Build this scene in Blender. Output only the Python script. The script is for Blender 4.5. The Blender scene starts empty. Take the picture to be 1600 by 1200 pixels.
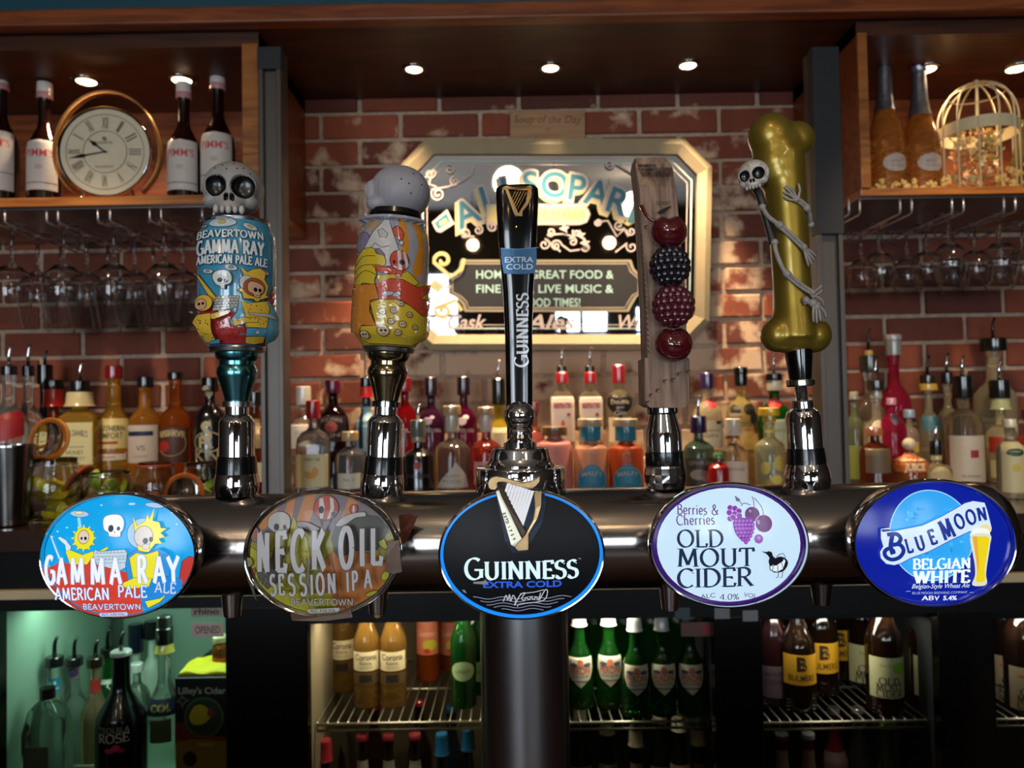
import bpy, bmesh, math, random
from math import sin, cos, pi, radians, sqrt, atan2
from mathutils import Vector, Matrix
from mathutils.geometry import tessellate_polygon
random.seed(7)
SC = bpy.context.scene
COL = SC.collection
# ---------------------------------------------------------------- camera
EYE = 1.35
PITCH, ROLL, F = radians(1.6), radians(1.0), 1200.0
_f = Vector((0, cos(PITCH), sin(PITCH)))
_r = Vector((cos(ROLL), 0, -sin(ROLL)))
_u = _r.cross(_f).normalized(); _r = _f.cross(_u).normalized()
cd = bpy.data.cameras.new('camera'); cam = bpy.data.objects.new('camera', cd); COL.objects.link(cam)
M = Matrix((( _r.x, _u.x, -_f.x, 0), (_r.y, _u.y, -_f.y, 0), (_r.z, _u.z, -_f.z, EYE), (0, 0, 0, 1)))
cam.matrix_world = M
cd.sensor_width = 36; cd.lens = 27; cd.clip_start = 0.02
cd.dof.use_dof = True; cd.dof.focus_distance = 0.63; cd.dof.aperture_fstop = 9.5
SC.camera = cam
# ---------------------------------------------------------------- view and world
SC.view_settings.view_transform = 'Standard'; SC.view_settings.look = 'None'
SC.view_settings.exposure = 0.0; SC.view_settings.gamma = 1.0; SC.view_settings.use_curve_mapping = False
W = bpy.data.worlds.new('World'); SC.world = W; W.use_nodes = True
W.node_tree.nodes['Background'].inputs[0].default_value = (0.75, 0.86, 1.0, 1)
W.node_tree.nodes['Background'].inputs[1].default_value = 0.05
SC.cycles.max_bounces = 14; SC.cycles.transmission_bounces = 12; SC.cycles.glossy_bounces = 6
SC.cycles.diffuse_bounces = 3; SC.cycles.transparent_max_bounces = 16
SC.cycles.caustics_refractive = True; SC.cycles.caustics_reflective = False
SC.cycles.sample_clamp_indirect = 4.0

def area(name, loc, rot, sx, sy, power, color):
    l = bpy.data.lights.new(name, 'AREA'); l.shape = 'RECTANGLE'; l.size = sx; l.size_y = sy
    l.energy = power; l.color = color
    o = bpy.data.objects.new(name, l); o.location = loc; o.rotation_euler = rot; COL.objects.link(o); return o
def spot(name, loc, power, color, size=70, blend=.5, rad=.02, rot=(0, 0, 0)):
    l = bpy.data.lights.new(name, 'SPOT'); l.energy = power; l.color = color; l.spot_size = radians(size)
    l.spot_blend = blend; l.shadow_soft_size = rad
    o = bpy.data.objects.new(name, l); o.location = loc; o.rotation_euler = rot; COL.objects.link(o); return o
def point(name, loc, power, color, rad=.04):
    l = bpy.data.lights.new(name, 'POINT'); l.energy = power; l.color = color; l.shadow_soft_size = rad
    o = bpy.data.objects.new(name, l); o.location = loc; COL.objects.link(o); return o
DL_P, DS_P = 92.0, 7.0          # spotlight power: soffit, shelf boxes
CL0, CL1, CL2, CL3 = 1.0, 1.5, 1.2, .9   # cooler strip lights
# daylight through the pub's rear windows
WINS = [(-2.3, -1.85, .8, 2.0), (-1.6, -.5, .75, 2.05), (.42, .95, .9, 1.7), (1.2, 1.6, .9, 1.7), (1.85, 2.3, .8, 2.0)]
for i, (x0, x1, z0, z1) in enumerate(WINS):
    area(f'window_daylight_{i+1}', ((x0+x1)/2, -3.3, (z0+z1)/2), (pi/2, 0, 0), x1-x0, z1-z0, 42*(x1-x0)*(z1-z0), (.80, .90, 1.0))
# warm pub ceiling lamps
for i, (x, y) in enumerate(((-.9, -1.3), (.9, -1.4), (0, -.4))):
    point(f'ceiling_lamp_{i+1}', (x, y, 2.4), 7, (1.0, .78, .52), .09)
# unseen fill spots, added to brighten the bottles at both ends of the back bar
for i, x in enumerate((-1.0, 1.0)):
    spot(f'bar_fill_spot_{i+1}', (x*1.05, .95, 2.45), 56, (1.0, .76, .5), 52, .8, .04, (radians(36), 0, 0))

# ---------------------------------------------------------------- pixel rays -> world
def P(x, y, D):
    r = _f + _r * ((x - 800) / F) + _u * ((600 - y) / F)
    t = D / r.y
    return Vector((r.x * t, D, EYE + r.z * t))
def px(D): return D / F

# ---------------------------------------------------------------- materials
def srgb(h):
    h = h.lstrip('#'); c = [int(h[i:i+2], 16) / 255 for i in (0, 2, 4)]
    return tuple(x / 12.92 if x <= .04045 else ((x + .055) / 1.055) ** 2.4 for x in c)
MATS = {}
def mat(key, col='#808080', rough=.5, metal=0, trans=0, emit=0, ecol=None, ior=1.45, coat=0, noise=0, nscale=40, bump=0, spec=.5, alpha=1):
    if key in MATS: return MATS[key]
    m = bpy.data.materials.new(key); m.use_nodes = True; nt = m.node_tree; b = nt.nodes['Principled BSDF']
    c = srgb(col) if isinstance(col, str) else col
    b.inputs['Base Color'].default_value = (*c, 1); b.inputs['Roughness'].default_value = rough
    b.inputs['Metallic'].default_value = metal; b.inputs['Transmission Weight'].default_value = trans
    b.inputs['IOR'].default_value = ior; b.inputs['Coat Weight'].default_value = coat
    b.inputs['Coat Roughness'].default_value = .05; b.inputs['Specular IOR Level'].default_value = spec
    b.inputs['Alpha'].default_value = alpha
    if emit:
        b.inputs['Emission Color'].default_value = (*(srgb(ecol) if ecol else c), 1); b.inputs['Emission Strength'].default_value = emit
    if noise or bump:
        tc = nt.nodes.new('ShaderNodeTexCoord'); n = nt.nodes.new('ShaderNodeTexNoise'); n.inputs['Scale'].default_value = nscale
        n.inputs['Detail'].default_value = 6; nt.links.new(tc.outputs['Object'], n.inputs['Vector'])
        if noise:
            mp = nt.nodes.new('ShaderNodeMapRange'); mp.inputs['From Min'].default_value = .3; mp.inputs['From Max'].default_value = .7
            mp.inputs['To Min'].default_value = 1 - noise; mp.inputs['To Max'].default_value = 1 + noise
            mx = nt.nodes.new('ShaderNodeVectorMath'); mx.operation = 'SCALE'; mx.inputs[0].default_value = c
            nt.links.new(n.outputs[0], mp.inputs[0]); nt.links.new(mp.outputs[0], mx.inputs['Scale'])
            nt.links.new(mx.outputs[0], b.inputs['Base Color'])
        if bump:
            bp = nt.nodes.new('ShaderNodeBump'); bp.inputs['Strength'].default_value = bump; bp.inputs['Distance'].default_value = .002
            nt.links.new(n.outputs[0], bp.inputs['Height']); nt.links.new(bp.outputs[0], b.inputs['Normal'])
    MATS[key] = m; return m
def ink(h): return mat('ink_' + h, h, .45, noise=.05, nscale=300)
def lit(h, e=.9):
    k = f'lit_{h}_{e}'
    if k in MATS: return MATS[k]
    return mat(k, tuple(x * .3 for x in srgb(h)), .16, emit=e, ecol=h, spec=.35)
def gloss(h): return mat('gloss_' + h, h, .18, coat=.7, noise=.04, nscale=120)
def matte(h): return mat('matte_' + h, h, .6, noise=.1, nscale=60, bump=.1)
def glass(h, ior=1.4, rough=.02): return mat(f'glass_{h}_{ior}_{rough}', h, rough, trans=1, ior=ior)
def wood(key, c1, c2, scale=(3, 60, 60), rough=.4, coat=.2):
    if key in MATS: return MATS[key]
    m = mat(key, c1, rough, coat=coat); nt = m.node_tree; b = nt.nodes['Principled BSDF']
    tc = nt.nodes.new('ShaderNodeTexCoord'); mp = nt.nodes.new('ShaderNodeMapping'); mp.inputs['Scale'].default_value = scale
    n = nt.nodes.new('ShaderNodeTexNoise'); n.inputs['Scale'].default_value = 1; n.inputs['Detail'].default_value = 8; n.inputs['Distortion'].default_value = .6
    r = nt.nodes.new('ShaderNodeValToRGB'); r.color_ramp.elements[0].position = .33; r.color_ramp.elements[1].position = .68
    r.color_ramp.elements[0].color = (*srgb(c2), 1); r.color_ramp.elements[1].color = (*srgb(c1), 1)
    bp = nt.nodes.new('ShaderNodeBump'); bp.inputs['Strength'].default_value = .25; bp.inputs['Distance'].default_value = .002
    L = nt.links.new
    L(tc.outputs['Object'], mp.inputs[0]); L(mp.outputs[0], n.inputs['Vector']); L(n.outputs[0], r.inputs[0]); L(r.outputs[0], b.inputs['Base Color'])
    L(n.outputs[0], bp.inputs['Height']); L(bp.outputs[0], b.inputs['Normal'])
    return m
CHROME = mat('chrome', '#d8d8dc', .06, 1, noise=.03, nscale=20)
CHROME_D = mat('dark_chrome', '#8c8c92', .12, 1, noise=.05, nscale=20)
BLACKP = mat('black_plastic', '#0a0a0b', .22, coat=.3, noise=.1, nscale=30)
BLACKM = mat('black_matte', '#060606', .5, noise=.1, nscale=30, spec=.2)
STEEL = mat('steel', '#9a9a9c', .3, 1, noise=.08, nscale=25)
WHITE = mat('white_plastic', '#e6e2da', .4, noise=.04)
CREAM = matte('#d9c9a0')
GOLD = mat('gold_metal', '#c79a52', .22, 1, noise=.08, nscale=60)

# ---------------------------------------------------------------- object helpers
def link(name, me, m, parent=None, smooth=False, loc=None, rot=None):
    o = bpy.data.objects.new(name, me)
    if m is not None:
        for x in (m if isinstance(m, (list, tuple)) else [m]): me.materials.append(x)
    if smooth:
        me.polygons.foreach_set('use_smooth', [True] * len(me.polygons))
    COL.objects.link(o)
    if parent is not None: o.parent = parent
    if loc is not None: o.location = loc
    if rot is not None: o.rotation_euler = rot
    return o
def mesh(name, verts, faces, m, parent=None, smooth=False, mi=None, **k):
    me = bpy.data.meshes.new(name); me.from_pydata([tuple(v) for v in verts], [], faces); me.update()
    o = link(name, me, m, parent, smooth, **k)
    if mi: me.polygons.foreach_set('material_index', mi)
    return o
def fromb(name, bm, m, parent=None, smooth=False, **k):
    me = bpy.data.meshes.new(name); bm.to_mesh(me); bm.free(); return link(name, me, m, parent, smooth, **k)
def thing(name, label, cat, loc=(0, 0, 0), rot=(0, 0, 0), group=None):
    o = bpy.data.objects.new(name, None); o.empty_display_size = .02; COL.objects.link(o)
    o.location = loc; o.rotation_euler = rot; return tag(o, label, cat, group)
def tag(o, label, cat, group=None):
    o['label'] = label; o['category'] = cat
    if group: o['group'] = group
    return o
def struct(o): o['kind'] = 'structure'; return o

def bxv(V, Fc, c, s, bevel=0):
    """append a box (centre c, size s); with bevel, its edges are chamfered"""
    n = len(V); hx, hy, hz = s[0]/2, s[1]/2, s[2]/2
    if not bevel:
        for dx in (-1, 1):
            for dy in (-1, 1):
                for dz in (-1, 1): V.append((c[0]+dx*hx, c[1]+dy*hy, c[2]+dz*hz))
        for f in ((0, 1, 3, 2), (4, 6, 7, 5), (0, 4, 5, 1), (2, 3, 7, 6), (0, 2, 6, 4), (1, 5, 7, 3)): Fc.append([n+i for i in f])
        return
    bm = bmesh.new(); bmesh.ops.create_cube(bm, size=1)
    for v in bm.verts: v.co = Vector((v.co.x*s[0], v.co.y*s[1], v.co.z*s[2]))
    bmesh.ops.bevel(bm, geom=bm.edges[:], offset=bevel, segments=2, affect='EDGES', profile=.5)
    bm.verts.index_update()
    for v in bm.verts: V.append((v.co.x+c[0], v.co.y+c[1], v.co.z+c[2]))
    for f in bm.faces: Fc.append([n+v.index for v in f.verts])
    bm.free()
def box(name, c, s, m, parent=None, bevel=0, **k):
    V, Fc = [], []; bxv(V, Fc, (0, 0, 0), s, bevel)
    o = mesh(name, V, Fc, m, parent, **k); o.location = c; return o
def boxmm(name, a, b, m, parent=None, bevel=0):
    return box(name, [(a[i]+b[i])/2 for i in range(3)], [abs(b[i]-a[i]) for i in range(3)], m, parent, bevel)

def sup(t, n):
    c, s = cos(t), sin(t)
    return 1.0 if n == 2 else 1.0 / ((abs(c) ** n + abs(s) ** n) ** (1.0 / n))
def loftv(V, Fc, rings, seg=32, cap=(True, True), closed=False):
    """rings: (z, rx, ry, n, xo, yo)"""
    n0 = len(V)
    for r in rings:
        z, rx = r[0], r[1]; ry = r[2] if len(r) > 2 and r[2] is not None else rx; n = r[3] if len(r) > 3 else 2
        xo = r[4] if len(r) > 4 else 0; yo = r[5] if len(r) > 5 else 0
        for i in range(seg):
            t = 2*pi*i/seg + (pi/seg); k = sup(t, n); V.append((xo + rx*k*cos(t), yo + ry*k*sin(t), z))
    R = len(rings)
    for j in range(R if closed else R - 1):
        a, b = n0 + j*seg, n0 + ((j+1) % R)*seg
        for i in range(seg): k = (i+1) % seg; Fc.append([a+i, a+k, b+k, b+i])
    if not closed:
        if cap[0]: Fc.append([n0+i for i in range(seg)][::-1])
        if cap[1]: Fc.append([n0+(R-1)*seg+i for i in range(seg)])
def loft(name, rings, m, parent=None, seg=32, cap=(True, True), closed=False, smooth=True, **k):
    V, Fc = [], []; loftv(V, Fc, rings, seg, cap, closed)
    o = mesh(name, V, Fc, m, parent, smooth, **k)
    if smooth:
        try: o.data.set_sharp_from_angle(angle=radians(29))
        except Exception: pass
    return o
def tubev(V, Fc, pts, r, seg=8, closed=False):
    pts = [Vector(p) for p in pts]; n = len(pts); n0 = len(V)
    rs = r if isinstance(r, (list, tuple)) else [r]*n; up = None
    for i, p in enumerate(pts):
        if closed: d = (pts[(i+1) % n] - pts[i-1])
        else: d = pts[min(i+1, n-1)] - pts[max(i-1, 0)]
        d = d.normalized() if d.length > 1e-9 else Vector((0, 0, 1))
        if up is None: up = Vector((0, 0, 1)) if abs(d.z) < .9 else Vector((1, 0, 0))
        a = d.cross(up)
        if a.length < 1e-4: a = d.cross(Vector((0, 1, 0)))
        a.normalize(); b = d.cross(a).normalized(); up = -b if (-b).dot(up) > 0 else b
        for j in range(seg): t = 2*pi*j/seg; V.append(tuple(p + a*(rs[i]*cos(t)) + b*(rs[i]*sin(t))))
    for i in range(n if closed else n-1):
        A, B = n0+i*seg, n0+((i+1) % n)*seg
        for j in range(seg): k = (j+1) % seg; Fc.append([A+j, B+j, B+k, A+k])
    if not closed: Fc.append([n0+j for j in range(seg)]); Fc.append([n0+(n-1)*seg+j for j in range(seg)][::-1])
def tube(name, pts, r, m, parent=None, seg=10, closed=False, **k):
    V, Fc = [], []; tubev(V, Fc, pts, r, seg, closed); return mesh(name, V, Fc, m, parent, True, **k)
def sphv(V, Fc, c, r, nu=10, nv=7, fn=None):
    n0 = len(V); rx, ry, rz = r if isinstance(r, (tuple, list)) else (r, r, r)
    for j in range(nv+1):
        ph = pi*j/nv
        for i in range(nu):
            t = 2*pi*i/nu; V.append((c[0]+rx*sin(ph)*cos(t), c[1]+ry*sin(ph)*sin(t), c[2]+rz*cos(ph)))
    for j in range(nv):
        for i in range(nu):
            k = (i+1) % nu; a, b = n0+j*nu, n0+(j+1)*nu; Fc.append([a+i, b+i, b+k, a+k])
def smoothcurve(pts, n=8, closed=False):
    """Catmull-Rom through pts"""
    pts = [Vector(p) for p in pts]; out = []; N = len(pts)
    for i in range(N if closed else N-1):
        p0, p1, p2, p3 = (pts[(i-1) % N], pts[i], pts[(i+1) % N], pts[(i+2) % N]) if closed else (pts[max(i-1, 0)], pts[i], pts[i+1], pts[min(i+2, N-1)])
        for k in range(n):
            t = k/n; out.append(.5*((2*p1)+(p2-p0)*t+(2*p0-5*p1+4*p2-p3)*t*t+(3*p1-p0-3*p2+p3)*t**3))
    if not closed: out.append(pts[-1])
    return out
def fuse(name, parts, voxel, m, parent=None, smooth_it=12, post=None, factor=.5, **k):
    """union of closed shapes in (V, F) turned into one smooth skin"""
    me = bpy.data.meshes.new(name); me.from_pydata(parts[0], [], parts[1]); me.update()
    o = bpy.data.objects.new(name, me); COL.objects.link(o)
    a = o.modifiers.new('r', 'REMESH'); a.mode = 'VOXEL'; a.voxel_size = voxel
    b = o.modifiers.new('s', 'SMOOTH'); b.iterations = smooth_it; b.factor = factor
    dg = bpy.context.evaluated_depsgraph_get(); me2 = bpy.data.meshes.new_from_object(o.evaluated_get(dg))
    bpy.data.objects.remove(o); bpy.data.meshes.remove(me); me2.name = name
    me2.materials.clear()
    for x in (m if isinstance(m, (list, tuple)) else [m]): me2.materials.append(x)
    if post: post(me2)
    return link(name, me2, None, parent, True, **k)

# ---------------------------------------------------------------- flat shapes, lettering and print
_TX = {}
def text2d(s, offset=0.0, res=3):
    if any(c in 'MWmw' for c in s): offset = min(offset, .012)
    key = (s, offset, res)
    if key in _TX: return _TX[key]
    c = bpy.data.curves.new('t', 'FONT'); c.body = s; c.offset = offset; c.resolution_u = res
    o = bpy.data.objects.new('t', c); me = o.to_mesh()
    v = [(p.co.x, p.co.y) for p in me.vertices]; f = [list(p.vertices) for p in me.polygons]
    o.to_mesh_clear(); bpy.data.objects.remove(o); bpy.data.curves.remove(c)
    if v:
        x0, x1 = min(p[0] for p in v), max(p[0] for p in v); v = [(p[0]-(x0+x1)/2, p[1]-.35) for p in v]; w = x1-x0
    else: w = 1
    _TX[key] = (v, f, w, .7); return _TX[key]
def A_(cx, cy, rx, ry, a0, a1, n=12): return [(cx+rx*cos(radians(a0+(a1-a0)*i/n)), cy+ry*sin(radians(a0+(a1-a0)*i/n))) for i in range(n+1)]
# hand drawn roman capitals: width, pen strokes, serifs (x, y, half width)
SF = {
 'A': (.78, [[(.06, 0), (.4, 1)], [(.38, 1), (.72, 0)], [(.18, .34), (.6, .34)]], [(.06, 0, .12), (.72, 0, .13)]),
 'B': (.66, [[(.14, 0), (.14, 1)], [(.14, .98)]+A_(.3, .75, .25, .235, 90, -90)+[(.14, .52)], [(.14, .52)]+A_(.33, .26, .28, .25, 90, -90)+[(.14, .01)]], [(.1, 0, .1), (.1, 1, .1)]),
 'C': (.72, [A_(.42, .5, .36, .5, 48, 312, 20)], [(.68, .8, .04)]),
 'D': (.8, [[(.14, 0), (.14, 1)], [(.14, .98)]+A_(.3, .5, .42, .48, 90, -90, 16)+[(.14, .02)]], [(.1, 0, .1), (.1, 1, .1)]),
 'E': (.62, [[(.14, 0), (.14, 1)], [(.1, .98), (.54, .98), (.56, .82)], [(.14, .51), (.44, .51), (.44, .42)], [(.1, .02), (.56, .02), (.59, .2)]], [(.1, 0, .1), (.1, 1, .1)]),
 'G': (.82, [A_(.43, .5, .37, .5, 52, 325, 20), [(.73, .47), (.73, .08)], [(.44, .45), (.77, .45)]], [(.68, .44, .16)]),
 'H': (.84, [[(.14, 0), (.14, 1)], [(.68, 0), (.68, 1)], [(.14, .5), (.68, .5)]], [(.14, 0, .13), (.14, 1, .13), (.68, 0, .13), (.68, 1, .13)]),
 'I': (.32, [[(.16, 0), (.16, 1)]], [(.16, 0, .13), (.16, 1, .13)]),
 'L': (.62, [[(.14, 0), (.14, 1)], [(.1, .02), (.56, .02), (.6, .22)]], [(.1, 0, .1), (.14, 1, .14)]),
 'M': (1.0, [[(.14, 0), (.2, 1)], [(.2, 1), (.5, .1)], [(.5, .1), (.8, 1)], [(.8, 1), (.86, 0)]], [(.14, 0, .12), (.16, 1, .12), (.84, 1, .12), (.86, 0, .13)]),
 'N': (.86, [[(.15, 0), (.15, 1)], [(.15, 1), (.7, .02)], [(.7, 1), (.7, 0)]], [(.15, 0, .13), (.12, 1, .12), (.7, 1, .13)]),
 'O': (.88, [A_(.44, .5, .37, .49, 0, 360, 26)], []),
 'R': (.74, [[(.14, 0), (.14, 1)], [(.14, .98)]+A_(.32, .74, .26, .24, 90, -90)+[(.14, .5)], [(.34, .5), (.68, 0)]], [(.14, 0, .13), (.1, 1, .1), (.7, 0, .08)]),
 'S': (.6, [A_(.31, .74, .22, .25, 40, 215, 10)+A_(.3, .26, .24, .27, 55, -150, 14)], [(.5, .85, .03), (.09, .14, .03)]),
 'T': (.72, [[(.36, 0), (.36, 1)], [(.04, .8), (.06, .98), (.66, .98), (.68, .8)]], [(.36, 0, .14)]),
 'U': (.84, [[(.15, 1), (.15, .35)]+A_(.41, .3, .26, .3, 180, 360, 12)+[(.67, .35), (.67, 1)]], [(.15, 1, .13), (.67, 1, .13)]),
 'V': (.8, [[(.07, 1), (.4, 0)], [(.4, 0), (.74, 1)]], [(.08, 1, .12), (.72, 1, .12)]),
 'W': (1.1, [[(.08, 1), (.34, 0)], [(.34, 0), (.56, .95)], [(.56, .95), (.78, 0)], [(.78, 0), (1.04, 1)]], [(.1, 1, .12), (1.02, 1, .12), (.56, .98, .1)]),
 '&': (.8, [[(.74, .5), (.62, .3)]+A_(.34, .24, .27, .25, 0, -200, 12)+[(.2, .5), (.42, .66)]+A_(.33, .82, .14, .17, -20, 200, 8)+[(.24, .66), (.72, .02)]], []),
 'K': (.74, [[(.14, 0), (.14, 1)], [(.66, 1), (.16, .42)], [(.3, .56), (.7, 0)]], [(.14, 0, .13), (.14, 1, .13)]),
 'P': (.64, [[(.14, 0), (.14, 1)], [(.14, .98)]+A_(.3, .73, .26, .25, 90, -90)+[(.14, .48)]], [(.14, 0, .13), (.1, 1, .1)]),
 'Y': (.74, [[(.06, 1), (.37, .48)], [(.37, .48), (.68, 1)], [(.37, .5), (.37, 0)]], []),
 'e': (.5, [[(.08, .32), (.42, .32)]+A_(.26, .33, .18, .32, 10, 320, 14)], []),
 'r': (.4, [[(.12, 0), (.12, .62)], A_(.28, .42, .15, .2, 170, 60, 5)], [(.12, 0, .09), (.09, .62, .06)]),
 'i': (.26, [[(.13, 0), (.13, .62)], [(.13, .8), (.13, .9)]], [(.13, 0, .09), (.1, .62, .06)]),
 's': (.42, [A_(.2, .47, .13, .15, 40, 215, 8)+A_(.2, .17, .15, .17, 55, -150, 8)], []),
 'h': (.56, [[(.12, 0), (.12, 1)], A_(.27, .4, .16, .2, 170, 10, 7)+[(.43, 0)]], [(.12, 0, .09), (.43, 0, .09), (.09, 1, .06)]),
 '4': (.66, [[(.46, 0), (.46, 1), (.06, .3), (.6, .3)]], [(.46, 0, .1)]),
 '5': (.6, [[(.52, .97), (.16, .97), (.12, .58)]+A_(.27, .32, .25, .3, 110, -150, 12)], []),
 '0': (.64, [A_(.32, .5, .24, .49, 0, 360, 20)], []), '.': (.26, [[(.12, 0), (.12, .1)]], []),
 '%': (.8, [A_(.2, .74, .14, .2, 0, 360, 12), A_(.6, .24, .14, .2, 0, 360, 12), [(.16, 0), (.64, 1)]], []), ' ': (.4, [], [])}
def pen(pts, thick, thin, ang=18, width=None):
    """ribbon along pts with broad-pen width"""
    V, Fc = [], []; P2 = []
    for i in range(len(pts)-1):
        a, b = pts[i], pts[i+1]; d = math.hypot(b[0]-a[0], b[1]-a[1]); n = max(1, int(d/.12))
        for k in range(n): P2.append((a[0]+(b[0]-a[0])*k/n, a[1]+(b[1]-a[1])*k/n))
    P2.append(pts[-1])
    for i, p in enumerate(P2):
        a, b = P2[max(i-1, 0)], P2[min(i+1, len(P2)-1)]; t = atan2(b[1]-a[1], b[0]-a[0])
        w = thin + (thick-thin)*abs(sin(t-radians(ang)))
        V += [(p[0]-sin(t)*w/2, p[1]+cos(t)*w/2), (p[0]+sin(t)*w/2, p[1]-cos(t)*w/2)]
    for i in range(len(P2)-1): Fc.append([2*i, 2*i+1, 2*i+3, 2*i+2])
    return V, Fc
def serif2d(s, thick=.15, thin=.05, gap=.06, smallcaps=None, serifs=True, ang=18):
    V, Fc = [], []; x = 0
    for i, ch in enumerate(s):
        sc = 1.0
        if smallcaps and i > 0 and s[i-1] != ' ': sc = smallcaps
        g = SF.get(ch) or SF[' ']
        for st in g[1]:
            v, f = pen(st, thick/sc, thin/sc, ang); n = len(V); V += [(x+p[0]*sc, p[1]*sc) for p in v]; Fc += [[n+k for k in q] for q in f]
        if serifs:
            for (sx, sy, hw) in g[2]:
                n = len(V); t = thin*.8; yy = sy*sc + (t/2 if sy < .5 else -t/2)
                V += [(x+(sx-hw)*sc, yy-t/2), (x+(sx+hw)*sc, yy-t/2), (x+(sx+hw)*sc, yy+t/2), (x+(sx-hw)*sc, yy+t/2)]; Fc.append([n, n+1, n+2, n+3])
        x += (g[0] + gap)*sc
    return [(p[0]-x/2, p[1]-.5) for p in V], Fc, x, 1.0

class Art:
    """layers of flat print laid on a surface. fn(u, v, off) -> point; authoring frame (ox, oy, k): pixel = o + zoom/k"""
    def __init__(s, fn, inkfn=ink, frame=(0, 0, 1), maxlen=12, step=3e-5):
        s.fn, s.ink, s.fr, s.maxlen, s.step = fn, inkfn, frame, maxlen, step
        s.V, s.F, s.MI, s.mats, s.layer = [], [], [], [], 1
    def q(s, p): return (s.fr[0]+p[0]/s.fr[2], s.fr[1]+p[1]/s.fr[2])
    def emit(s, V, Fc, col):
        m = s.ink(col) if isinstance(col, str) else col
        if m not in s.mats: s.mats.append(m)
        mi = s.mats.index(m); bm = bmesh.new(); vs = [bm.verts.new((p[0], p[1], 0)) for p in V]
        for f in Fc:
            try: bm.faces.new([vs[i] for i in f])
            except ValueError: pass
        ng = [f for f in bm.faces if len(f.verts) > 5 and max(e.calc_length() for e in f.edges) < s.maxlen and (max(v.co.x for v in f.verts)-min(v.co.x for v in f.verts)) > s.maxlen]
        if ng: bmesh.ops.triangulate(bm, faces=ng)
        for _ in range(5):
            big = [e for e in bm.edges if e.calc_length() > s.maxlen]
            if not big: break
            bmesh.ops.subdivide_edges(bm, edges=big, cuts=1); bmesh.ops.triangulate(bm, faces=[f for f in bm.faces if len(f.verts) > 4])
        bm.verts.index_update(); n = len(s.V); off = s.layer*s.step
        s.V += [tuple(s.fn(v.co.x, v.co.y, off)) for v in bm.verts]
        for f in bm.faces: s.F.append([n+v.index for v in f.verts]); s.MI.append(mi)
        bm.free(); s.layer += 1
    def poly(s, pts, col, smooth=False, line=None, lw=1.2):
        if smooth: pts = [(p.x, p.y) for p in smoothcurve([(a, b, 0) for a, b in pts], 4, True)]
        P2 = [s.q(p) for p in pts]
        tris = tessellate_polygon([[Vector((a, b, 0)) for a, b in P2]])
        s.emit(P2, [list(t) for t in tris], col)
        if line: s.line(pts, lw, line, closed=True)
    def ell(s, cx, cy, rx, ry, col, line=None, lw=1.2, n=20, rot=0):
        c, d = cos(radians(rot)), sin(radians(rot)); pts = []
        for i in range(n):
            a, b = rx*cos(2*pi*i/n), ry*sin(2*pi*i/n); pts.append((cx+a*c-b*d, cy+a*d+b*c))
        P2 = [s.q(p) for p in pts]; s.emit(P2, [list(range(n))], col)
        if line: s.line(pts, lw, line, closed=True)
    def line(s, pts, w, col, closed=False, smooth=False):
        if smooth: pts = [(p.x, p.y) for p in smoothcurve([(a, b, 0) for a, b in pts], 6, closed)]
        P2 = [s.q(p) for p in pts]; N = len(P2); V, Fc = [], []
        for i, p in enumerate(P2):
            a = P2[i-1] if (closed or i) else p; b = P2[(i+1) % N] if (closed or i < N-1) else p
            d = Vector((b[0]-a[0], b[1]-a[1])); d = d.normalized() if d.length > 1e-9 else Vector((1, 0))
            V += [(p[0]-d.y*w/2, p[1]+d.x*w/2), (p[0]+d.y*w/2, p[1]-d.x*w/2)]
        for i in range(N if closed else N-1): k = (i+1) % N; Fc.append([2*i, 2*i+1, 2*k+1, 2*k])
        s.emit(V, Fc, col)
    def glyphs(s, g, cx, cy, w, h, col, rot=0, arc=0, shear=0, outline=None, ow=1.5):
        V, Fc, gw, gh = g; cx, cy = s.q((cx, cy)); k = s.fr[2]; w = w/k if w else None; h = h/k
        sx = w/gw if w else h/gh; sy = h/gh; c, d = cos(radians(rot)), sin(radians(rot)); out = []
        for (x, y) in V:
            x, y = (x+shear*y)*sx, y*sy
            y += arc*x*x
            out.append((cx+x*c+y*d, cy-y*c+x*d))
        s.emit(out, Fc, col)
    def text(s, t, cx, cy, w, h, col, off=0.0, out=None, ow=.05, **k):
        if out: s.glyphs(text2d(t, off+ow), cx, cy, w*(1+.0) if w else None, h*1.0, out, **k)
        s.glyphs(text2d(t, off), cx, cy, w, h, col, **k)
    def build(s, name, parent, stuff=False):
        o = mesh(name, s.V, s.F, s.mats, parent, False, s.MI)
        if stuff: o['kind'] = 'stuff'
        return o
def relief(name, polys, fn, t0, t1, m, parent, bev=0):
    """solid raised shapes: pixel polygons from offset t0 to t1 along the surface normal"""
    V, Fc = [], []
    for pts in polys:
        n = len(V); N = len(pts); V += [tuple(fn(x, y, t0)) for x, y in pts] + [tuple(fn(x, y, t1)) for x, y in pts]
        for t in tessellate_polygon([[Vector((a, b, 0)) for a, b in pts]]): Fc.append([n+N+i for i in t])
        for i in range(N): k = (i+1) % N; Fc.append([n+i, n+k, n+N+k, n+N+i])
    o = mesh(name, V, Fc, m, parent); bm = bmesh.new(); bm.from_mesh(o.data); bmesh.ops.recalc_face_normals(bm, faces=bm.faces[:])
    if bev: bmesh.ops.bevel(bm, geom=[e for e in bm.edges if e.is_manifold and e.calc_face_angle(0) > .7], offset=bev, segments=1, affect='EDGES')
    bm.to_mesh(o.data); bm.free(); return o
def plane_fn(D):
    return lambda u, v, off: P(u, v, D) - Vector((0, off, 0))
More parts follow.
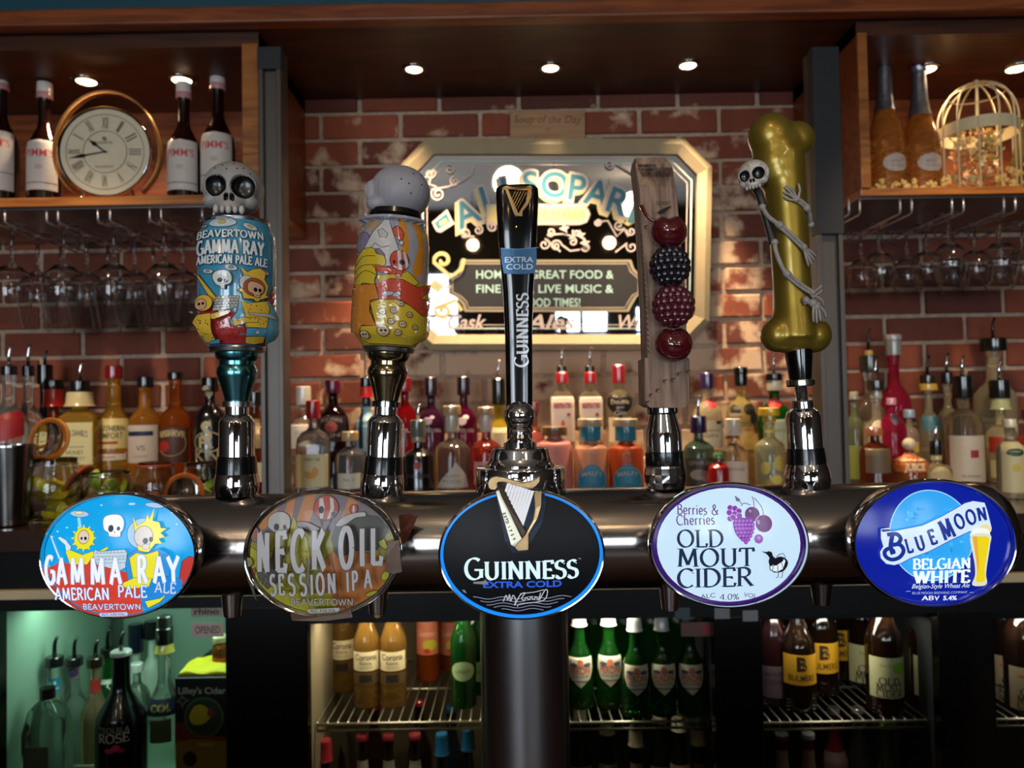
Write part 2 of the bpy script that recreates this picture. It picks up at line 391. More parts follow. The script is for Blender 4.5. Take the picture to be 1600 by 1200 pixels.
# ================================================================ room and structure
CZ = EYE - .212                      # back counter top
WD = 2.15                            # brick wall front plane
soff = P(860, 150, WD).z             # soffit height over the counter
MORTAR = mat('mortar', '#ad9682', .9, noise=.2, nscale=60, bump=.4)
wall = struct(boxmm('wall_back', (-2.4, WD+.008, 0), (2.4, WD+.2, 2.6), MORTAR))
# bricks: one by one, with worn white paint where an old painted sign was
BR = mat('brick_fired', '#6d3527', .85, bump=.5, nscale=90)
nt = BR.node_tree; b_ = nt.nodes['Principled BSDF']; L_ = nt.links.new
oi = nt.nodes.new('ShaderNodeObjectInfo'); geo = nt.nodes.new('ShaderNodeNewGeometry')
ramp = nt.nodes.new('ShaderNodeValToRGB'); e = ramp.color_ramp.elements
e[0].color = (*srgb('#4e2a24'), 1); e[1].color = (*srgb('#9a5138'), 1)
for p_, c_ in ((.35, '#6c382b'), (.7, '#85442f')): q_ = e.new(p_); q_.color = (*srgb(c_), 1)
nz = nt.nodes.new('ShaderNodeTexNoise'); nz.inputs['Scale'].default_value = 26; nz.inputs['Detail'].default_value = 8
nz2 = nt.nodes.new('ShaderNodeTexNoise'); nz2.inputs['Scale'].default_value = 14; nz2.inputs['Detail'].default_value = 10
sep = nt.nodes.new('ShaderNodeSeparateXYZ')
L_(geo.outputs['Position'], nz.inputs['Vector']); L_(geo.outputs['Position'], nz2.inputs['Vector']); L_(geo.outputs['Position'], sep.inputs[0])
def math_(op, a, b=None, c=None, clamp=False):
    n = nt.nodes.new('ShaderNodeMath'); n.operation = op; n.use_clamp = clamp
    for i, v in enumerate((a, b, c)):
        if v is None: continue
        if isinstance(v, (int, float)): n.inputs[i].default_value = v
        else: L_(v, n.inputs[i])
    return n.outputs[0]
mixr = math_('ADD', math_('MULTIPLY', oi.outputs['Random'], .75), math_('MULTIPLY', nz.outputs[0], .3))
L_(mixr, ramp.inputs[0])
# paint mask: worn patch below and beside the mirror
pc = P(870, 560, WD)
dx = math_('DIVIDE', math_('ABSOLUTE', math_('SUBTRACT', sep.outputs[0], pc.x)), .56)
dz = math_('DIVIDE', math_('ABSOLUTE', math_('SUBTRACT', sep.outputs[2], pc.z + .1)), .44)
dd = math_('MAXIMUM', dx, dz)
mask = math_('MULTIPLY', math_('SUBTRACT', math_('ADD', math_('MULTIPLY', nz2.outputs[0], 3.2), -.55), dd), 2.6, clamp=True)
mask = math_('MULTIPLY', mask, .85)
mix = nt.nodes.new('ShaderNodeMix'); mix.data_type = 'RGBA'; mix.inputs['B'].default_value = (*srgb('#cdb296'), 1)
L_(mask, mix.inputs['Factor']); L_(ramp.outputs[0], mix.inputs['A']); L_(mix.outputs['Result'], b_.inputs['Base Color'])
def brick_mesh(w, seed):
    rd = random.Random(seed); V, Fc = [], []; bxv(V, Fc, (0, 0, 0), (w, .03, .064), .004)
    V = [(x+rd.uniform(-.0016, .0016), y+rd.uniform(-.001, .001), z+rd.uniform(-.0014, .0014)) for x, y, z in V]
    me = bpy.data.meshes.new('brick'); me.from_pydata(V, [], Fc); me.materials.append(BR); return me
bvar = [brick_mesh(.213, i) for i in range(5)]
nb = 0
for row in range(19):
    z = CZ + .03 + row*.0752 - .075
    if z > soff + .05: break
    for k in range(-8, 8):
        x = k*.2255 + (.11 if row % 2 else 0) + .035
        if abs(x) > 1.56: continue
        o = bpy.data.objects.new('brick', bvar[(row*7+k*3) % 5]); COL.objects.link(o); o.parent = wall
        o.location = Vector((x, WD+.015+random.uniform(-.0015, .0015), z)) - wall.location; o.rotation_euler = (0, random.uniform(-.004, .004), 0); nb += 1

DW = wood('dark_stained_wood', '#4c2814', '#26120a', (4, 40, 40), .42, .04)
MW = wood('oak_stained_wood', '#8c4820', '#5c2a11', (5, 55, 55), .42, .05)
LW = wood('honey_wood_edge', '#a9692f', '#7a451c', (6, 60, 60), .35)
BLUE = mat('teal_paint', '#1d4552', .4, noise=.12, nscale=12, bump=.1)
# soffit over the back bar, front trim and teal beam
DT = 1.73
struct(boxmm('ceiling', (-2.4, -3.2, 2.62), (2.4, WD+.2, 2.7), mat('pub_ceiling', '#979088', .8, noise=.1, nscale=5)))
sf = tag(boxmm('soffit_panel', (-2.0, DT+.01, soff), (2.0, WD, soff+.05), DW), 'dark stained wooden soffit over the back bar with three round spotlights', 'soffit')
zt0, zt1 = P(800, 37, DT).z, P(800, 12, DT).z
tag(boxmm('soffit_trim', (-2.0, DT-.03, zt0), (2.0, DT+.009, zt1), MW, None, .004), 'orange-brown wooden trim strip running along the front edge of the soffit', 'trim')
tag(boxmm('painted_beam', (-2.0, DT-.02, zt1), (2.0, DT+.008, zt1+.35), BLUE, None, .003), 'teal painted beam above the wooden trim at the very top', 'beam')
# shelf boxes
def shelf_box(side, label):
    s = -1 if side == 'l' else 1
    D0 = 1.75
    xin = P(405, 200, D0).x if s < 0 else P(1342, 200, D0).x
    zb0 = P(200 if s < 0 else 1470, 320 if s < 0 else 304, D0).z; zb1 = P(200 if s < 0 else 1470, 306 if s < 0 else 292, D0).z
    xo = s*1.75; th = .037 if s < 0 else .022
    t = thing('shelf_unit', label, 'shelf', (0, 0, 0))
    boxmm('shelf_board', (xin, D0, zb0), (xo, WD-.002, zb1), LW, t, .002)
    boxmm('side_panel', (xin, D0+.002, zb1), (xin+s*th*.9, WD-.002, soff-.001), MW, t, .001)
    boxmm('stile', (xin, D0-.006, zb1), (xin+s*th, D0+.002, soff-.03), LW, t, .001)
    boxmm('top_panel', (xin, D0, soff-.034), (xo, WD-.002, soff-.001), DW, t)
    boxmm('back_panel', (xin+s*th, WD-.012, zb1), (xo, WD-.003, soff-.034), MW, t)
    return t, zb1, zb0, soff-.034
lsh, LZ, LZ0, LTOP = shelf_box('l', 'wooden box shelf on the left holding the round clock and dark liqueur bottles')
rsh, RZ, RZ0, RTOP = shelf_box('r', 'wooden box shelf on the right holding sparkling wine and a birdcage')
# steel shutter guide posts
PST = mat('post_paint', '#534e4a', .38, .6, noise=.06, nscale=8)
def post(cx, w, label, seg):
    D0 = 1.70; x0, x1 = P(cx-w/2, 420, D0).x, P(cx+w/2, 420, D0).x; t = thing('steel_post', label, 'post', ((x0+x1)/2, D0, CZ+.0006))
    h = P(cx, 76, D0).z - CZ; hw = (x1-x0)/2
    V, Fc = [], []; bxv(V, Fc, (0, .028, h/2), (2*hw, .045, h), .002); mesh('web', V, Fc, PST, t)
    V, Fc = [], []
    for sx in (-1, 1): bxv(V, Fc, (sx*(hw-.005), .0, h/2), (.01, .014, h), .001)
    mesh('flange', V, Fc, PST, t)
    sl = .05 if seg == 0 else .42; box('upper_reflection', (0, .006, h-sl/2), (2*hw+.003, .032, sl), mat('blue_grey_reflection', '#1c1f24', .55, .1, noise=.05), t, .001)  # dark box standing in for the bluish reflection on the upper post
post(425, 35, 'grey steel post left of the brick alcove beside the blue can handle', 0)
post(1297, 40, 'grey steel post right of the brick alcove beside the gold bone handle', 1)
# back counter
CT = mat('counter_laminate', '#2a1a14', .25, coat=.3, noise=.15, nscale=12)
cnt = thing('back_counter', 'dark back bar counter carrying the rows of spirit bottles', 'counter', (0, 1.4, 0))
boxmm('worktop', (-2.2, 0, CZ-.04), (2.2, WD-1.4, CZ), CT, cnt, .003)
zf = P(1000, 912, 1.42).z
boxmm('fascia', (-2.2, .03, zf), (2.2, .045, CZ-.04), BLACKM, cnt)
boxmm('edge_strip', (-2.2, .012, zf-.008), (2.2, .03, zf+.008), mat('beige_strip', '#a8977a', .5, noise=.1, nscale=8), cnt, .001)
struct(boxmm('floor', (-2.4, -3.2, -.1), (2.4, WD+.2, 0), mat('bar_floor', '#5a4c40', .45, noise=.2, nscale=6)))
WP = mat('pub_wall', '#33291f', .8, noise=.1, nscale=4)
struct(boxmm('wall_left', (-2.6, -3.2, 0), (-2.4, WD+.2, 2.7), WP)); struct(boxmm('wall_right', (2.4, -3.2, 0), (2.6, WD+.2, 2.7), WP))
# rear wall (behind the camera) with its windows, seen in the mirror and the chrome
RY = -3.2
wins = WINS
def seg(a, b, z0, z1): struct(boxmm('wall_rear', (a, RY-.15, z0), (b, RY, z1), WP))
xs = [-2.6] + [v for w in wins for v in w[:2]] + [2.6]
for i in range(0, len(xs), 2): seg(xs[i], xs[i+1], 0, 2.7)
for i, (a, b, z0, z1) in enumerate(wins):
    seg(a, b, 0, z0); seg(a, b, z1, 2.7)
    V, Fc = [], []
    for (p, q) in (((a, z0), (b, z0)), ((a, z1), (b, z1)), ((a, z0), (a, z1)), ((b, z0), (b, z1)), (((a+b)/2, z0), ((a+b)/2, z1)), ((a, z0+(z1-z0)*.68), (b, z0+(z1-z0)*.68))):
        bxv(V, Fc, ((p[0]+q[0])/2, RY-.05, (p[1]+q[1])/2), (abs(q[0]-p[0])+.04, .05, abs(q[1]-p[1])+.04))
    struct(mesh(f'window_{i+1}', V, Fc, mat('window_frame_paint', '#4b4038', .5, noise=.1)))

# ---- spotlights in the soffit and shelf tops
def downlight(cx, cy, z, label, r=.03, power=5.0, grp=None, ang=68):
    # find depth where the ray meets height z
    a = P(cx, cy, 1.0); D = (z-EYE)/(a.z-EYE); p = P(cx, cy, D)
    t = thing('ceiling_spotlight', label, 'spotlight', (p.x, p.y, z-.001), group=grp)
    V, Fc = [], []; loftv(V, Fc, [(.0, r*1.0), (-.004, r*1.02), (-.005, r*1.25), (-.003, r*1.5), (0, r*1.52)], 28, (False, False)); mesh('rim', V, Fc, CHROME_D, t, True)
    loft('bulb', [(0, r*.98), (-.0035, r*.9), (-.0055, r*.5)], mat('lamp_glass', '#ffe9c0', .4, emit=14, ecol='#ffdca6'), t, 24)
    V, Fc = [], []; bxv(V, Fc, (-.008, 0, -.008), (.003, .003, .008)); mesh('bulb_pin', V, Fc, BLACKP, t)
    s = spot('spotlight_beam', (p.x, p.y, z-.02), power, (1.0, .70, .42), ang, .6, .025)
    s.parent = None
for i, (x, y) in enumerate(((647, 107), (860, 105), (1075, 101))):
    downlight(x, y, soff, ['left', 'middle', 'right'][i] + 'most of the three round spotlights in the dark soffit' if i != 1 else 'middle one of the three round spotlights in the dark soffit', .021, DL_P)
for x, y, t_ in ((135, 126, 'round spotlight in the left shelf box above the clock'), (284, 124, 'round spotlight in the left shelf box above the paired liqueur bottles')):
    downlight(x, y, LTOP, t_, .024, DS_P, ang=130)
for x, y, t_ in ((1447, 107, 'round spotlight in the right shelf box behind the sparkling wine necks'), (1588, 106, 'round spotlight in the right shelf box at the far right above the birdcage')):
    downlight(x, y, RTOP, t_, .024, DS_P, ang=130)

# ---- hanging lamps of the pub behind the camera (seen only as reflections)
for i, (x, y, z) in enumerate(((-.95, -1.3, 2.12), (-.3, -2.1, 2.2), (.75, -1.6, 2.15), (1.5, -1.2, 2.1), (-1.7, -2.0, 2.1), (.3, -.9, 2.25))):
    t = thing('pendant_lamp', ['globe pendant lamp behind the viewer, left of centre', 'globe pendant lamp by the rear windows', 'globe pendant lamp behind the viewer, right of centre', 'globe pendant lamp near the right wall', 'globe pendant lamp near the left wall', 'globe pendant lamp nearest above the viewer'][i], 'lamp', (x, y, z))
    V, Fc = [], []; sphv(V, Fc, (0, 0, 0), .045, 16, 10); mesh('globe', V, Fc, mat('globe_glow', '#ffd9a0', .5, emit=22, ecol='#ffcf95'), t, True)
    tube('cord', [(0, 0, .04), (0, 0, 2.62-z)], .003, BLACKP, t, 6)
    loft('cap', [(.035, .02), (.06, .018), (.07, .006)], BLACKP, t, 16)

# ---- mirror sign
MD = 2.12
mf = plane_fn(MD)
OUT = [(668, 224), (1064, 224), (1107, 266), (1106, 503), (1064, 547), (672, 547), (627, 505), (627, 266)]
INN = [(680, 247), (1054, 247), (1085, 278), (1084, 493), (1054, 523), (684, 523), (651, 493), (650, 278)]
mir = thing('mirror_sign', 'octagonal painted pub mirror in a cream frame on the brick wall', 'mirror', P(866, 548, MD))
org = Vector(mir.location)
def mfn(u, v, off): return mf(u, v, off) - org
V = []; Fc = []
for ring, off in ((OUT, -.018), (OUT, .012), ([((a[0]*.6+b[0]*.4), (a[1]*.6+b[1]*.4)) for a, b in zip(OUT, INN)], .018), (INN, .010), (INN, -.004)):
    V += [mfn(x, y, off) for x, y in ring]
for j in range(4):
    for i in range(8): k = (i+1) % 8; Fc.append([j*8+i, j*8+k, (j+1)*8+k, (j+1)*8+i])
mesh('frame', V, Fc, mat('cream_frame', '#978a6c', .7, noise=.05), mir)
MIRM = mat('mirror_glass', '#c8ccd0', .02, 1, noise=.02, nscale=3)
mesh('mirror_glass', [mfn(x, y, 0) for x, y in INN], [list(range(8))], MIRM, mir)
A = Art(mfn, lambda c: mat('paint_'+c, c, .5, noise=.06, nscale=90), (0, 0, 1), 40, 1.2e-4)
TEAL, SIL, YEL = '#2f6f80', '#b9aca8', '#cdbd80'
IN2 = [(870+(x-868)*.955, 385+(y-385)*.93) for x, y in INN]
A.line(IN2, 2.5, '#a9bdb8', True); A.line([(870+(x-868)*.925, 385+(y-385)*.89) for x, y in INN], 1.2, SIL, True)
for ch, x, y, r in (('A', 729, 335, -24), ('L', 765, 312, -17), ('L', 797, 299, -11), ('S', 829, 291, -5), ('O', 866, 292, 2), ('P', 901, 297, 8), ('A', 932, 305, 14), ('R', 965, 318, 19), ('M', 1002, 338, 24), ('S', 1037, 360, 28)):
    A.glyphs(text2d(ch, .085, 5), x-3, y+4, None, 39, YEL, rot=r); A.glyphs(text2d(ch, .075, 5), x, y, None, 39, SIL, rot=r); A.glyphs(text2d(ch, .02, 5), x, y, None, 38, TEAL, rot=r)
A.poly([(676, 350), (700, 330), (707, 345), (712, 352), (690, 366), (683, 364)], SIL); A.poly([(680, 351), (699, 336), (704, 349), (686, 361)], TEAL); A.poly([(688, 350), (698, 344), (700, 349), (689, 356)], YEL)
A.poly([(760, 322), (905, 322), (918, 330), (921, 338), (916, 350), (905, 354), (760, 354)], SIL, line='#6d6a68'); A.poly([(762, 326), (903, 326), (914, 333), (915, 343), (905, 350), (762, 350)], YEL)
A.text('CASTLE STREET', 856, 338, 112, 10, '#6a6140')
pl = [(724, 411), (981, 411), (986, 424), (995, 432), (999, 436), (999, 458), (990, 463), (982, 476), (978, 484), (730, 484), (727, 474), (717, 464), (705, 458), (705, 437), (716, 431), (722, 420)]
A.poly([(852+(x-852)*1.03, 447+(y-447)*1.1) for x, y in pl], '#8c8468'); A.poly(pl, '#1d1a18'); A.line([(852+(x-852)*.98, 447+(y-447)*.93) for x, y in pl], 1.8, '#9c8f80', True)
for t_, x, y, w in (('HOME OF GREAT FOOD &', 851, 430, 213), ('FINE ALES, LIVE MUSIC &', 851, 452, 213), ('GOOD TIMES!', 860, 473, 92)):
    A.text(t_, x, y, w, 12.5, '#9ec4bf', .012)
A.text('Ales', 862, 503, 74, 22, SIL, .02, shear=.3); A.text('Wines', 1000, 503, 74, 22, SIL, .02, shear=.3); A.text('Cask', 730, 503, 60, 22, SIL, .02, shear=.3)
def scroll(cx, cy, r, turns, a0, s=1, w=2.6, tail=None, col=SIL):
    pts = []; n = int(turns*14)
    for i in range(n+1): a = a0+s*2*pi*turns*i/n; rr = r*(.15+.85*i/n); pts.append((cx+rr*cos(a), cy+rr*sin(a)))
    if tail: pts += tail
    A.line(pts, w, col)
for (cx, cy, r, tn, a0, s, tail) in ((686, 307, 11, 1.6, 0, 1, [(702, 296), (722, 288), (738, 278), (742, 264)]), (674, 276, 9, 1.3, 1, -1, [(672, 292), (684, 296)]), (712, 288, 8, 1.4, 2, 1, None), (704, 270, 8, 1.3, 0, -1, None), (728, 366, 8, 1.4, 0, 1, [(742, 372)]), (748, 362, 8, 1.5, 1, -1, None), (770, 357, 8, 1.3, 2, 1, None),
        (860, 365, 7, 1.4, 0, 1, [(878, 368), (896, 372)]), (850, 384, 9, 1.4, 1, -1, [(875, 395)]), (868, 386, 9, 1.5, 3, 1, [(890, 394), (905, 392)]), (894, 380, 7, 1.4, 0, -1, None), (899, 366, 6, 1.3, 2, 1, None), (914, 388, 7, 1.3, 1, 1, None), (933, 350, 6, 1.5, 0, 1, [(948, 348), (962, 372), (972, 362)]), (965, 355, 8, 1.4, 3, -1, [(980, 372)]), (984, 364, 7, 1.4, 1, 1, None),
        (985, 388, 9, 1.3, 2, 1, [(960, 396)]), (1010, 300, 9, 1.4, 0, 1, [(990, 280), (960, 262)]), (950, 262, 8, 1.3, 2, -1, None), (1040, 280, 8, 1.4, 1, 1, None), (1040, 400, 12, 1.5, 1, 1, None), (1040, 470, 14, 1.5, 3, -1, None), (830, 372, 9, 1.4, 2, 1, None), (660, 400, 10, 1.3, 1, 1, None)):
    scroll(cx, cy, r, tn, a0, s, 2.6, tail)
scroll(693, 409, 14, 1.1, 3.6, -1, 6, [(705, 434), (722, 422), (726, 406)], YEL); scroll(693, 486, 13, 1.2, 2.2, 1, 6, [(712, 470), (722, 486)], YEL)
A.poly([(670, 448), (681, 438), (694, 448), (684, 457)], YEL, line=SIL); A.ell(682, 447, 3, 3, SIL); A.line([(694, 449), (706, 449)], 3, SIL)
for (x, y) in ((880, 360), (905, 370), (912, 382)): A.poly([(x-8, y), (x-2, y-3), (x-1, y-9), (x+3, y-3), (x+9, y-3), (x+4, y+2), (x+6, y+8), (x, y+4)], SIL)
A.build('painted_lettering', mir)
mir.rotation_euler = (radians(3.2), 0, 0)
# small wooden sign above
sg = thing('wooden_sign', 'small pale wooden plaque lettered with the soup of the day above the mirror', 'sign', P(857, 224, 2.135))
og = Vector(sg.location)
sfn = lambda u, v, off: plane_fn(2.135)(u, v, off) - og
relief('board', [[(797, 173), (914, 173), (914, 226), (797, 226)]], sfn, -.012, .004, wood('pale_plank', '#a98460', '#8d6a49', (6, 60, 60), .6, 0), sg, .001)
A = Art(sfn, frame=(0, 0, 1), maxlen=60, step=1.2e-4); A.layer = 36
A.text('Soup of the Day', 856, 187, 104, 12, '#5b3c26', shear=.2); A.text('~', 856, 202, None, 10, '#5b3c26'); A.text('ask for details', 856, 219, 100, 8, '#6b4a30')
A.build('lettering', sg, True)
# ================================================================ the beer tower, taps and badges
TD = 0.67; k_ = px(TD)
# front bar (below the frame) that carries the column
BZ = EYE - .40
fb = thing('bar_counter', 'dark wooden bar top below the beer tower column', 'counter', (0, .3, 0))
boxmm('bar_top', (-1.3, -.12, BZ-.05), (1.3, .40, BZ), DW, fb, .004)
boxmm('bar_front', (-1.3, .3, .0), (1.3, .34, BZ-.05), DW, fb)
TUBEM = mat('brushed_tube_steel', '#b4aca6', .2, 1)
nt = TUBEM.node_tree; b_ = nt.nodes['Principled BSDF']; tc = nt.nodes.new('ShaderNodeTexCoord'); mp = nt.nodes.new('ShaderNodeMapping'); mp.inputs['Scale'].default_value = (4, 900, 900)
n_ = nt.nodes.new('ShaderNodeTexNoise'); n_.inputs['Scale'].default_value = 1; rr_ = nt.nodes.new('ShaderNodeMapRange'); rr_.inputs['To Min'].default_value = .1; rr_.inputs['To Max'].default_value = .24
nt.links.new(tc.outputs['Object'], mp.inputs[0]); nt.links.new(mp.outputs[0], n_.inputs['Vector']); nt.links.new(n_.outputs[0], rr_.inputs[0]); nt.links.new(rr_.outputs[0], b_.inputs['Roughness'])
tl, tr = P(112, 848, TD), P(1556, 835, TD); tc_ = P(835, 842, TD); TR = 77*k_
tower = thing('beer_tower', 'steel T-shaped beer font tower with a wide horizontal tube and central column', 'beer tower', (tc_.x, TD, BZ))
zc = tc_.z - BZ
V, Fc = [], []
R = [(tl.x-tc_.x-.0, TR*.80), (tl.x-tc_.x+.004, TR*.9), (tl.x-tc_.x+.012, TR*.985), (tl.x-tc_.x+.022, TR), (tr.x-tc_.x-.022, TR), (tr.x-tc_.x-.012, TR*.985), (tr.x-tc_.x-.004, TR*.9), (tr.x-tc_.x, TR*.80)]
loftv(V, Fc, R, 96); V = [(z, y, x+zc) for (x, y, z) in V]
o = mesh('horizontal_tube', V, Fc, TUBEM, tower, True); o.data.set_sharp_from_angle(angle=radians(35))
colx = P(819, 1000, TD).x - tc_.x
loft('column', [(0, .047), (.004, .047), (.008, .038), (zc-.01, .038)], mat('column_steel', '#a4a4a8', .24, 1, noise=.06, nscale=10), tower, 64, loc=(colx, 0, 0))
loft('base_flange', [(0, .06), (.006, .06), (.009, .05)], CHROME, tower, 48, loc=(colx, 0, 0))

class Tap:
    """tap standing on the tube: heights and radii in photo pixels at the tower's distance"""
    def __init__(s, bx, by, txp, typ, name, label, D=TD):
        s.D = D; s.k = px(D); b, t = P(bx, by, D), P(txp, typ, D)
        s.t = thing(name, label, 'beer tap', b, (0, atan2(t.x-b.x, t.z-b.z), 0)); s.by = by; s.bx = bx; s.tx, s.ty = txp, typ
        s.L = math.hypot(txp-bx, typ-by)
    def h(s, y): return (s.by-y)*s.k
    def lathe(s, name, prof, m, seg=40, **kk):
        return loft(name, [(s.h(p[0]), p[1]*s.k) + tuple(p[2:]) for p in prof], m, s.t, seg, **kk)
    def loc(s, x, y, dep=0):
        """photo pixel -> local coordinates on the plane through the tap axis, dep metres towards the viewer"""
        return s.inv() @ (P(x, y, s.D-dep))
    def inv(s):
        return (Matrix.Translation(s.t.location) @ s.t.rotation_euler.to_matrix().to_4x4()).inverted()
def base_parts(T, y0, black=(713, 740), top=635, r=27, rb=30, rd=34):
    T.lathe('tap_base', [(y0+12, rd*.93), (y0, rd), (y0-12, rd*.98), (y0-22, rd*.93), (black[1], rb*1.0), (black[1]-1, rb*.9)], CHROME)
    T.lathe('base_ring', [(black[1], rb*1.04), (black[0]+6, rb*.99), (black[0], rb*.95)], BLACKP)
    T.lathe('shank', [(black[0]+1, r), (top+25, r), (top+22.5, r*.97), (top+14, r*.72), (top+13, r*.66), (top, r*.66)], CHROME)

# ------------------------------------------------ tap 1 and 2: cans with skulls
def can_parts(T, ytop, ybot, R, cx_off):
    prof = [(ybot+8, R*.66), (ybot+2, R*.72), (ybot-4, R*.80), (ybot-14, R*.95), (ybot-22, R), (ytop+34, R), (ytop+20, R*.96), (ytop+8, R*.86), (ytop+3, R*.83)]
    return prof
def skull(name, T, c, r, parent, yaw=0, pitch=0, roll=0, teeth=8, sock=None, m=None):
    """stylised skull; c local centre, r cranium radius (m); faces -y before the turn"""
    V, Fc = [], []
    sphv(V, Fc, (0, .08, .14), (1.0, 1.05, .93), 28, 20)
    sphv(V, Fc, (0, -.22, -.30), (.86, .74, .52), 24, 16)
    for s_ in (-1, 1):
        sphv(V, Fc, (.60*s_, -.42, -.44), (.30, .36, .26), 16, 12)
        sphv(V, Fc, (.44*s_, -.62, .02), (.46, .34, .44), 20, 14)
    sphv(V, Fc, (0, -.66, -.62), (.44, .34, .26), 20, 12)
    V = [(x*r, y*r, z*r) for x, y, z in V]
    EY = [(-.43, .0, .34, .37), (.43, .0, .39, .40)]
    def post_(me):
        co0 = None
        mi = [0]*len(me.polygons)
        co = [v.co.copy() for v in me.vertices]
        for v in me.vertices:
            x, y, z = v.co/r
            if y > -.2: continue
            for ex, ez, rx, rz in EY:
                d = ((x-ex)/rx)**2 + ((z-ez)/rz)**2
                if d < 1: v.co.y += r*.42*(1-d)**.5
            for nx in (-.09, .09):
                d = ((x-nx*(1+(-.38-z)*1.5))/.075)**2 + ((z+.40)/.14)**2
                if d < 1: v.co.y += r*.2*(1-d)**.5
            # temples
            d = ((abs(x)-.95)/.25)**2 + ((z+.05)/.35)**2
            if d < 1 and y > -.75: v.co.x *= 1-.06*(1-d)
        for i, p in enumerate(me.polygons):
            c3 = Vector((0, 0, 0))
            for vi in p.vertices: c3 += co[vi]
            c3 /= len(p.vertices)*r
            if c3.y < -.2:
                for ex, ez, rx, rz in EY + [(-.09, -.40, .075, .14), (.09, -.40, .075, .14)]:
                    if ((c3.x-ex)/rx)**2 + ((c3.z-ez)/rz)**2 < .93: mi[i] = 1
        me.polygons.foreach_set('material_index', mi)
    BONE = m or mat('skull_bone', '#8c8885', .5, noise=.16, nscale=45, bump=.5)
    me_o = fuse(name, (V, Fc), r*.036, [BONE, mat('socket_black', '#07080b', .3, coat=.3)], parent, 8, post_)
    V, Fc = [], []
    for i in range(5):
        a = (i-2)*.2; sphv(V, Fc, (a*r, (-.97+abs(a)*.25)*r, (-.83+abs(a)*.06)*r), ((.10-.012*(i % 2))*r, .09*r, (.15-.02*(i % 2))*r), 10, 8)
    te = mesh('teeth', V, Fc, mat('tooth_bone', '#a5a19b', .35, noise=.12, nscale=90), me_o, True)
    V, Fc = [], []
    for x, z, sg_ in ((-.5, .62, 1), (-.25, .72, 1), (.1, .8, 1), (.4, .66, 1), (-.1, .55, 1), (.62, .5, 1), (.22, .6, 1), (.5, .6, -1), (.7, .2, -1), (.3, .3, -1), (.1, .7, -1), (.85, .3, -1), (.6, -.1, -1)):
        y = .08 - sg_*1.04*sqrt(max(0, 1-x*x-((z-.14)/.93)**2)); sphv(V, Fc, (x*r, (y-.0)*r*1.0, z*r), .03*r, 6, 4)
    mesh('pit_dots', V, Fc, mat('pit_dark', '#2a2624', .7, noise=.1), me_o)
    me_o.location = c; me_o.rotation_mode = 'ZXY'; me_o.rotation_euler = (pitch, roll, yaw); return me_o

T1 = Tap(370, 765, 371, 350, 'beer_tap', 'beer tap with a front-facing grey skull on a blue illustrated can')
base_parts(T1, 762)
T1.lathe('collar_ring', [(637, 14), (636, 22), (628, 22), (627, 18)], STEEL)
TEALM = mat('teal_anodised', '#5c9fac', .2, 1, noise=.05)
T1.lathe('can_adaptor', [(628, 18), (620, 20), (606, 24), (592, 29), (583, 31.5), (576, 30), (571, 27), (565, 27), (561, 31), (556, 33), (547, 33)], TEALM, 56)
def can_fn(T, cx, R, lean=0):
    ya = atan2(-T.t.location.x, TD)
    def fn(u, v, off):
        x = (u - (T.bx + (T.tx-T.bx)*(T.by-v)/(T.by-T.ty)))
        x = max(-R*.999, min(R*.999, x)); t = math.asin(x/R)
        # narrowing at top and bottom follows the can profile
        prof = T.prof; rr = R
        for a, b in zip(prof, prof[1:]):
            if b[0] <= v <= a[0] and a[0] != b[0]: rr = a[1] + (b[1]-a[1])*(a[0]-v)/(a[0]-b[0])
        rr = rr*T.k + off; t += ya
        return Vector((rr*sin(t), -rr*cos(t), (T.by-v)*T.k))
    return fn
ALU = mat('aluminium', '#a9aaac', .28, 1, noise=.05)
def can(T, yt, yb, R, body, art):
    T.prof = can_parts(T, yt, yb, R, 0)
    T.lathe('can', T.prof, body, 72, cap=(True, True))
    T.lathe('can_rim', [(yt+4, R*.83), (yt-1, R*.85), (yt-3, R*.83), (yt-1, R*.80), (yt+4, R*.79)], ALU, 60, cap=(False, True))
    T.lathe('can_foot', [(yb+11, R*.60), (yb+9, R*.71), (yb+4, R*.74), (yb+1, R*.72)], ALU, 60)
    a = Art(can_fn(T, 0, R), gloss, (0, 0, 1), 7, 6e-5); a.layer = 3; art(a); a.build('printed_artwork', T.t)
def big(art, t, x, y, w, h, col, out, **k):
    gw = serif2d(t, .2, .12, .07, serifs=False)[2]; T = h*k.pop('wt', .125); sx = w/gw
    art.glyphs(serif2d(t, (T+6)/sx, .13+6/h, .07, serifs=False, ang=0), x, y, w, h, out, **k); art.glyphs(serif2d(t, T/sx, .13, .07, serifs=False, ang=0), x, y, w, h, col, **k)
K = '#17181c'
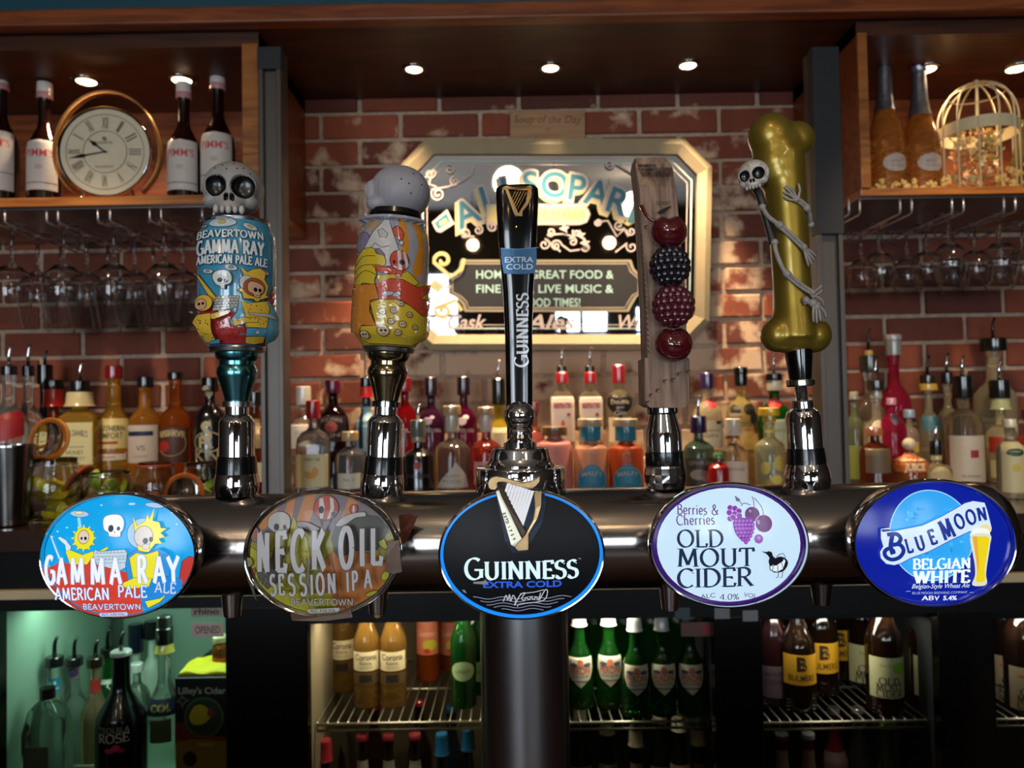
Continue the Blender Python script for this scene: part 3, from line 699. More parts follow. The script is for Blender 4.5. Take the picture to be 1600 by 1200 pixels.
def art1(a):
    ol = '#2a4a5c'
    a.fr = (290, 240, 3.75); W_, R_, Y_ = '#b9c3c6', '#a8322f', '#cda83a'
    a.poly([(85, 830), (110, 850), (150, 900), (200, 950), (240, 930), (290, 960), (340, 940), (420, 900), (470, 860), (500, 790), (530, 750), (528, 1050), (500, 1130), (110, 1130), (85, 1060)], R_, line=K, lw=.8)
    a.ell(215, 442, 84, 30, W_, K, .9); a.ell(212, 440, 22, 10, Y_, K, .6); a.ell(375, 462, 42, 20, W_, K, .9, rot=15); a.ell(377, 460, 15, 8, Y_, K, .6, rot=15)
    for x, y, r in ((150, 722, 28), (270, 704, 34), (440, 716, 30), (118, 458, 18)): a.ell(x, y, r, r*.5, W_, K, .8, rot=12); a.ell(x, y-2, r*.4, r*.25, '#8a8f8a', K, .5)
    big(a, 'BEAVERTOWN', 268, 512, 350, 42, '#cdd3d4', ol, wt=.2); big(a, 'GAMMA RAY', 270, 588, 345, 76, '#cdd3d4', ol, wt=.17); big(a, 'AMERICAN PALE ALE', 276, 660, 360, 46, '#cdd3d4', ol, wt=.17, rot=1)
    a.poly([(95, 740), (105, 735), (215, 900), (240, 960), (215, 965)], Y_, line=K, lw=.7)
    # brick wall in the picture
    a.poly([(200, 868), (312, 862), (306, 930), (270, 938), (180, 950), (186, 910)], '#a9a9a3', line=K, lw=.7)
    for y in (882, 898, 914, 930): a.line([(190, y), (306, y-4)], .6, K)
    for i in range(6):
        for j in range(4): x = 205+i*18+(j % 2)*9; a.line([(x, 868+j*16), (x, 882+j*16)], .5, K)
    # moon skull
    a.poly([(185, 760), (200, 730), (240, 722), (270, 740), (278, 775), (268, 800), (245, 806), (243, 825), (228, 826), (220, 812), (200, 800)], '#c9ccc9', True, K, .8)
    a.ell(221, 778, 12, 14, K); a.ell(249, 782, 10, 12, K); a.line([(232, 800), (238, 795), (243, 801)], .8, K)
    # big figure
    a.poly([(330, 745), (316, 700), (350, 730), (372, 712), (410, 700), (440, 720), (432, 760), (452, 800), (440, 850), (455, 860), (410, 880), (395, 905), (380, 880), (330, 880), (325, 850), (300, 830), (322, 820), (310, 790)], Y_, line=K, lw=.8)
    a.ell(345, 790, 34, 42, '#b5b9b6', K, .7); a.ell(382, 812, 52, 52, '#9c4a2c', K, .7)
    a.poly([(350, 800), (365, 780), (400, 785), (425, 805), (424, 835), (410, 850), (408, 868), (385, 868), (375, 850), (352, 835)], '#c49a78', True, K, .8)
    a.ell(387, 826, 9, 12, K); a.ell(408, 828, 8, 11, K); a.line([(388, 858), (406, 858)], .7, K)
    a.poly([(312, 885), (380, 895), (450, 880), (475, 920), (500, 980), (505, 1100), (470, 1130), (440, 1080), (350, 1075), (330, 1000), (280, 1035), (268, 1010), (300, 960)], '#5d9fb5', line=K, lw=.8)
    a.poly([(318, 890), (350, 905), (440, 885), (455, 920), (440, 1040), (345, 1040), (335, 960)], Y_, line=K, lw=.8)
    a.poly([(280, 1000), (350, 985), (395, 980), (400, 1010), (345, 1015), (290, 1038)], Y_, line=K, lw=.7)
    a.poly([(350, 960), (460, 955), (495, 972), (480, 985), (430, 975), (360, 970)], '#a7aca9', line=K, lw=.6)
    a.poly([(345, 1045), (440, 1040), (445, 1085), (345, 1090)], '#4d8fae', line=K, lw=.7); a.ell(397, 1066, 12, 12, '#a7aca9', K, .6)
    a.poly([(345, 1092), (440, 1085), (450, 1120), (400, 1132), (350, 1128)], Y_, line=K, lw=.7)
    # small figure
    a.ell(150, 905, 42, 46, Y_, K, .7); a.ell(138, 912, 27, 32, '#c49a78', K, .7); a.ell(132, 910, 6, 8, K); a.ell(150, 908, 6, 8, K)
    a.poly([(125, 970), (185, 965), (188, 1110), (160, 1130), (130, 1120), (118, 1040), (100, 1010), (112, 985)], Y_, line=K, lw=.7)
    a.poly([(186, 968), (262, 950), (266, 968), (200, 1000), (186, 995)], Y_, line=K, lw=.7); a.poly([(150, 1120), (210, 1105), (205, 1130), (150, 1132)], '#4d8fae', line=K, lw=.6)
    a.line([(72, 890), (80, 935), (105, 955)], 2.2, '#a7aca9')
    rd = random.Random(2)
    for _ in range(46): x, y = rd.choice(((rd.uniform(345, 440), rd.uniform(905, 1030)), (rd.uniform(128, 180), rd.uniform(985, 1105)), (rd.uniform(200, 330), rd.uniform(1000, 1100)))); a.ell(x, y, 2.6, 3.4, K, n=6)
can(T1, 348, 541, 58.5, gloss('#3d87a6'), art1)
skull('skull', T1, (-4*T1.k, -.004, (T1.by-302)*T1.k), 46*T1.k, T1.t, yaw=radians(-8)+atan2(-T1.t.location.x, TD), pitch=radians(-2))

T2 = Tap(597, 765, 617, 350, 'beer_tap', 'beer tap with a grey skull turned away on an orange and yellow illustrated can')
base_parts(T2, 762)
NICK = mat('antique_nickel', '#8d8065', .14, 1, noise=.06)
T2.lathe('collar_ring', [(637, 14), (636, 22), (628, 22), (627, 18)], CHROME_D)
T2.lathe('can_adaptor', [(628, 18), (620, 20), (606, 24), (592, 29), (583, 31.5), (576, 30), (571, 27), (565, 27), (561, 31), (556, 33), (547, 33)], NICK, 56)
def art2(a):
    a.fr = (530, 240, 3.75); G_, O_, R_, Y_, W_ = '#8f8f98', '#c07d22', '#b6412a', '#bfa32b', '#b9b6b3'
    a.poly([(80, 400), (495, 400), (515, 520), (515, 760), (450, 770), (380, 720), (300, 800), (80, 800)], G_)
    for xs_ in ((345, 395, 370, 345), (435, 485, 470, 440)): a.poly([(xs_[0], 415), (xs_[1], 425), (xs_[1]+8, 560), (xs_[2]+20, 700), (xs_[3]-12, 760), (xs_[3]-18, 690), (xs_[0]+22, 560)], O_)
    a.poly([(200, 420), (165, 425), (150, 480), (160, 480), (185, 440)], O_); a.poly([(230, 425), (215, 430), (190, 500), (205, 490)], O_)
    a.ell(140, 560, 50, 70, '#7d6f88', K, .7)
    a.poly([(255, 425), (285, 418), (345, 600), (320, 690), (240, 700), (150, 600), (200, 500)], W_, line=K, lw=.9)
    a.poly([(225, 490), (255, 482), (285, 510), (275, 535), (240, 530)], '#a5a2a2', line=K, lw=.8); a.poly([(205, 600), (240, 595), (268, 630), (268, 680), (235, 660)], '#75697f', line=K, lw=.8)
    a.line([(190, 590), (215, 565), (250, 590), (290, 580)], .7, K)
    a.poly([(310, 480), (340, 462), (368, 490), (368, 530), (350, 545), (325, 525)], R_, True, K, .8); a.line([(338, 468), (345, 540)], 1.2, W_); a.ell(357, 558, 13, 13, W_, K, .8)
    a.poly([(100, 680), (150, 600), (210, 595), (225, 625), (265, 640), (270, 690), (220, 700), (225, 740), (215, 770), (210, 800), (150, 790), (130, 810), (90, 790)], Y_, True, K, .9)
    for q in ([(110, 690), (150, 640), (220, 640)], [(100, 730), (150, 690), (250, 690)], [(100, 770), (160, 720), (220, 745)]): a.line(q, .8, K, smooth=True)
    a.poly([(205, 695), (300, 700), (345, 720), (330, 745), (240, 730)], R_, line=K, lw=.8)
    a.poly([(230, 750), (345, 735), (390, 715), (450, 770), (420, 800), (240, 800)], Y_, line=K, lw=.8)
    a.ell(346, 660, 50, 58, R_, K, .9); a.poly([(335, 604), (352, 602), (360, 715), (340, 718)], W_); a.poly([(365, 608), (378, 612), (395, 680), (380, 705)], W_); a.ell(360, 668, 15, 15, K); a.ell(318, 670, 7, 11, K); a.poly([(325, 715), (365, 712), (355, 745), (330, 745)], R_, line=K, lw=.7); a.ell(338, 746, 14, 10, '#c9947d', K, .7)
    a.poly([(80, 800), (220, 800), (240, 880), (195, 890), (190, 950), (225, 1035), (150, 1030), (120, 1100), (80, 1070)], '#b8742a', line=K, lw=.8)
    a.poly([(225, 800), (300, 765), (360, 765), (440, 800), (515, 760), (515, 960), (470, 960), (400, 910), (350, 880), (240, 885)], R_, line=K, lw=.9)
    a.ell(285, 850, 34, 13, '#a5a2a8', K, .8, rot=-8); a.ell(330, 852, 24, 13, '#a5a2a8', K, .8, rot=-25); a.poly([(515, 800), (455, 855), (515, 858)], Y_, line=K, lw=.8)
    a.poly([(195, 905), (240, 885), (340, 882), (400, 910), (460, 955), (510, 962), (500, 1090), (440, 1130), (160, 1130), (122, 1105), (150, 1035), (225, 1035)], Y_, line=K, lw=.9)
    for x, y, r in ((257, 955, 18), (313, 944, 17), (352, 902, 15), (392, 960, 15), (300, 1005, 16), (356, 1018, 18), (416, 1028, 13), (262, 1060, 30), (333, 1066, 16), (168, 1084, 22)):
        a.ell(x, y, r, r, '#c3a583', K, .9); a.ell(x-r*.3, y-1, r*.22, r*.22, K, n=8); a.ell(x+r*.35, y-2, r*.22, r*.22, K, n=8); a.line([(x-r*.2, y+r*.5), (x+r*.3, y+r*.5)], .5, K)
can(T2, 348, 541, 56, gloss('#b99a2c'), art2)
T2.lathe('skull_plinth', [(352, 36), (338, 42), (330, 40)], BLACKP, 40)
skull('skull', T2, (2*T2.k, 0, (T2.by-306)*T2.k), 46*T2.k, T2.t, yaw=radians(-112), pitch=radians(-4), roll=radians(4), m=mat('skull_bone_lilac', '#8f8c93', .5, noise=.12, nscale=40, bump=.4))

# ------------------------------------------------ tap 3: black tapered handle
T3 = Tap(813, 735, 808, 283, 'beer_tap', 'tall black tapered beer tap handle with a gold harp emblem and blue band')
T3.D = TD
T3.lathe('cap_drum', [(776, 68), (772, 70), (733, 70), (730, 69), (729, 67), (728.5, 52)], CHROME, 72)
T3.lathe('stepped_collar', [(729, 54), (725, 53.5), (720, 49), (714, 47), (706, 45.5), (702, 44), (700, 41), (699.5, 26), (691, 25), (689, 21), (684, 15), (679, 14), (674, 17), (671, 16), (668, 12)], CHROME, 56)
T3.lathe('knob', [(672, 12), (668, 17), (661, 22), (652, 24), (648, 24.3), (642, 23.5), (634, 18), (629, 10), (627, 3)], CHROME, 40)
hb = loft('handle', [(T3.h(690), 20*k_, 13*k_, 3), (T3.h(640), 21*k_, 14*k_, 3.4), (T3.h(520), 22*k_, 15*k_, 3.4), (T3.h(450), 24.5*k_, 16*k_, 3.6), (T3.h(420), 27*k_, 17*k_, 4), (T3.h(385), 29.5*k_, 18*k_, 4), (T3.h(376), 30.5*k_, 19*k_, 4), (T3.h(340), 32.5*k_, 20*k_, 4.2), (T3.h(300), 34.5*k_, 21*k_, 4.4), (T3.h(286), 34*k_, 20*k_, 4.2), (T3.h(281), 29*k_, 17*k_, 3.8), (T3.h(279.5), 22*k_, 12*k_, 3)], mat('gloss_black', '#050506', .14, coat=.5), T3.t, 48, loc=(0, .034*0+.018, 0))
def h3(u, v, off):
    f = T3.by-v; ry = 21 if v < 310 else 20 if v < 360 else 18 if v < 430 else 15.5
    cx = T3.bx + (T3.tx-T3.bx)*(f)/(T3.by-T3.ty); x = u-cx; w = 30
    return Vector((x*k_, .018-(ry*k_*(1-.12*min(1, (x/w)**2)*1.2)+.0004+off), f*k_))
a = Art(h3, lambda c: mat('band_'+c, c, .25, .3, noise=.03), (740, 260, 2.306), 9, 8e-5)
a.poly([(97, 285), (160, 290), (228, 283), (229, 330), (222, 378), (160, 382), (108, 378), (100, 335)], '#2f5f86'); a.line([(96, 285), (160, 290), (236, 283)], 1, '#6a8fae')
a.text('EXTRA', 164, 328, 104, 20, '#b4c4d0', .01); a.text('COLD', 166, 354, 98, 20, '#b4c4d0', .01)
g = serif2d('GUINNESS', .17, .06, .03, .84); a.glyphs(g, 172, 586, 272, 50, '#c9cdd0', rot=-90)
a.build('lettering', T3.t)
def hz3(pts, ox, oy, k): return [(ox+x/k, oy+y/k) for x, y in pts]
HARP = [[(455, 402), (470, 396), (500, 404), (530, 408), (560, 404), (582, 394), (592, 404), (580, 418), (550, 420), (510, 416), (480, 412), (470, 418), (460, 414)], [(466, 414), (480, 414), (528, 530), (516, 538), (508, 528)], [(572, 416), (588, 412), (585, 450), (570, 485), (546, 515), (545, 538), (520, 538), (540, 505), (562, 470), (568, 440)]]
relief('harp_emblem', [hz3(p, 630, 150, 2.926) for p in HARP], h3, 0, .0016, mat('emblem_gold', '#8d6f45', .38, .9, noise=.1), T3.t)
V, Fc = [], []
for i in range(7):
    a0 = (488+i*13, 420+i*0.6); a1 = (482+i*7, 436+i*11); tubev(V, Fc, [h3(*hz3([a0], 630, 150, 2.926)[0], .001), h3(*hz3([a1], 630, 150, 2.926)[0], .001)], .0004, 5)
mesh('harp_strings', V, Fc, GOLD, T3.t)
V, Fc = [], []; sphv(V, Fc, h3(807, 351, .0), .0016, 10, 6); mesh('rivet', V, Fc, GOLD, T3.t)

# ------------------------------------------------ tap 4: wooden handle with berries
T4 = Tap(1040, 755, 1018, 245, 'beer_tap', 'wooden beer tap handle carrying two cherries, a blackberry and a raspberry')
T4.lathe('tap_base', [(762, 29), (752, 32), (740, 32.5), (730, 31), (726, 29)], CHROME, 18, smooth=False)
T4.lathe('base_ring', [(727, 29.5), (725, 30), (706, 29.5), (705, 28)], BLACKP)
T4.lathe('shank', [(706, 27), (705, 28), (676, 27.5), (674, 27), (650, 21), (646, 20)], CHROME)
T4.lathe('collar_ring', [(647, 22), (645, 24), (638, 24), (636, 22)], CHROME_D)
WOODH = wood('driftwood', '#9c7d68', '#5a4338', (170, 170, 14), .6, 0)
def lx(x, y): return T4.loc(x, y)
q0 = [(1002, 632), (1001, 562), (1006, 560), (1003, 480), (998, 380), (993, 300), (989, 262), (991, 249), (1040, 247), (1049, 262), (1053, 300), (1062, 400), (1068, 500), (1070, 560), (1073, 562), (1074, 630), (1066, 637), (1010, 637)]
fr = []; V = []; n = len(q0)
for dep in (-.014, .010, .014):
    for (x, y) in q0:
        p = lx(x, y); s_ = .93 if dep == .014 else 1
        cxx = lx(1037+(1019-1037)*(637-y)/390, y).x
        yy = -dep + (.010*max(0, (300-y)/50) if dep > 0 else 0)
        V.append((cxx+(p.x-cxx)*s_, yy, p.z))
Fc = []
for j in range(2):
    for i in range(n): kk = (i+1) % n; Fc.append([j*n+i, j*n+kk, (j+1)*n+kk, (j+1)*n+i])
P2 = [Vector((v[0], v[2], 0)) for v in V[:n]]
for t_ in tessellate_polygon([P2]): Fc.append([t_[0], t_[1], t_[2]]); Fc.append([2*n+t_[0], 2*n+t_[2], 2*n+t_[1]])
wh = mesh('wood_paddle', V, Fc, WOODH, T4.t)
bm = bmesh.new(); bm.from_mesh(wh.data); bmesh.ops.recalc_face_normals(bm, faces=bm.faces[:]); bm.to_mesh(wh.data); bm.free()
def h4(u, v, off):
    p = lx(u, v); return Vector((p.x, -.014 + (.010*max(0, (300-v)/50)) - off - .0006, p.z))
a = Art(h4, lambda c: mat('burnt_'+c, c, .8, noise=.1), (960, 220, 2.1437), 12, 8e-5)
rd = random.Random(4)
for row, (y, x0, x1) in enumerate(((92, 76, 136), (106, 76, 186), (120, 78, 186), (131, 84, 186))):
    x = x0
    while x < x1: w = rd.uniform(3, 9); a.line([(x, y-6), (x+w*.3, y+5), (x+w*.6, y-5), (x+w, y+5)], 1.5, '#1d1512'); x += w+2.2
a.text('OLD MOUT', 150, 226, 50, 12, '#241a16'); a.poly([(130, 258), (150, 245), (178, 236), (160, 252), (146, 262)], '#141010', True)
for x, y in ((200, 782), (180, 802), (154, 806), (130, 836), (108, 852), (96, 876), (228, 775), (92, 305)): a.line([(x-6, y+4), (x+7, y-5)], 1.3, '#1a1412'); a.line([(x-6, y+5), (x+2, y+8)], 1, '#1a1412'); a.line([(x-5, y+3), (x-2, y-5)], 1, '#1a1412')
for i in range(22): y = 330+i*18; a.line([(74+i*1.1, y), (80+i*1.1, y+8)], 1.4, '#241a16')
a.build('burnt_lettering', T4.t, True)
CH = mat('cherry_red', '#4a0c14', .1, coat=1)
def berry4(name, x, y, r, m, bumps=0, seed=1):
    p = lx(x, y); c = Vector((p.x, -.014-r*k_*.55, p.z)); V, Fc = [], []
    if not bumps:
        n0 = 0; sphv(V, Fc, (0, 0, 0), (r*k_*1.02, r*k_*.9, r*k_*.97), 28, 20)
        V = [(a_, b_, c_ - (.22*r*k_*math.exp(-((a_/(r*k_*.3))**2)) if c_ > 0 and abs(a_) < r*k_*.6 else 0)) for a_, b_, c_ in V]
    else:
        rr = r*k_; sphv(V, Fc, (0, 0, 0), (rr*.84, rr*.78, rr*.84), 16, 12); rdd = random.Random(seed)
        for j in range(8):
            ph = pi*(j+.6)/8.2; m_ = max(3, int(16*sin(ph)))
            for i in range(m_):
                t = 2*pi*i/m_ + (j % 2)*pi/m_
                sphv(V, Fc, (rr*.80*sin(ph)*cos(t), rr*.74*sin(ph)*sin(t), rr*.82*cos(ph)), rr*rdd.uniform(.19, .225), 10, 7)
    return mesh(name, V, Fc, m, T4.t, True, loc=c)
c1 = berry4('cherry', 1037, 371, 27, CH); c1['label'] = 'upper dark red cherry with a curved stem'
tube('stem', [(0, .0, .020*.5), (-12*k_, -.004, 13*k_), (-28*k_, -.003, 18*k_), (-36*k_, .0, 30*k_), (-38*k_, .004, 42*k_)], [.0014, .0013, .0013, .0014, .0022], CH, c1)
berry4('blackberry', 1038, 424, 32, mat('blackberry', '#120d1c', .12, coat=1), 1, 3)
berry4('raspberry', 1043, 484, 33, mat('raspberry', '#4c1220', .16, coat=1), 1, 5)
berry4('cherry', 1044, 541, 28, CH)['label'] = 'lower dark red cherry without a stem'

# ------------------------------------------------ tap 5: golden bone with a skeleton
T5 = Tap(1262, 752, 1222, 185, 'beer_tap', 'golden bone beer tap handle hugged by a small skeleton')
T5.lathe('tap_base', [(764, 32), (752, 35), (742, 34.5), (730, 32), (722, 29)], CHROME)
T5.lathe('base_ring', [(724, 30.5), (712, 29.5), (700, 28)], BLACKP)
T5.lathe('shank', [(702, 26), (701, 27), (652, 27), (643, 24), (638, 17), (628, 16.5), (626, 15)], CHROME)
T5.lathe('threaded_stud', [(628, 9)]+[(626-i*1.6, 8.6 if i % 2 else 10) for i in range(17)]+[(599, 9)], CHROME, 20)
T5.lathe('knurled_nut', [(604, 20), (602, 22), (595, 22), (593, 20)], CHROME, 44, smooth=False)
p0 = T5.loc(1246, 553)
T5.lathe('neck_cone', [(594, 15), (592, 17), (553, 21), (545, 21)], mat('gloss_black', '#050506', .14, coat=.5), 40)
GB = mat('gold_paint', '#8a7428', .36, .7, coat=.35, noise=.06, nscale=30)
V, Fc = [], []
def bl(x, y, r, ry=None, dep=0): p = T5.loc(x, y); sphv(V, Fc, (p.x, -dep, p.z), (r*k_, (ry or r)*k_, r*k_), 24, 16)
bl(1205, 213, 37, 33); bl(1244, 218, 29, 26); bl(1222, 228, 36, 31); bl(1220, 246, 36, 31); bl(1227, 216, 26, 26); bl(1213, 254, 37.5, 35); bl(1213, 234, 38, 34.5); bl(1243, 519, 37, 33); bl(1219, 272, 36, 34); bl(1241, 494, 33, 31); bl(1242, 508, 38, 32); bl(1212, 240, 27, 27); bl(1215, 524, 27, 27); bl(1271, 524, 28, 28); bl(1242, 510, 30, 27); bl(1228, 528, 24, 26); bl(1258, 528, 24, 26)
for a_, b_ in zip([(1222, 240, 35), (1225, 280, 33), (1230, 330, 31), (1234, 390, 29.5), (1237, 440, 29), (1240, 480, 31), (1242, 510, 34)], [(1225, 280, 33), (1230, 330, 31), (1234, 390, 29.5), (1237, 440, 29), (1240, 480, 31), (1242, 510, 34), (1243, 530, 36)]):
    pa, pb = T5.loc(a_[0], a_[1]), T5.loc(b_[0], b_[1]); tubev(V, Fc, [pa, pb], [a_[2]*k_, b_[2]*k_], 32)
fuse('bone_handle', (V, Fc), .0011, GB, T5.t, 34)
def sk(pts, r): 
    out = []
    for x, y, dep in pts: p = T5.loc(x, y); out.append((p.x, -dep*k_, p.z))
    return out
AB = mat('small_bone_grey', '#8d8680', .45, noise=.2, nscale=160, bump=.3)
def arm(pts, r, hand=None, fingers=()):
    V, Fc = [], []
    c = smoothcurve(sk(pts, r), 6); n = len(c); mid = n//2
    rs = [r*k_*(1.25 if i in (0, n-1) or abs(i-mid) < 2 else .85) for i in range(n)]
    tubev(V, Fc, c[:mid+1], rs[:mid+1], 8)
    for off in (-.35, .4): tubev(V, Fc, [Vector(p)+Vector((off*r*k_, 0, off*r*k_)) for p in c[mid:]], [q*.7 for q in rs[mid:]], 8)
    sphv(V, Fc, c[mid], r*k_*1.45, 10, 7); sphv(V, Fc, c[-1], r*k_*1.3, 10, 7); sphv(V, Fc, c[0], r*k_*1.4, 10, 7)
    o = mesh('skeleton_limb', V, Fc, AB, T5.t, True)
    if fingers:
        V, Fc = [], []
        for f in fingers: f = smoothcurve(sk(f, 1), 3); tubev(V, Fc, f, [2.6*k_]+[2.1*k_]*(len(f)-2)+[1.4*k_], 6); sphv(V, Fc, f[0], 3.6*k_, 8, 6)
        mesh('hand', V, Fc, AB, o, True)
arm([(1264, 352, 6), (1256, 338, 22), (1244, 327, 30), (1232, 321, 34)], 4.2, None, [[(1230, 320, 35), (1222, 315, 36), (1211, 310, 36)], [(1230, 321, 35), (1221, 309, 36), (1212, 302, 36)], [(1231, 319, 35), (1226, 308, 36), (1215, 300, 36)], [(1230, 322, 35), (1220, 321, 35), (1212, 316, 33)], [(1234, 318, 35), (1236, 308, 37), (1234, 297, 36)]])
arm([(1186, 328, 16), (1192, 345, 26), (1207, 360, 33), (1226, 378, 34), (1243, 393, 33)], 4.4, None, [[(1245, 395, 33), (1254, 404, 31), (1262, 413, 26)], [(1245, 397, 33), (1252, 409, 31), (1258, 419, 28)], [(1244, 397, 33), (1247, 409, 33), (1252, 422, 30)], [(1246, 394, 33), (1257, 400, 30), (1266, 406, 24)]])
arm([(1202, 384, 24), (1203, 402, 30), (1212, 426, 33), (1225, 441, 34), (1242, 454, 34), (1256, 462, 33)], 4.4, None, [[(1256, 462, 33), (1266, 456, 32), (1272, 450, 30)], [(1256, 466, 33), (1270, 472, 32), (1276, 482, 28)], [(1258, 468, 33), (1268, 462, 31), (1273, 457, 28)]])
arm([(1246, 474, 34), (1256, 478, 35), (1262, 484, 35)], 4.6, None, [[(1257, 482, 36), (1256, 494, 37), (1257, 508, 36)], [(1261, 483, 36), (1261, 496, 37), (1262, 509, 36)], [(1265, 483, 35), (1266, 494, 36), (1268, 506, 35)], [(1264, 480, 35), (1274, 490, 33), (1279, 500, 30)], [(1254, 478, 36), (1247, 478, 36), (1243, 480, 34)]])
tube('spine', smoothcurve(sk([(1178, 296, 8), (1184, 312, 12), (1189, 330, 14), (1196, 356, 14), (1202, 384, 18)], 1), 5), [.0036]*21, mat('dark_bone', '#2c2a2a', .4, noise=.1), T5.t)
sp = T5.loc(1172, 281)
skull('small_skull', T5, (sp.x, -.010, sp.z), 24*k_, T5.t, yaw=radians(-28), pitch=radians(2), roll=radians(-6), m=mat('small_skull_bone', '#b7b0a6', .45, noise=.25, nscale=120, bump=.4))

# ------------------------------------------------ spouts below the tube
for i, (x, y0, y1) in enumerate(((363, 905, 962), (590, 905, 958), (1047, 900, 952), (1284, 900, 944))):
    D = TD+.005; b = P(x, y1, D); L = (y1-y0)*px(D)+.01
    t = thing('tap_spout', ['short chrome spout hanging under the tube beside the blue badge', 'short chrome spout with an amber drip beside the yellow and orange badge', 'short chrome spout under the tube left of the white cider badge', 'short dark chrome spout under the tube right of the white cider badge'][i].replace('neck oil style ', ''), 'spout', b)
    loft('nozzle', [(0, .0062), (0, .0072), (.004, .0078), (L*.6, .010), (L, .0125)], CHROME_D if i == 3 else CHROME, t, 28)
    V, Fc = [], []; loftv(V, Fc, [(-.0003, .0062), (.0002, .0045), (.006, .0045)], 20); mesh('outlet', V, Fc, BLACKP, t)
    if i == 1: V, Fc = [], []; sphv(V, Fc, (0, 0, -.0015), (.0035, .0035, .003), 12, 8); mesh('drip', V, Fc, mat('amber_drip', '#c9a25a', .05, trans=.6), t, True)

# ------------------------------------------------ oval badges
class Badge:
    def __init__(s, cx, cy, a, b, label, D=.592):
        s.D = D; s.k = px(D); s.cx, s.cy, s.a, s.b = cx, cy, a, b; c = P(cx, cy, D-.0055); c.y = D
        s.t = thing('tap_badge', label, 'badge', c); s.ry = TD - TR*.85 - D
    def oval(s, name, rings, m, cap=(False, False), seg=88, parent=None):
        """rings: (offset towards viewer m, scale a px, scale b px)"""
        V, Fc = [], []
        n0 = 0
        for off, A0, B0 in rings:
            for i in range(seg): t = 2*pi*i/seg; V.append((A0*s.k*cos(t), -off, B0*s.k*sin(t)))
        for j in range(len(rings)-1):
            for i in range(seg): k2 = (i+1) % seg; Fc.append([j*seg+i, (j+1)*seg+i, (j+1)*seg+k2, j*seg+k2][::-1])
        if cap[0]: Fc.append(list(range(seg)))
        if cap[1]: Fc.append([(len(rings)-1)*seg+i for i in range(seg)][::-1])
        o = mesh(name, V, Fc, m, parent or s.t, True); o.data.set_sharp_from_angle(angle=radians(38)); return o
    def dome(s, u, v, off):
        x, y = (u-s.cx), (v-s.cy); d = min(1, (x/(s.a*.96))**2+(y/(s.b*.96))**2)
        return Vector((x*s.k, -(.0005+.0055*(1-d)+off), -y*s.k))
    def face(s, m, A0, B0, name='face_panel'):
        V, Fc = [], []; N = 72; rg = 12
        V.append(s.dome(s.cx, s.cy, 0))
        for j in range(1, rg+1):
            for i in range(N): t = 2*pi*i/N; V.append(s.dome(s.cx+A0*j/rg*cos(t), s.cy+B0*j/rg*sin(t), 0))
        for i in range(N): Fc.append([0, 1+(i+1) % N, 1+i])
        for j in range(rg-1):
            for i in range(N): k2 = (i+1) % N; a_, b_ = 1+j*N, 1+(j+1)*N; Fc.append([a_+i, a_+k2, b_+k2, b_+i])
        return mesh(name, V, Fc, m, s.t, True)
    def shell(s, mb, bez, light=False):
        a, b = s.a, s.b
        s.oval('housing', [(-.060, a*.5, b*.5), (-.045, a*.74, b*.74), (-.022, a*.93, b*.93), (-.008, a*.99, b*.99), (-.003, a, b)], mb, (True, False))
        s.oval('bezel', [(-.006, a*.995, b*.995), (.0005, a*1.005, b*1.005), (.0032, a*.998, b*.998), (.0048, a*.985, b*.982), (.0046, a*.972, b*.967), (.0028, a*(bez+.008), b*(bez+.006)), (-.003, a*bez, b*bez)], CHROME)
        loft('mounting_arm', [(0, .016), (s.ry+.02, .016)], CHROME_D, s.t, 24, loc=(0, .05, 0), rot=(-pi/2, 0, 0)) if False else None
    def clip(s, pts, A0, B0):
        """clip polygon to the oval (Sutherland-Hodgman against a 40-gon)"""
        N = 44; cl = [(s.cx+A0*cos(2*pi*i/N), s.cy+B0*sin(2*pi*i/N)) for i in range(N)]; out = list(pts)
        for i in range(N):
            a, b = cl[i], cl[(i+1) % N]; inp, out = out, []
            if not inp: break
            ins = lambda p: (b[0]-a[0])*(p[1]-a[1]) - (b[1]-a[1])*(p[0]-a[0]) >= -1e-9
            for j in range(len(inp)):
                p, q = inp[j-1], inp[j]
                if ins(p) != ins(q):
                    d1 = (b[0]-a[0])*(p[1]-a[1]) - (b[1]-a[1])*(p[0]-a[0]); d2 = (b[0]-a[0])*(q[1]-a[1]) - (b[1]-a[1])*(q[0]-a[0]); t = d1/(d1-d2)
                    out.append((p[0]+(q[0]-p[0])*t, p[1]+(q[1]-p[1])*t))
                if ins(q): out.append(q)
        return out

# badge 1: blue backlit
B1 = Badge(182, 869, 122, 97, 'backlit blue and red oval badge lettered for an American pale ale, far left')
B1.shell(BLACKP, .955); B1.face(lit('#0f9fe2'), B1.a*.955, B1.b*.955)
a = Art(B1.dome, lit, (0, 740, 4), 9, 6e-5); A0, B0 = B1.a*.95, B1.b*.95
def cp(bd, art, pts, col, A0, B0, line=None, lw=.8):
    pts2 = bd.clip([art.q(p) for p in pts], A0, B0)
    if len(pts2) < 3: return
    fr = art.fr; art.fr = (0, 0, 1); art.poly(pts2, col, line=line, lw=lw); art.fr = fr
K, R_, Y_ = '#15202c', '#d0402e', '#e6dc2c'
cp(B1, a, [(200, 580), (270, 590), (330, 570), (370, 540), (420, 560), (470, 520), (560, 530), (640, 560), (800, 620), (870, 700), (870, 1000), (200, 1000)], R_, A0, B0)
cp(B1, a, [(1120, 560), (1160, 530), (1200, 540), (1240, 540), (1240, 700), (1090, 720)], '#b93a34', A0, B0, K)
cp(B1, a, [(860, 640), (1040, 620), (1120, 680), (1080, 820), (900, 870), (870, 830)], '#1f86d8', A0, B0)
cp(B1, a, [(890, 800), (980, 785), (1020, 765), (980, 810), (905, 845)], Y_, A0, B0, K)
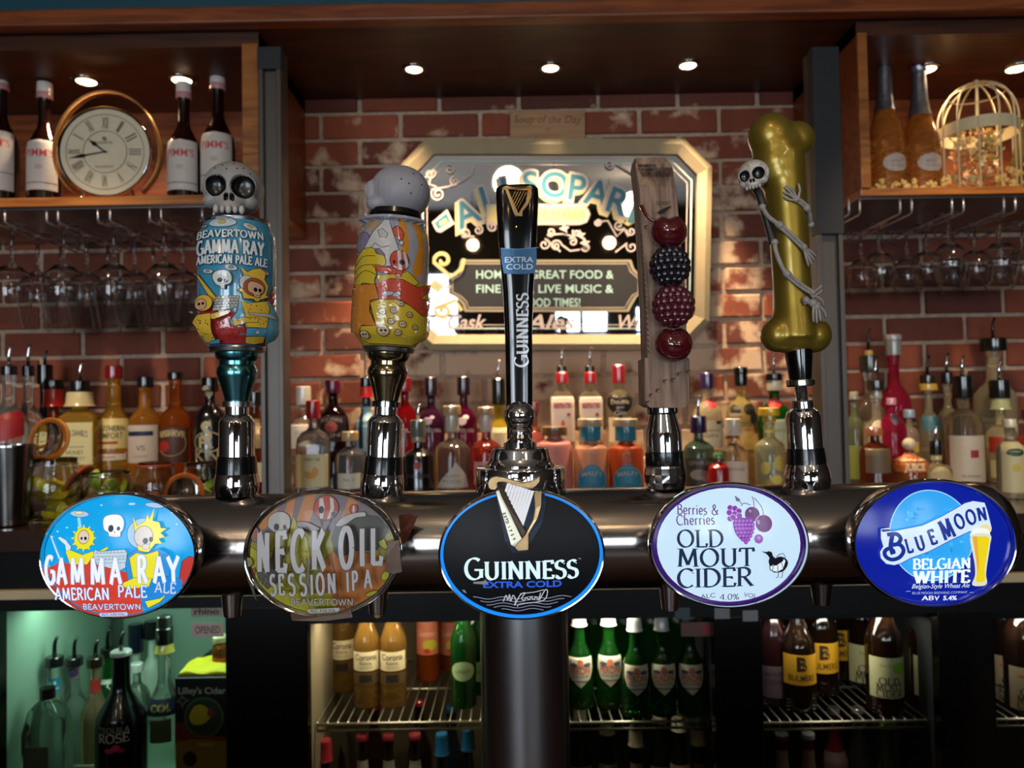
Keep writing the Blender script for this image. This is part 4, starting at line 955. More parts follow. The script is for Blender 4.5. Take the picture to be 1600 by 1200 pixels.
a.ell(486, 256, 62, 20, '#a9c4e6', K, .6, rot=4); a.ell(484, 250, 28, 9, '#e6dca0', K, .5); a.poly([(474, 278), (494, 278), (510, 345), (490, 345)], '#8fd4f2')
a.ell(950, 212, 58, 16, '#a9c4e6', K, .6, rot=8); a.ell(813, 200, 22, 7, '#a9d4ea'); a.poly([(300, 385), (312, 392), (378, 530), (362, 530)], '#bfd8ea')
for x, y in ((350, 362), (412, 338), (315, 395), (625, 204), (1090, 330), (1060, 260)): a.ell(x, y, 8, 4, '#bfe6f6', n=8)
a.poly([(645, 300), (660, 270), (710, 260), (755, 270), (776, 310), (770, 355), (758, 368), (756, 392), (735, 398), (690, 392), (682, 370), (655, 350)], '#f4f6f4', True, '#6b7684', .8)
a.ell(697, 345, 17, 22, '#22304f'); a.ell(744, 346, 11, 13, '#22304f'); a.ell(722, 368, 4, 6, '#4a5670'); [a.line([(x, 380), (x, 396)], .5, '#4a5670') for x in (700, 712, 724, 736, 746)]
a.poly([(470, 380), (490, 350), (520, 335), (560, 340), (590, 365), (600, 400), (585, 440), (550, 470), (500, 465), (470, 430)], Y_, line=K, lw=.5); a.ell(530, 394, 35, 42, '#d9c8b6', K, .7); a.ell(518, 402, 7, 9, K); a.ell(543, 402, 9, 11, K); a.ell(548, 388, 30, 42, Y_, n=3) if False else None
for i in range(12): t = 2*pi*i/12; a.poly([(532+62*cos(t-.12), 400+64*sin(t-.12)), (532+62*cos(t+.12), 400+64*sin(t+.12)), (532+82*cos(t), 400+84*sin(t))], Y_)
a.poly([(365, 400), (380, 390), (420, 410), (455, 450), (450, 480), (425, 490), (415, 440), (395, 425)], '#cfe0ea', line=K, lw=.5)
a.poly([(420, 480), (450, 470), (530, 500), (590, 480), (640, 475), (690, 450), (690, 465), (640, 500), (590, 520), (560, 560), (450, 560)], Y_, line=K, lw=.5)
a.poly([(610, 470), (640, 480), (790, 470), (808, 490), (800, 580), (760, 600), (620, 560), (600, 500)], '#bcd0dc', line=K, lw=.6)
for y in (490, 510, 530, 550): a.line([(612, y), (802, y)], .5, '#4c6074')
for i in range(8): a.line([(625+i*22, 472), (625+i*22, 490)], .5, '#4c6074'); a.line([(636+i*22, 510), (636+i*22, 530)], .5, '#4c6074')
a.ell(900, 375, 90, 92, '#9fc3e8', K, .6)
a.poly([(870, 330), (915, 300), (925, 260), (940, 290), (965, 220), (960, 300), (1000, 310), (1010, 345), (1045, 350), (1010, 375), (1035, 400), (1000, 410), (1020, 440), (980, 440), (940, 490), (880, 480), (850, 330), (840, 270)], Y_, line=K, lw=.6)
a.ell(910, 392, 56, 62, '#cfc6bf', K, .7); a.ell(922, 420, 16, 19, K); a.ell(955, 412, 12, 16, K); a.line([(905, 455), (950, 460)], .7, K); a.poly([(905, 440), (950, 440), (945, 470), (910, 470)], '#cfc6bf', line=K, lw=.5)
a.poly([(820, 500), (870, 470), (930, 495), (1000, 470), (1060, 500), (1070, 560), (1060, 640), (820, 660), (805, 560)], '#2f8fd6', line=K, lw=.6)
a.poly([(830, 520), (870, 490), (930, 500), (1000, 480), (1010, 560), (980, 650), (850, 650)], Y_, line=K, lw=.6); a.poly([(790, 670), (860, 640), (960, 650), (940, 700), (820, 710), (780, 690)], Y_, line=K, lw=.5)
for ch, x, w, h in (('G', 330, 78, 165), ('A', 408, 80, 160), ('M', 512, 112, 160), ('M', 640, 112, 160), ('A', 750, 84, 160), ('R', 910, 70, 165), ('A', 1010, 84, 160), ('Y', 1092, 90, 160)):
    big(a, ch, x, 598 if h == 160 else 592, w*.9, h, '#e9eef6', '#7fa3d0')
big(a, 'AMERICAN', 533, 736, 352, 74, '#e6ecf8', '#5573b0'); big(a, 'PALE', 846, 724, 178, 74, '#cfe3f8', '#5573b0', rot=2); big(a, 'ALE', 1042, 708, 126, 66, '#bcd2f0', '#5573b0', rot=6)
big(a, 'BEAVERTOWN', 713, 818, 360, 34, '#d6e2f6', '#5573b0', rot=1); a.poly([(640, 856), (800, 852), (808, 864), (800, 878), (640, 880), (630, 868)], '#a9c8f0'); a.text('ALC. 5.4% VOL.', 720, 866, 145, 17, '#223a6a')
a.build('printed_artwork', B1.t)

# badge 2: unlit illustrated
B2 = Badge(502, 866, 122, 98, 'unlit yellow and orange oval badge with skulls and balloons, brown tape on its rim')
satin = lambda h: mat('satin_' + h, h, .38, coat=.12, noise=.04, nscale=120)
B2.shell(CHROME_D, .93); B2.face(satin('#8e8a2e'), B2.a*.93, B2.b*.93)
a = Art(B2.dome, satin, (360, 740, 4.617), 9, 6e-5); A0, B0 = B2.a*.925, B2.b*.925
K, O_, Y_, G_, R_ = '#14130f', '#a8662f', '#a5a026', '#6d6068', '#a23c2a'
cp(B2, a, [(100, 150), (1250, 150), (1250, 430), (950, 470), (700, 420), (500, 420), (300, 430), (100, 470)], G_, A0, B0)
for xs_ in ((190, 330), (370, 450), (480, 590), (800, 900)): cp(B2, a, [(xs_[0], 330), (xs_[0]+60, 150), (xs_[1]+20, 150), (xs_[1], 300), (xs_[1]-20, 360), (xs_[0]+20, 420)], '#b0703a', A0, B0)
cp(B2, a, [(430, 420), (455, 310), (500, 400), (560, 470), (590, 700), (100, 700), (100, 500), (200, 560), (400, 560)], Y_, A0, B0, K)
cp(B2, a, [(740, 560), (900, 540), (1100, 640), (1250, 650), (1200, 900), (800, 1000), (600, 860), (650, 650)], O_, A0, B0, K)
cp(B2, a, [(110, 670), (180, 660), (250, 730), (300, 790), (600, 860), (720, 860), (760, 1010), (500, 1020), (200, 900), (100, 760)], Y_, A0, B0)
cp(B2, a, [(730, 470), (760, 380), (860, 350), (960, 310), (1060, 330), (1130, 410), (1100, 480), (1050, 560), (900, 560), (780, 610), (750, 560)], '#3b3a30', A0, B0, K)
cp(B2, a, [(300, 600), (330, 500), (400, 560), (330, 780), (260, 830), (200, 770), (180, 690), (240, 680)], '#55504a', A0, B0, K)
cp(B2, a, [(130, 690), (180, 670), (170, 740), (130, 745)], '#9a4c28', A0, B0, K)
a.poly([(270, 380), (275, 320), (320, 285), (380, 280), (425, 310), (435, 360), (425, 410), (400, 440), (330, 430), (300, 410)], '#a9a6a2', True, K, .9); a.ell(335, 385, 20, 24, K); a.ell(395, 385, 13, 15, K)
a.ell(690, 255, 88, 88, R_, K, 1); a.poly([(640, 190), (665, 185), (680, 250), (672, 330), (650, 330), (640, 260)], '#b9b4b0'); a.poly([(715, 180), (740, 195), (748, 260), (720, 330), (700, 335), (722, 260)], '#b9b4b0'); a.ell(657, 268, 19, 26, K); a.ell(742, 300, 14, 17, K); a.line([(650, 335), (665, 390)], .8, K); a.line([(725, 335), (705, 395)], .8, K)
a.ell(886, 268, 28, 32, R_, K, .8); a.ell(886, 268, 8, 28, '#b9b4b0'); a.poly([(490, 350), (550, 350), (600, 370), (650, 400), (620, 420), (540, 400), (490, 380)], '#8d8289', True, K, .8); a.poly([(760, 380), (800, 330), (870, 300), (960, 290), (970, 320), (900, 330), (820, 380)], '#a9a6a2', True, K, .8)
a.ell(180, 440, 34, 52, '#7d6a72', K, .8); a.ell(180, 440, 14, 40, '#a5564a')
a.poly([(1060, 500), (1100, 480), (1130, 540), (1110, 560), (1070, 530)], Y_, line=K); a.ell(1105, 745, 26, 36, Y_, K, .8, rot=30); a.poly([(960, 880), (1010, 850), (1050, 855), (1000, 890)], Y_, True, K, .8); a.poly([(830, 950), (860, 925), (880, 950)], Y_, line=K)
a.ell(130, 632, 34, 34, '#8d8f38', K, .8); a.ell(132, 632, 14, 14, '#7d7a74')
rd = random.Random(8)
for _ in range(50): x, y = rd.uniform(205, 320), rd.uniform(690, 800); a.line([(x, y), (x+rd.uniform(-9, 9), y+rd.uniform(-9, 9))], .7, '#8f8a84')
for _ in range(26): x, y = rd.uniform(380, 640), rd.uniform(540, 680); a.ell(x, y, rd.uniform(5, 11), rd.uniform(5, 11), rd.choice(['#6d5f52', '#8f8a84', '#7a4632']), K, .5, n=8)
a.line([(590, 600), (580, 760), (585, 960)], 2.2, '#6d6a72'); a.line([(700, 690), (760, 820), (860, 1000)], 2, '#5c3c1e'); a.line([(740, 560), (770, 700), (790, 860)], 1, K, smooth=True)
for ch, x, y, w, h in (('N', 268, 550, 95, 272), ('E', 395, 545, 85, 270), ('C', 520, 540, 100, 275), ('K', 662, 535, 98, 270), ('O', 856, 525, 98, 270), ('I', 965, 525, 34, 260), ('L', 1062, 520, 84, 250)):
    big(a, ch, x, y, w, h, '#b4b2b6', K)
for ch, x, w, h, y in (('S', 335, 50, 145, 778), ('E', 395, 46, 145, 775), ('S', 470, 56, 148, 775), ('S', 552, 56, 148, 775), ('I', 612, 18, 140, 775), ('O', 672, 60, 148, 772), ('N', 752, 62, 140, 768), ('I', 862, 20, 138, 762), ('P', 912, 46, 138, 755), ('A', 1002, 58, 130, 745)):
    big(a, ch, x, y, w, h, '#b4b2b6', K)
big(a, 'BEAVERTOWN', 678, 900, 442, 46, '#b4b2b6', '#4a4a3a', rot=1.5); a.poly([(580, 950), (790, 942), (798, 955), (785, 972), (590, 980), (572, 966)], '#b4b2b6'); a.text('ALC. 4.3% VOL.', 684, 961, 180, 22, K)
a.build('printed_artwork', B2.t)
TAPE = mat('brown_tape', '#5d4536', .35, noise=.15, nscale=60, bump=.2)
def tape(B, name, pts, off, m=TAPE, fl=None):
    V = [((x-B.cx)*B.k, -(off+o2), -(y-B.cy)*B.k) for x, y, o2 in pts]; n = len(V); V += [(v[0], v[1]+.0006, v[2]) for v in V]
    Fc = [list(range(n)), list(range(n, 2*n))[::-1]] + [[i, (i+1) % n, n+(i+1) % n, n+i] for i in range(n)]
    return mesh(name, V, Fc, m, B.t)
tape(B2, 'tape_strip', [(605, 848, .002), (622, 846, .001), (626, 895, .001), (612, 897, .002), (601, 893, .003), (603, 870, .003)], .0056)
tape(B2, 'tape_strip', [(455, 953, .002), (470, 958, .001), (505, 961, 0), (548, 955, 0), (549, 963, 0), (505, 968, 0), (470, 967, 0), (456, 966, 0)], .0060)
tape(B2, 'torn_tape', [(611, 818, -.03), (628, 815, -.028), (641, 818, -.022), (645, 816, -.02), (640, 828, -.022), (632, 845, -.024), (626, 858, -.026), (618, 862, -.02), (616, 840, -.02)], 0, mat('torn_tape', '#5a2c1c', .6, noise=.3, nscale=200, bump=.6))
tape(B2, 'tape_strip', [(382, 868, .001), (386, 872, .001), (398, 930, .0), (400, 938, 0), (394, 932, -.002), (384, 905, -.002)], .002, mat('grey_tape', '#5f574f', .4, noise=.1))

# badge 3: black with a blue glowing ring and a harp
B3 = Badge(815, 867, 129, 101, 'black oval badge with a glowing blue ring and a golden harp, centre')
B3.shell(CHROME_D, .985); B3.face(mat('badge_black', '#030408', .42, spec=.22, noise=.03), B3.a*.93, B3.b*.93)
B3.oval('light_ring', [(.0005, B3.a*.985, B3.b*.983), (.0028, B3.a*.975, B3.b*.972), (.0030, B3.a*.955, B3.b*.95), (.0005, B3.a*.94, B3.b*.93)], lit('#1f8cf5', .95))
a = Art(B3.dome, lit, (660, 720, 4.616), 9, 6e-5)
a.glyphs(serif2d('GUINNESS', .17, .06, .04, .84), 715, 775, 815, 150, '#d6f1fa')
a.ink = lambda c: lit(c, .75); a.text('EXTRA COLD', 718, 888, 560, 44, '#2f63e8', .03)
a.ink = ink
for j in range(5):
    hw = (350, 300, 255, 205, 150)[j]; yy = 985+j*22
    a.line([(715-hw+i*2*hw/50, yy+8*sin((715-hw+i*2*hw/50)*.03)) for i in range(51)], 1.0, '#b9bcd6')
a.line([(580, 1010), (600, 965), (612, 1000), (625, 960), (632, 1010), (650, 965), (668, 1000), (660, 1040), (700, 965), (735, 950), (712, 985), (725, 1005), (745, 985), (762, 1000), (778, 980), (796, 1000), (812, 980), (830, 1000), (846, 950), (838, 1000), (880, 930), (895, 950), (860, 1010), (700, 1030), (680, 1050)], 1.5, '#e8eef8', smooth=True)
a.line([(700, 955), (800, 945), (870, 930)], 1.2, '#e8eef8'); a.text('TM', 1128, 716, 18, 9, '#d6e1fa')
a.poly([(366, 880), (372, 866), (440, 862), (455, 850), (475, 880), (440, 885)], '#9a9da2'); a.poly([(284, 925), (305, 925), (320, 950), (300, 945)], '#9a9da2')
a.build('printed_lettering', B3.t)
def b3(u, v, off): p = B3.dome(815+(u-815)*.92, 867+(v-867)*.92, 0); return Vector(((u-B3.cx)*B3.k, p.y-.0012-off, -(v-B3.cy)*B3.k))
z3 = lambda pts: [(660+x/4.616, 720+y/4.616) for x, y in pts]
relief('harp_shield', [z3([(535, 215), (880, 215), (900, 300), (870, 450), (775, 600), (765, 655), (650, 660), (600, 580)])], b3, -.004, .0008, mat('navy_shield', '#16233f', .2, coat=.6), B3.t)
HG = mat('harp_gold', '#c4a274', .25, .85, noise=.12, nscale=300)
relief('harp_neck', [z3([(490, 200), (482, 165), (500, 132), (545, 118), (600, 126), (680, 152), (740, 166), (800, 155), (845, 128), (858, 118), (852, 165), (825, 195), (800, 210), (730, 200), (660, 180), (600, 160), (558, 160), (548, 172), (552, 195), (535, 215), (505, 214)])], b3, 0, .0048, HG, B3.t, .0004)
relief('harp_soundboard', [z3([(538, 225), (565, 215), (722, 560), (665, 612), (640, 600)])], b3, 0, .0036, mat('harp_pale', '#b9b3a0', .3, .7, noise=.1), B3.t, .0003)
relief('harp_rib', [z3([(552, 190), (590, 205), (752, 510), (722, 548), (580, 265)])], b3, 0, .0042, mat('harp_dark', '#3a2a20', .35, .6, noise=.3, nscale=500), B3.t, .0003)
relief('harp_pillar', [z3([(812, 240), (868, 225), (862, 330), (832, 420), (768, 525), (765, 635), (690, 642), (664, 612), (745, 525), (800, 430), (816, 350)])], b3, 0, .0044, HG, B3.t, .0004)
relief('harp_strings', [z3([(622+i*21.5, 172+i*6.5), (640+i*21.5, 178+i*6.5), (606+i*14+12, 240+i*29), (604+i*13.5, 222+i*29)]) for i in range(9)], b3, 0, .0030, lit('#e6e8ee', .75), B3.t)
def r3(u, v, off): return b3(u, v, off+.0037)
a = Art(r3, ink, (660, 720, 4.616), 9, 2e-5)
for ch, x, y in (('E', 597, 382), ('S', 604, 402), ('T', 611, 421), ('D', 618, 441), ('1', 630, 473), ('7', 640, 500), ('5', 652, 528), ('9', 664, 557)): a.text(ch, x, y, None, 20, '#2a2722', .03, rot=68)
a.build('harp_lettering', B3.t)

# badge 4: white cider
B4 = Badge(1141, 853, 124, 97, 'backlit white oval badge with purple rim lettered for berries and cherries cider')
B4.shell(CHROME_D, .945); B4.face(lit('#3b1a6e', .75), B4.a*.945, B4.b*.945)
a = Art(B4.dome, lit, (980, 740, 5), 9, 6e-5); FRA = a.fr; a.fr = (0, 0, 1)
a.poly([(1141+B4.a*.897*cos(2*pi*i/48), 852.5+B4.b*.905*sin(2*pi*i/48)) for i in range(48)], '#c3dff2'); a.fr = FRA
PU, NV = '#5c2470', '#1f2d48'
a.glyphs(serif2d('Berries &', .13, .08, .05), 568, 285, 320, 76, PU, rot=1.5)
a.glyphs(serif2d('Cherries', .13, .08, .05), 548, 362, 295, 76, PU, rot=-1)
a.glyphs(serif2d('OLD', .15, .06, .04), 580, 505, 360, 132, NV); a.glyphs(serif2d('MOUT', .15, .055, .03), 695, 652, 600, 140, NV); a.glyphs(serif2d('CIDER', .15, .055, .02), 690, 808, 585, 148, NV, rot=-1)
a.text('ALC', 632, 952, 112, 36, PU, rot=-7); a.glyphs(serif2d('4.0%', .12, .05, .02), 798, 962, 152, 48, PU); a.text('VOL', 960, 953, 104, 34, PU, rot=9)
PB, PC = '#7a2f9c', '#5d2468'
for x, y in ((815, 275), (850, 280), (880, 300), (805, 310), (845, 320), (880, 335), (808, 355), (830, 345)): a.ell(x, y, 23, 22, PB, '#d9b8ea', .7)
a.ell(980, 325, 56, 54, PC, '#3b1648', .6); a.ell(965, 300, 10, 12, '#a678b8'); a.ell(1067, 398, 68, 68, PC, '#d9c8ea', 1); a.ell(1025, 385, 12, 18, '#a678b8'); a.ell(1020, 512, 32, 33, '#9a5ab0', '#6a2a88', .7); a.ell(1022, 505, 14, 13, '#b784cc')
a.poly([(830, 370), (870, 345), (920, 350), (970, 350), (988, 400), (975, 460), (945, 500), (915, 535), (870, 505), (840, 460), (828, 410)], '#7a2f9c', True)
for j, (y, x0, x1, n) in enumerate(((372, 848, 962, 5), (400, 842, 974, 6), (428, 846, 970, 6), (456, 852, 960, 5), (482, 866, 946, 4), (508, 888, 928, 3), (528, 908, 908, 1))):
    for i in range(n): a.ell(x0+(x1-x0)*i/max(1, n-1), y, 14, 14, '#a052c4', '#5b1f7c', .7, n=12)
for q in ([(985, 275), (985, 220), (975, 185)], [(1055, 350), (1045, 270), (990, 195)], [(885, 255), (910, 235), (960, 250)], [(890, 240), (860, 200), (845, 180)]): a.line(q, 1.2, '#6b5a78', smooth=True)
a.poly([(845, 182), (872, 198), (880, 215), (855, 220), (846, 200)], '#6b6a88', True)
a.poly([(1025, 600), (1062, 608), (1085, 602), (1105, 612), (1112, 640), (1135, 660), (1120, 700), (1090, 712), (1082, 680), (1090, 650), (1075, 628), (1060, 614)], '#14161f', line='#14161f')
a.poly([(1130, 660), (1180, 645), (1225, 670), (1232, 710), (1200, 755), (1160, 762), (1120, 720)], '#14161f', True)
a.line([(1088, 700), (1090, 740), (1120, 762), (1160, 765), (1195, 745), (1185, 735), (1160, 745), (1120, 735), (1100, 710)], 1.0, '#14161f'); a.poly([(1092, 712), (1140, 708), (1190, 680), (1200, 660), (1215, 680), (1195, 740), (1150, 762), (1110, 755), (1090, 735)], '#dbe8f2', line='#14161f', lw=.9)
for q in ([(1115, 712), (1110, 752)], [(1150, 705), (1152, 760)], [(1180, 688), (1195, 738)]): a.line(q, .9, '#14161f')
a.line([(1140, 645), (1165, 625), (1195, 620), (1212, 650), (1205, 665)], 1, '#14161f'); a.line([(1158, 762), (1150, 805), (1135, 803)], 1, '#14161f'); a.line([(1190, 758), (1184, 805), (1168, 803)], 1, '#14161f')
for x, y in ((1237, 802), (1260, 790), (1286, 802)): a.ell(x, y, 4, 3, '#14161f', n=6)
a.build('printed_artwork', B4.t)

# badge 5: deep blue
B5 = Badge(1463, 850, 127, 99, 'backlit deep blue oval badge with pale moon, banner and beer glass')
B5.shell(CHROME_D, .95); B5.face(lit('#0c1f9a', .8), B5.a*.95, B5.b*.95)
a = Art(B5.dome, lit, (1300, 740, 5), 9, 6e-5)
cp(B5, a, [(785+325*cos(2*pi*i/50), 487+350*sin(2*pi*i/50)) for i in range(50)], '#9fd0f0', B5.a*.93, B5.b*.93)
cp(B5, a, [(785+317*cos(2*pi*i/50), 487+342*sin(2*pi*i/50)) for i in range(50)], '#2fa0ea', B5.a*.93, B5.b*.93)
rd = random.Random(5)
for i in range(46):
    t = rd.uniform(0, 6.28); r = 300*sqrt(rd.random()); a.ell(785+r*cos(t)*.85, 487+r*sin(t)*.9, rd.uniform(8, 34), rd.uniform(6, 22), rd.choice(['#46aef0', '#3fb4e8', '#2790dc', '#58bcf0']), n=9)
bn = [(388, 425), (455, 415), (462, 445), (700, 400), (860, 330), (1040, 240), (1110, 224), (1205, 240), (1220, 300), (1245, 440), (1180, 435), (1060, 455), (900, 520), (740, 600), (600, 650), (530, 690), (480, 705), (420, 695), (380, 650), (375, 600), (400, 560), (385, 500)]
a.poly(bn, '#cfe2f8', line='#1b3aa8', lw=1); a.poly([(390, 430), (452, 428), (462, 442), (400, 450)], '#16246a')
DB = '#17308c'
a.line([(432, 470), (500, 465), (530, 500), (505, 540), (455, 548)], 6, DB, smooth=True); a.line([(470, 470), (455, 560), (470, 620)], 6.5, DB, smooth=True); a.line([(455, 548), (520, 545), (548, 590), (520, 640), (465, 660), (420, 640), (410, 600), (440, 575), (470, 590), (475, 615)], 6, DB, smooth=True)
for ch, x, y, w, h, r in (('L', 588, 552, 44, 110, 13), ('U', 672, 532, 66, 110, 15), ('E', 765, 490, 50, 110, 17), ('M', 880, 432, 100, 150, 20), ('O', 982, 375, 72, 108, 18), ('O', 1076, 345, 74, 108, 14), ('N', 1168, 325, 74, 100, 6)):
    a.glyphs(serif2d(ch, .25, .15, .02), x, y, w*1.06, h*.98, DB, rot=-r)
a.glyphs(serif2d('BELGIAN', .22, .09, .05), 838, 694, 450, 80, '#e9f7fb'); a.glyphs(serif2d('WHITE', .24, .09, .05), 838, 795, 440, 96, '#e9f7fb'); a.line([(612, 742), (1065, 740)], .6, DB)
a.text('Belgian-Style Wheat Ale', 835, 866, 440, 36, '#dcecf8', shear=.35); a.text('BLUE MOON BREWING COMPANY', 828, 920, 425, 19, '#a9bce8'); a.line([(568, 906), (602, 906)], .7, '#a9bce8'); a.line([(1056, 924), (1090, 924)], .7, '#a9bce8')
a.glyphs(serif2d('AB', .2, .09, .04), 735, 960, 90, 34, '#e4ecfa'); a.text('V  5.4%', 870, 962, 175, 34, '#e4ecfa', .03)
a.ell(1180, 440, 52, 38, '#e8d8a0', n=16); a.poly([(1060, 465), (1085, 435), (1140, 428), (1200, 440), (1215, 470), (1205, 490), (1065, 490)], '#eef2ee', True)
a.poly([(1060, 480), (1215, 480), (1212, 560), (1198, 640), (1185, 720), (1180, 790), (1190, 860), (1130, 876), (1070, 860), (1090, 790), (1085, 700), (1070, 620)], '#d8dcc8', True); a.poly([(1085, 500), (1200, 500), (1195, 580), (1180, 660), (1168, 740), (1170, 835), (1100, 835), (1108, 760), (1104, 680), (1092, 590)], '#e8cf1c', True); a.poly([(1070, 490), (1110, 490), (1112, 600), (1120, 700), (1108, 800), (1100, 700), (1085, 600)], '#e3a83a')
a.build('printed_artwork', B5.t)
# stub arms that carry the badges from the tube
for B in (B1, B2, B3, B4, B5):
    V, Fc = [], []; zc_ = tc_.z - B.t.location.z; tubev(V, Fc, [(0, .045, 0), (0, TD-B.D-TR*.8, zc_)], .018, 20); mesh('mounting_stub', V, Fc, CHROME_D, B.t, True)
# ================================================================ bottles
def prof_of(kind, r):
    """(height fraction, radius fraction, squareness)"""
    return {
     'round': [(0, .92), (.01, 1), (.60, 1), (.66, .93), (.71, .70), (.75, .42), (.79, .34), (.95, .32), (.955, .37), (1, .37)],
     'slim': [(0, .92), (.01, 1), (.66, 1), (.72, .9), (.78, .55), (.82, .38), (.97, .36), (1, .40)],
     'tall': [(0, .92), (.01, 1), (.52, 1), (.60, .93), (.68, .66), (.75, .42), (.80, .36), (.96, .34), (1, .38)],
     'squat': [(0, .94), (.015, 1), (.66, 1), (.75, .93), (.82, .68), (.86, .38), (.89, .30), (.98, .29), (1, .33)],
     'high': [(0, .93), (.012, 1), (.81, 1), (.86, .93), (.905, .68), (.935, .42), (1, .38)],
     'beer': [(0, .9), (.012, 1), (.53, 1), (.60, .95), (.70, .62), (.78, .44), (.95, .38), (.955, .44), (1, .44)],
     'champ': [(0, .9), (.012, 1), (.36, 1), (.46, .93), (.56, .72), (.64, .48), (.72, .38), (.95, .30), (.955, .34), (.98, .34), (1, .30)],
    }[kind]
SQ = {'round': 2, 'slim': 2, 'tall': 2, 'squat': 2, 'high': 2, 'beer': 2, 'champ': 2}
def bglass(h, ior):
    k = f'bottle_glass_{h}_{ior}'
    return MATS.get(k) or mat(k, h, .03, trans=.95 if min(srgb(h)) > .5 else .82, ior=ior, noise=.02)
def bottle(label, cx, yt, w, D, kind='round', col='#e8eee8', caps=(), labels=(), base=None, group=None, sq=2, gl=True, yaw=0, name='bottle', cat='bottle', fill=None, ior=1.36, body_h=None, deco=None):
    base = CZ if base is None else base
    p = P(cx, yt, D); k = px(D); R = w*k/2; H = p.z - base; yaw_ = math.atan2(p.x, D)*.35 + yaw
    t = thing(name, label, cat, (p.x, D, base+.0004), (0, 0, -yaw_), group)
    zs = H; segs = []
    for c in caps: segs.append((c, zs, zs-c[2]*k)); zs -= c[2]*k
    pr = prof_of(kind, R); zb = zs
    m = bglass(col, ior) if gl is True else gl
    n = 5 if sq > 2 else 2
    rings = [(f*zb, R*q, R*q*(.72 if sq > 3 else 1), (sq if q > .6 else 2)) for f, q in pr]
    loft('glass_body', rings, m, t, 36)
    if fill:    # liquid level shown as a darker core
        lv = fill[1]; rr = [(.006, R*.86)] + [(f*zb, max(.002, R*q-.0035)) for f, q in pr if .012 < f < lv] + [(lv*zb, R*.9*next(q for f, q in pr if f >= lv))]
        loft('liquid', [(z, a, a*(.7 if sq > 3 else 1), (sq if a > R*.6 else 2)) for z, a in rr], glass(fill[0], 1.33, .02), t, 30)
    neck = pr[-1][1]*R
    for c, z1, z0 in segs:
        kd, cc, hpx = c[0], c[1], c[2]; rf = c[3] if len(c) > 3 else 1.12
        if kd == 'cap': loft('cap', [(z0-.001, neck*rf), (z0+.001, neck*rf*1.02), (z1-.002, neck*rf), (z1, neck*rf*.9)], gloss(cc) if cc[0] == '#' else MATS[cc], t, 24)
        elif kd == 'foil': loft('neck_foil', [(z0-.02*H, neck*1.25*rf), (z0, neck*1.1*rf), (z1, neck*rf)], gloss(cc), t, 24)
        elif kd == 'pour':
            rs = .0042
            V, Fc = [], []; tubev(V, Fc, [(0, 0, z0-.004), (0, 0, z0+(z1-z0)*.55), (.002, 0, z0+(z1-z0)*.8), (.006, 0, z1)], [rs, rs*.9, rs*.8, rs*.65], 10); mesh('pourer_spout', V, Fc, CHROME if cc == 'c' else BLACKP, t, True)
        elif kd == 'ball': V, Fc = [], []; sphv(V, Fc, (0, 0, (z0+z1)/2), (z1-z0)/2, 14, 10); mesh('stopper', V, Fc, gloss(cc), t, True)
    def surf(x, z, off):
        # radius at height
        f = z/zb if zb else 0; q = 1
        for a_, b_ in zip(pr, pr[1:]):
            if a_[0] <= f <= b_[0] and b_[0] > a_[0]: q = a_[1]+(b_[1]-a_[1])*(f-a_[0])/(b_[0]-a_[0])
        r = R*q
        if sq > 3: return Vector((x, -(r*.72*(1-abs(x/(r*1.001))**sq)**(1/sq) if abs(x) < r else 0)-off, z))
        th = max(-1.5, min(1.5, x/r*1.2)); return Vector(((r+off)*sin(th), -(r+off)*cos(th), z))
    for L in labels:
        y0, y1, w0, lc = L['y'][0], L['y'][1], L.get('w', .92), L['c']; ox = L.get('x', 0)*k
        def fnl(u, v, off): return surf(u, v, off)
        a = Art(fnl, ink, (0, 0, 1), w*k*.1, 1.2e-4); a.layer = 5
        z1, z0 = P(cx, y0, D).z-base, P(cx, y1, D).z-base; hw = R*w0
        sh = L.get('shape', 'rect'); zc = (z0+z1)/2; hh = (z1-z0)/2
        if lc:
            if sh == 'rect': pts = [(ox-hw, z0), (ox, z0), (ox+hw, z0), (ox+hw, z1), (ox, z1), (ox-hw, z1)]
            elif sh == 'oval': pts = [(ox+hw*cos(t_*pi/10), zc+hh*sin(t_*pi/10)) for t_ in range(20)]
            elif sh == 'dome': pts = [(ox-hw, z0), (ox+hw, z0)] + [(ox+hw*cos(t_*pi/12), z0+2*hh*sin(t_*pi/12)) for t_ in range(1, 12)]
            elif sh == 'heart':
                pts = []
                for i in range(28): t_ = 2*pi*i/28; pts.append((ox+hw*sin(t_)**3, zc+hh*(13*cos(t_)-5*cos(2*t_)-2*cos(3*t_)-cos(4*t_)+2.5)/14.5))
            elif sh == 'tri': pts = [(ox-hw, z0), (ox+hw, z0), (ox+hw*.8, z0+hh), (ox+hw*.25, z1)]
            elif sh == 'peroni': pts = [(ox-hw*.95, z1), (ox+hw*.95, z1), (ox+hw, zc+hh*.2), (ox+hw*.75, zc-hh*.4), (ox, z0), (ox-hw*.75, zc-hh*.4), (ox-hw, zc+hh*.2)]
            elif sh == 'tilt': pts = [(ox-hw, z0-hh*.4), (ox+hw, z0+hh*.5), (ox+hw, z1+hh*.6), (ox-hw, z1-hh*.3)]
            a.frz = 1; a.poly([(x, z) for x, z in pts], lc)
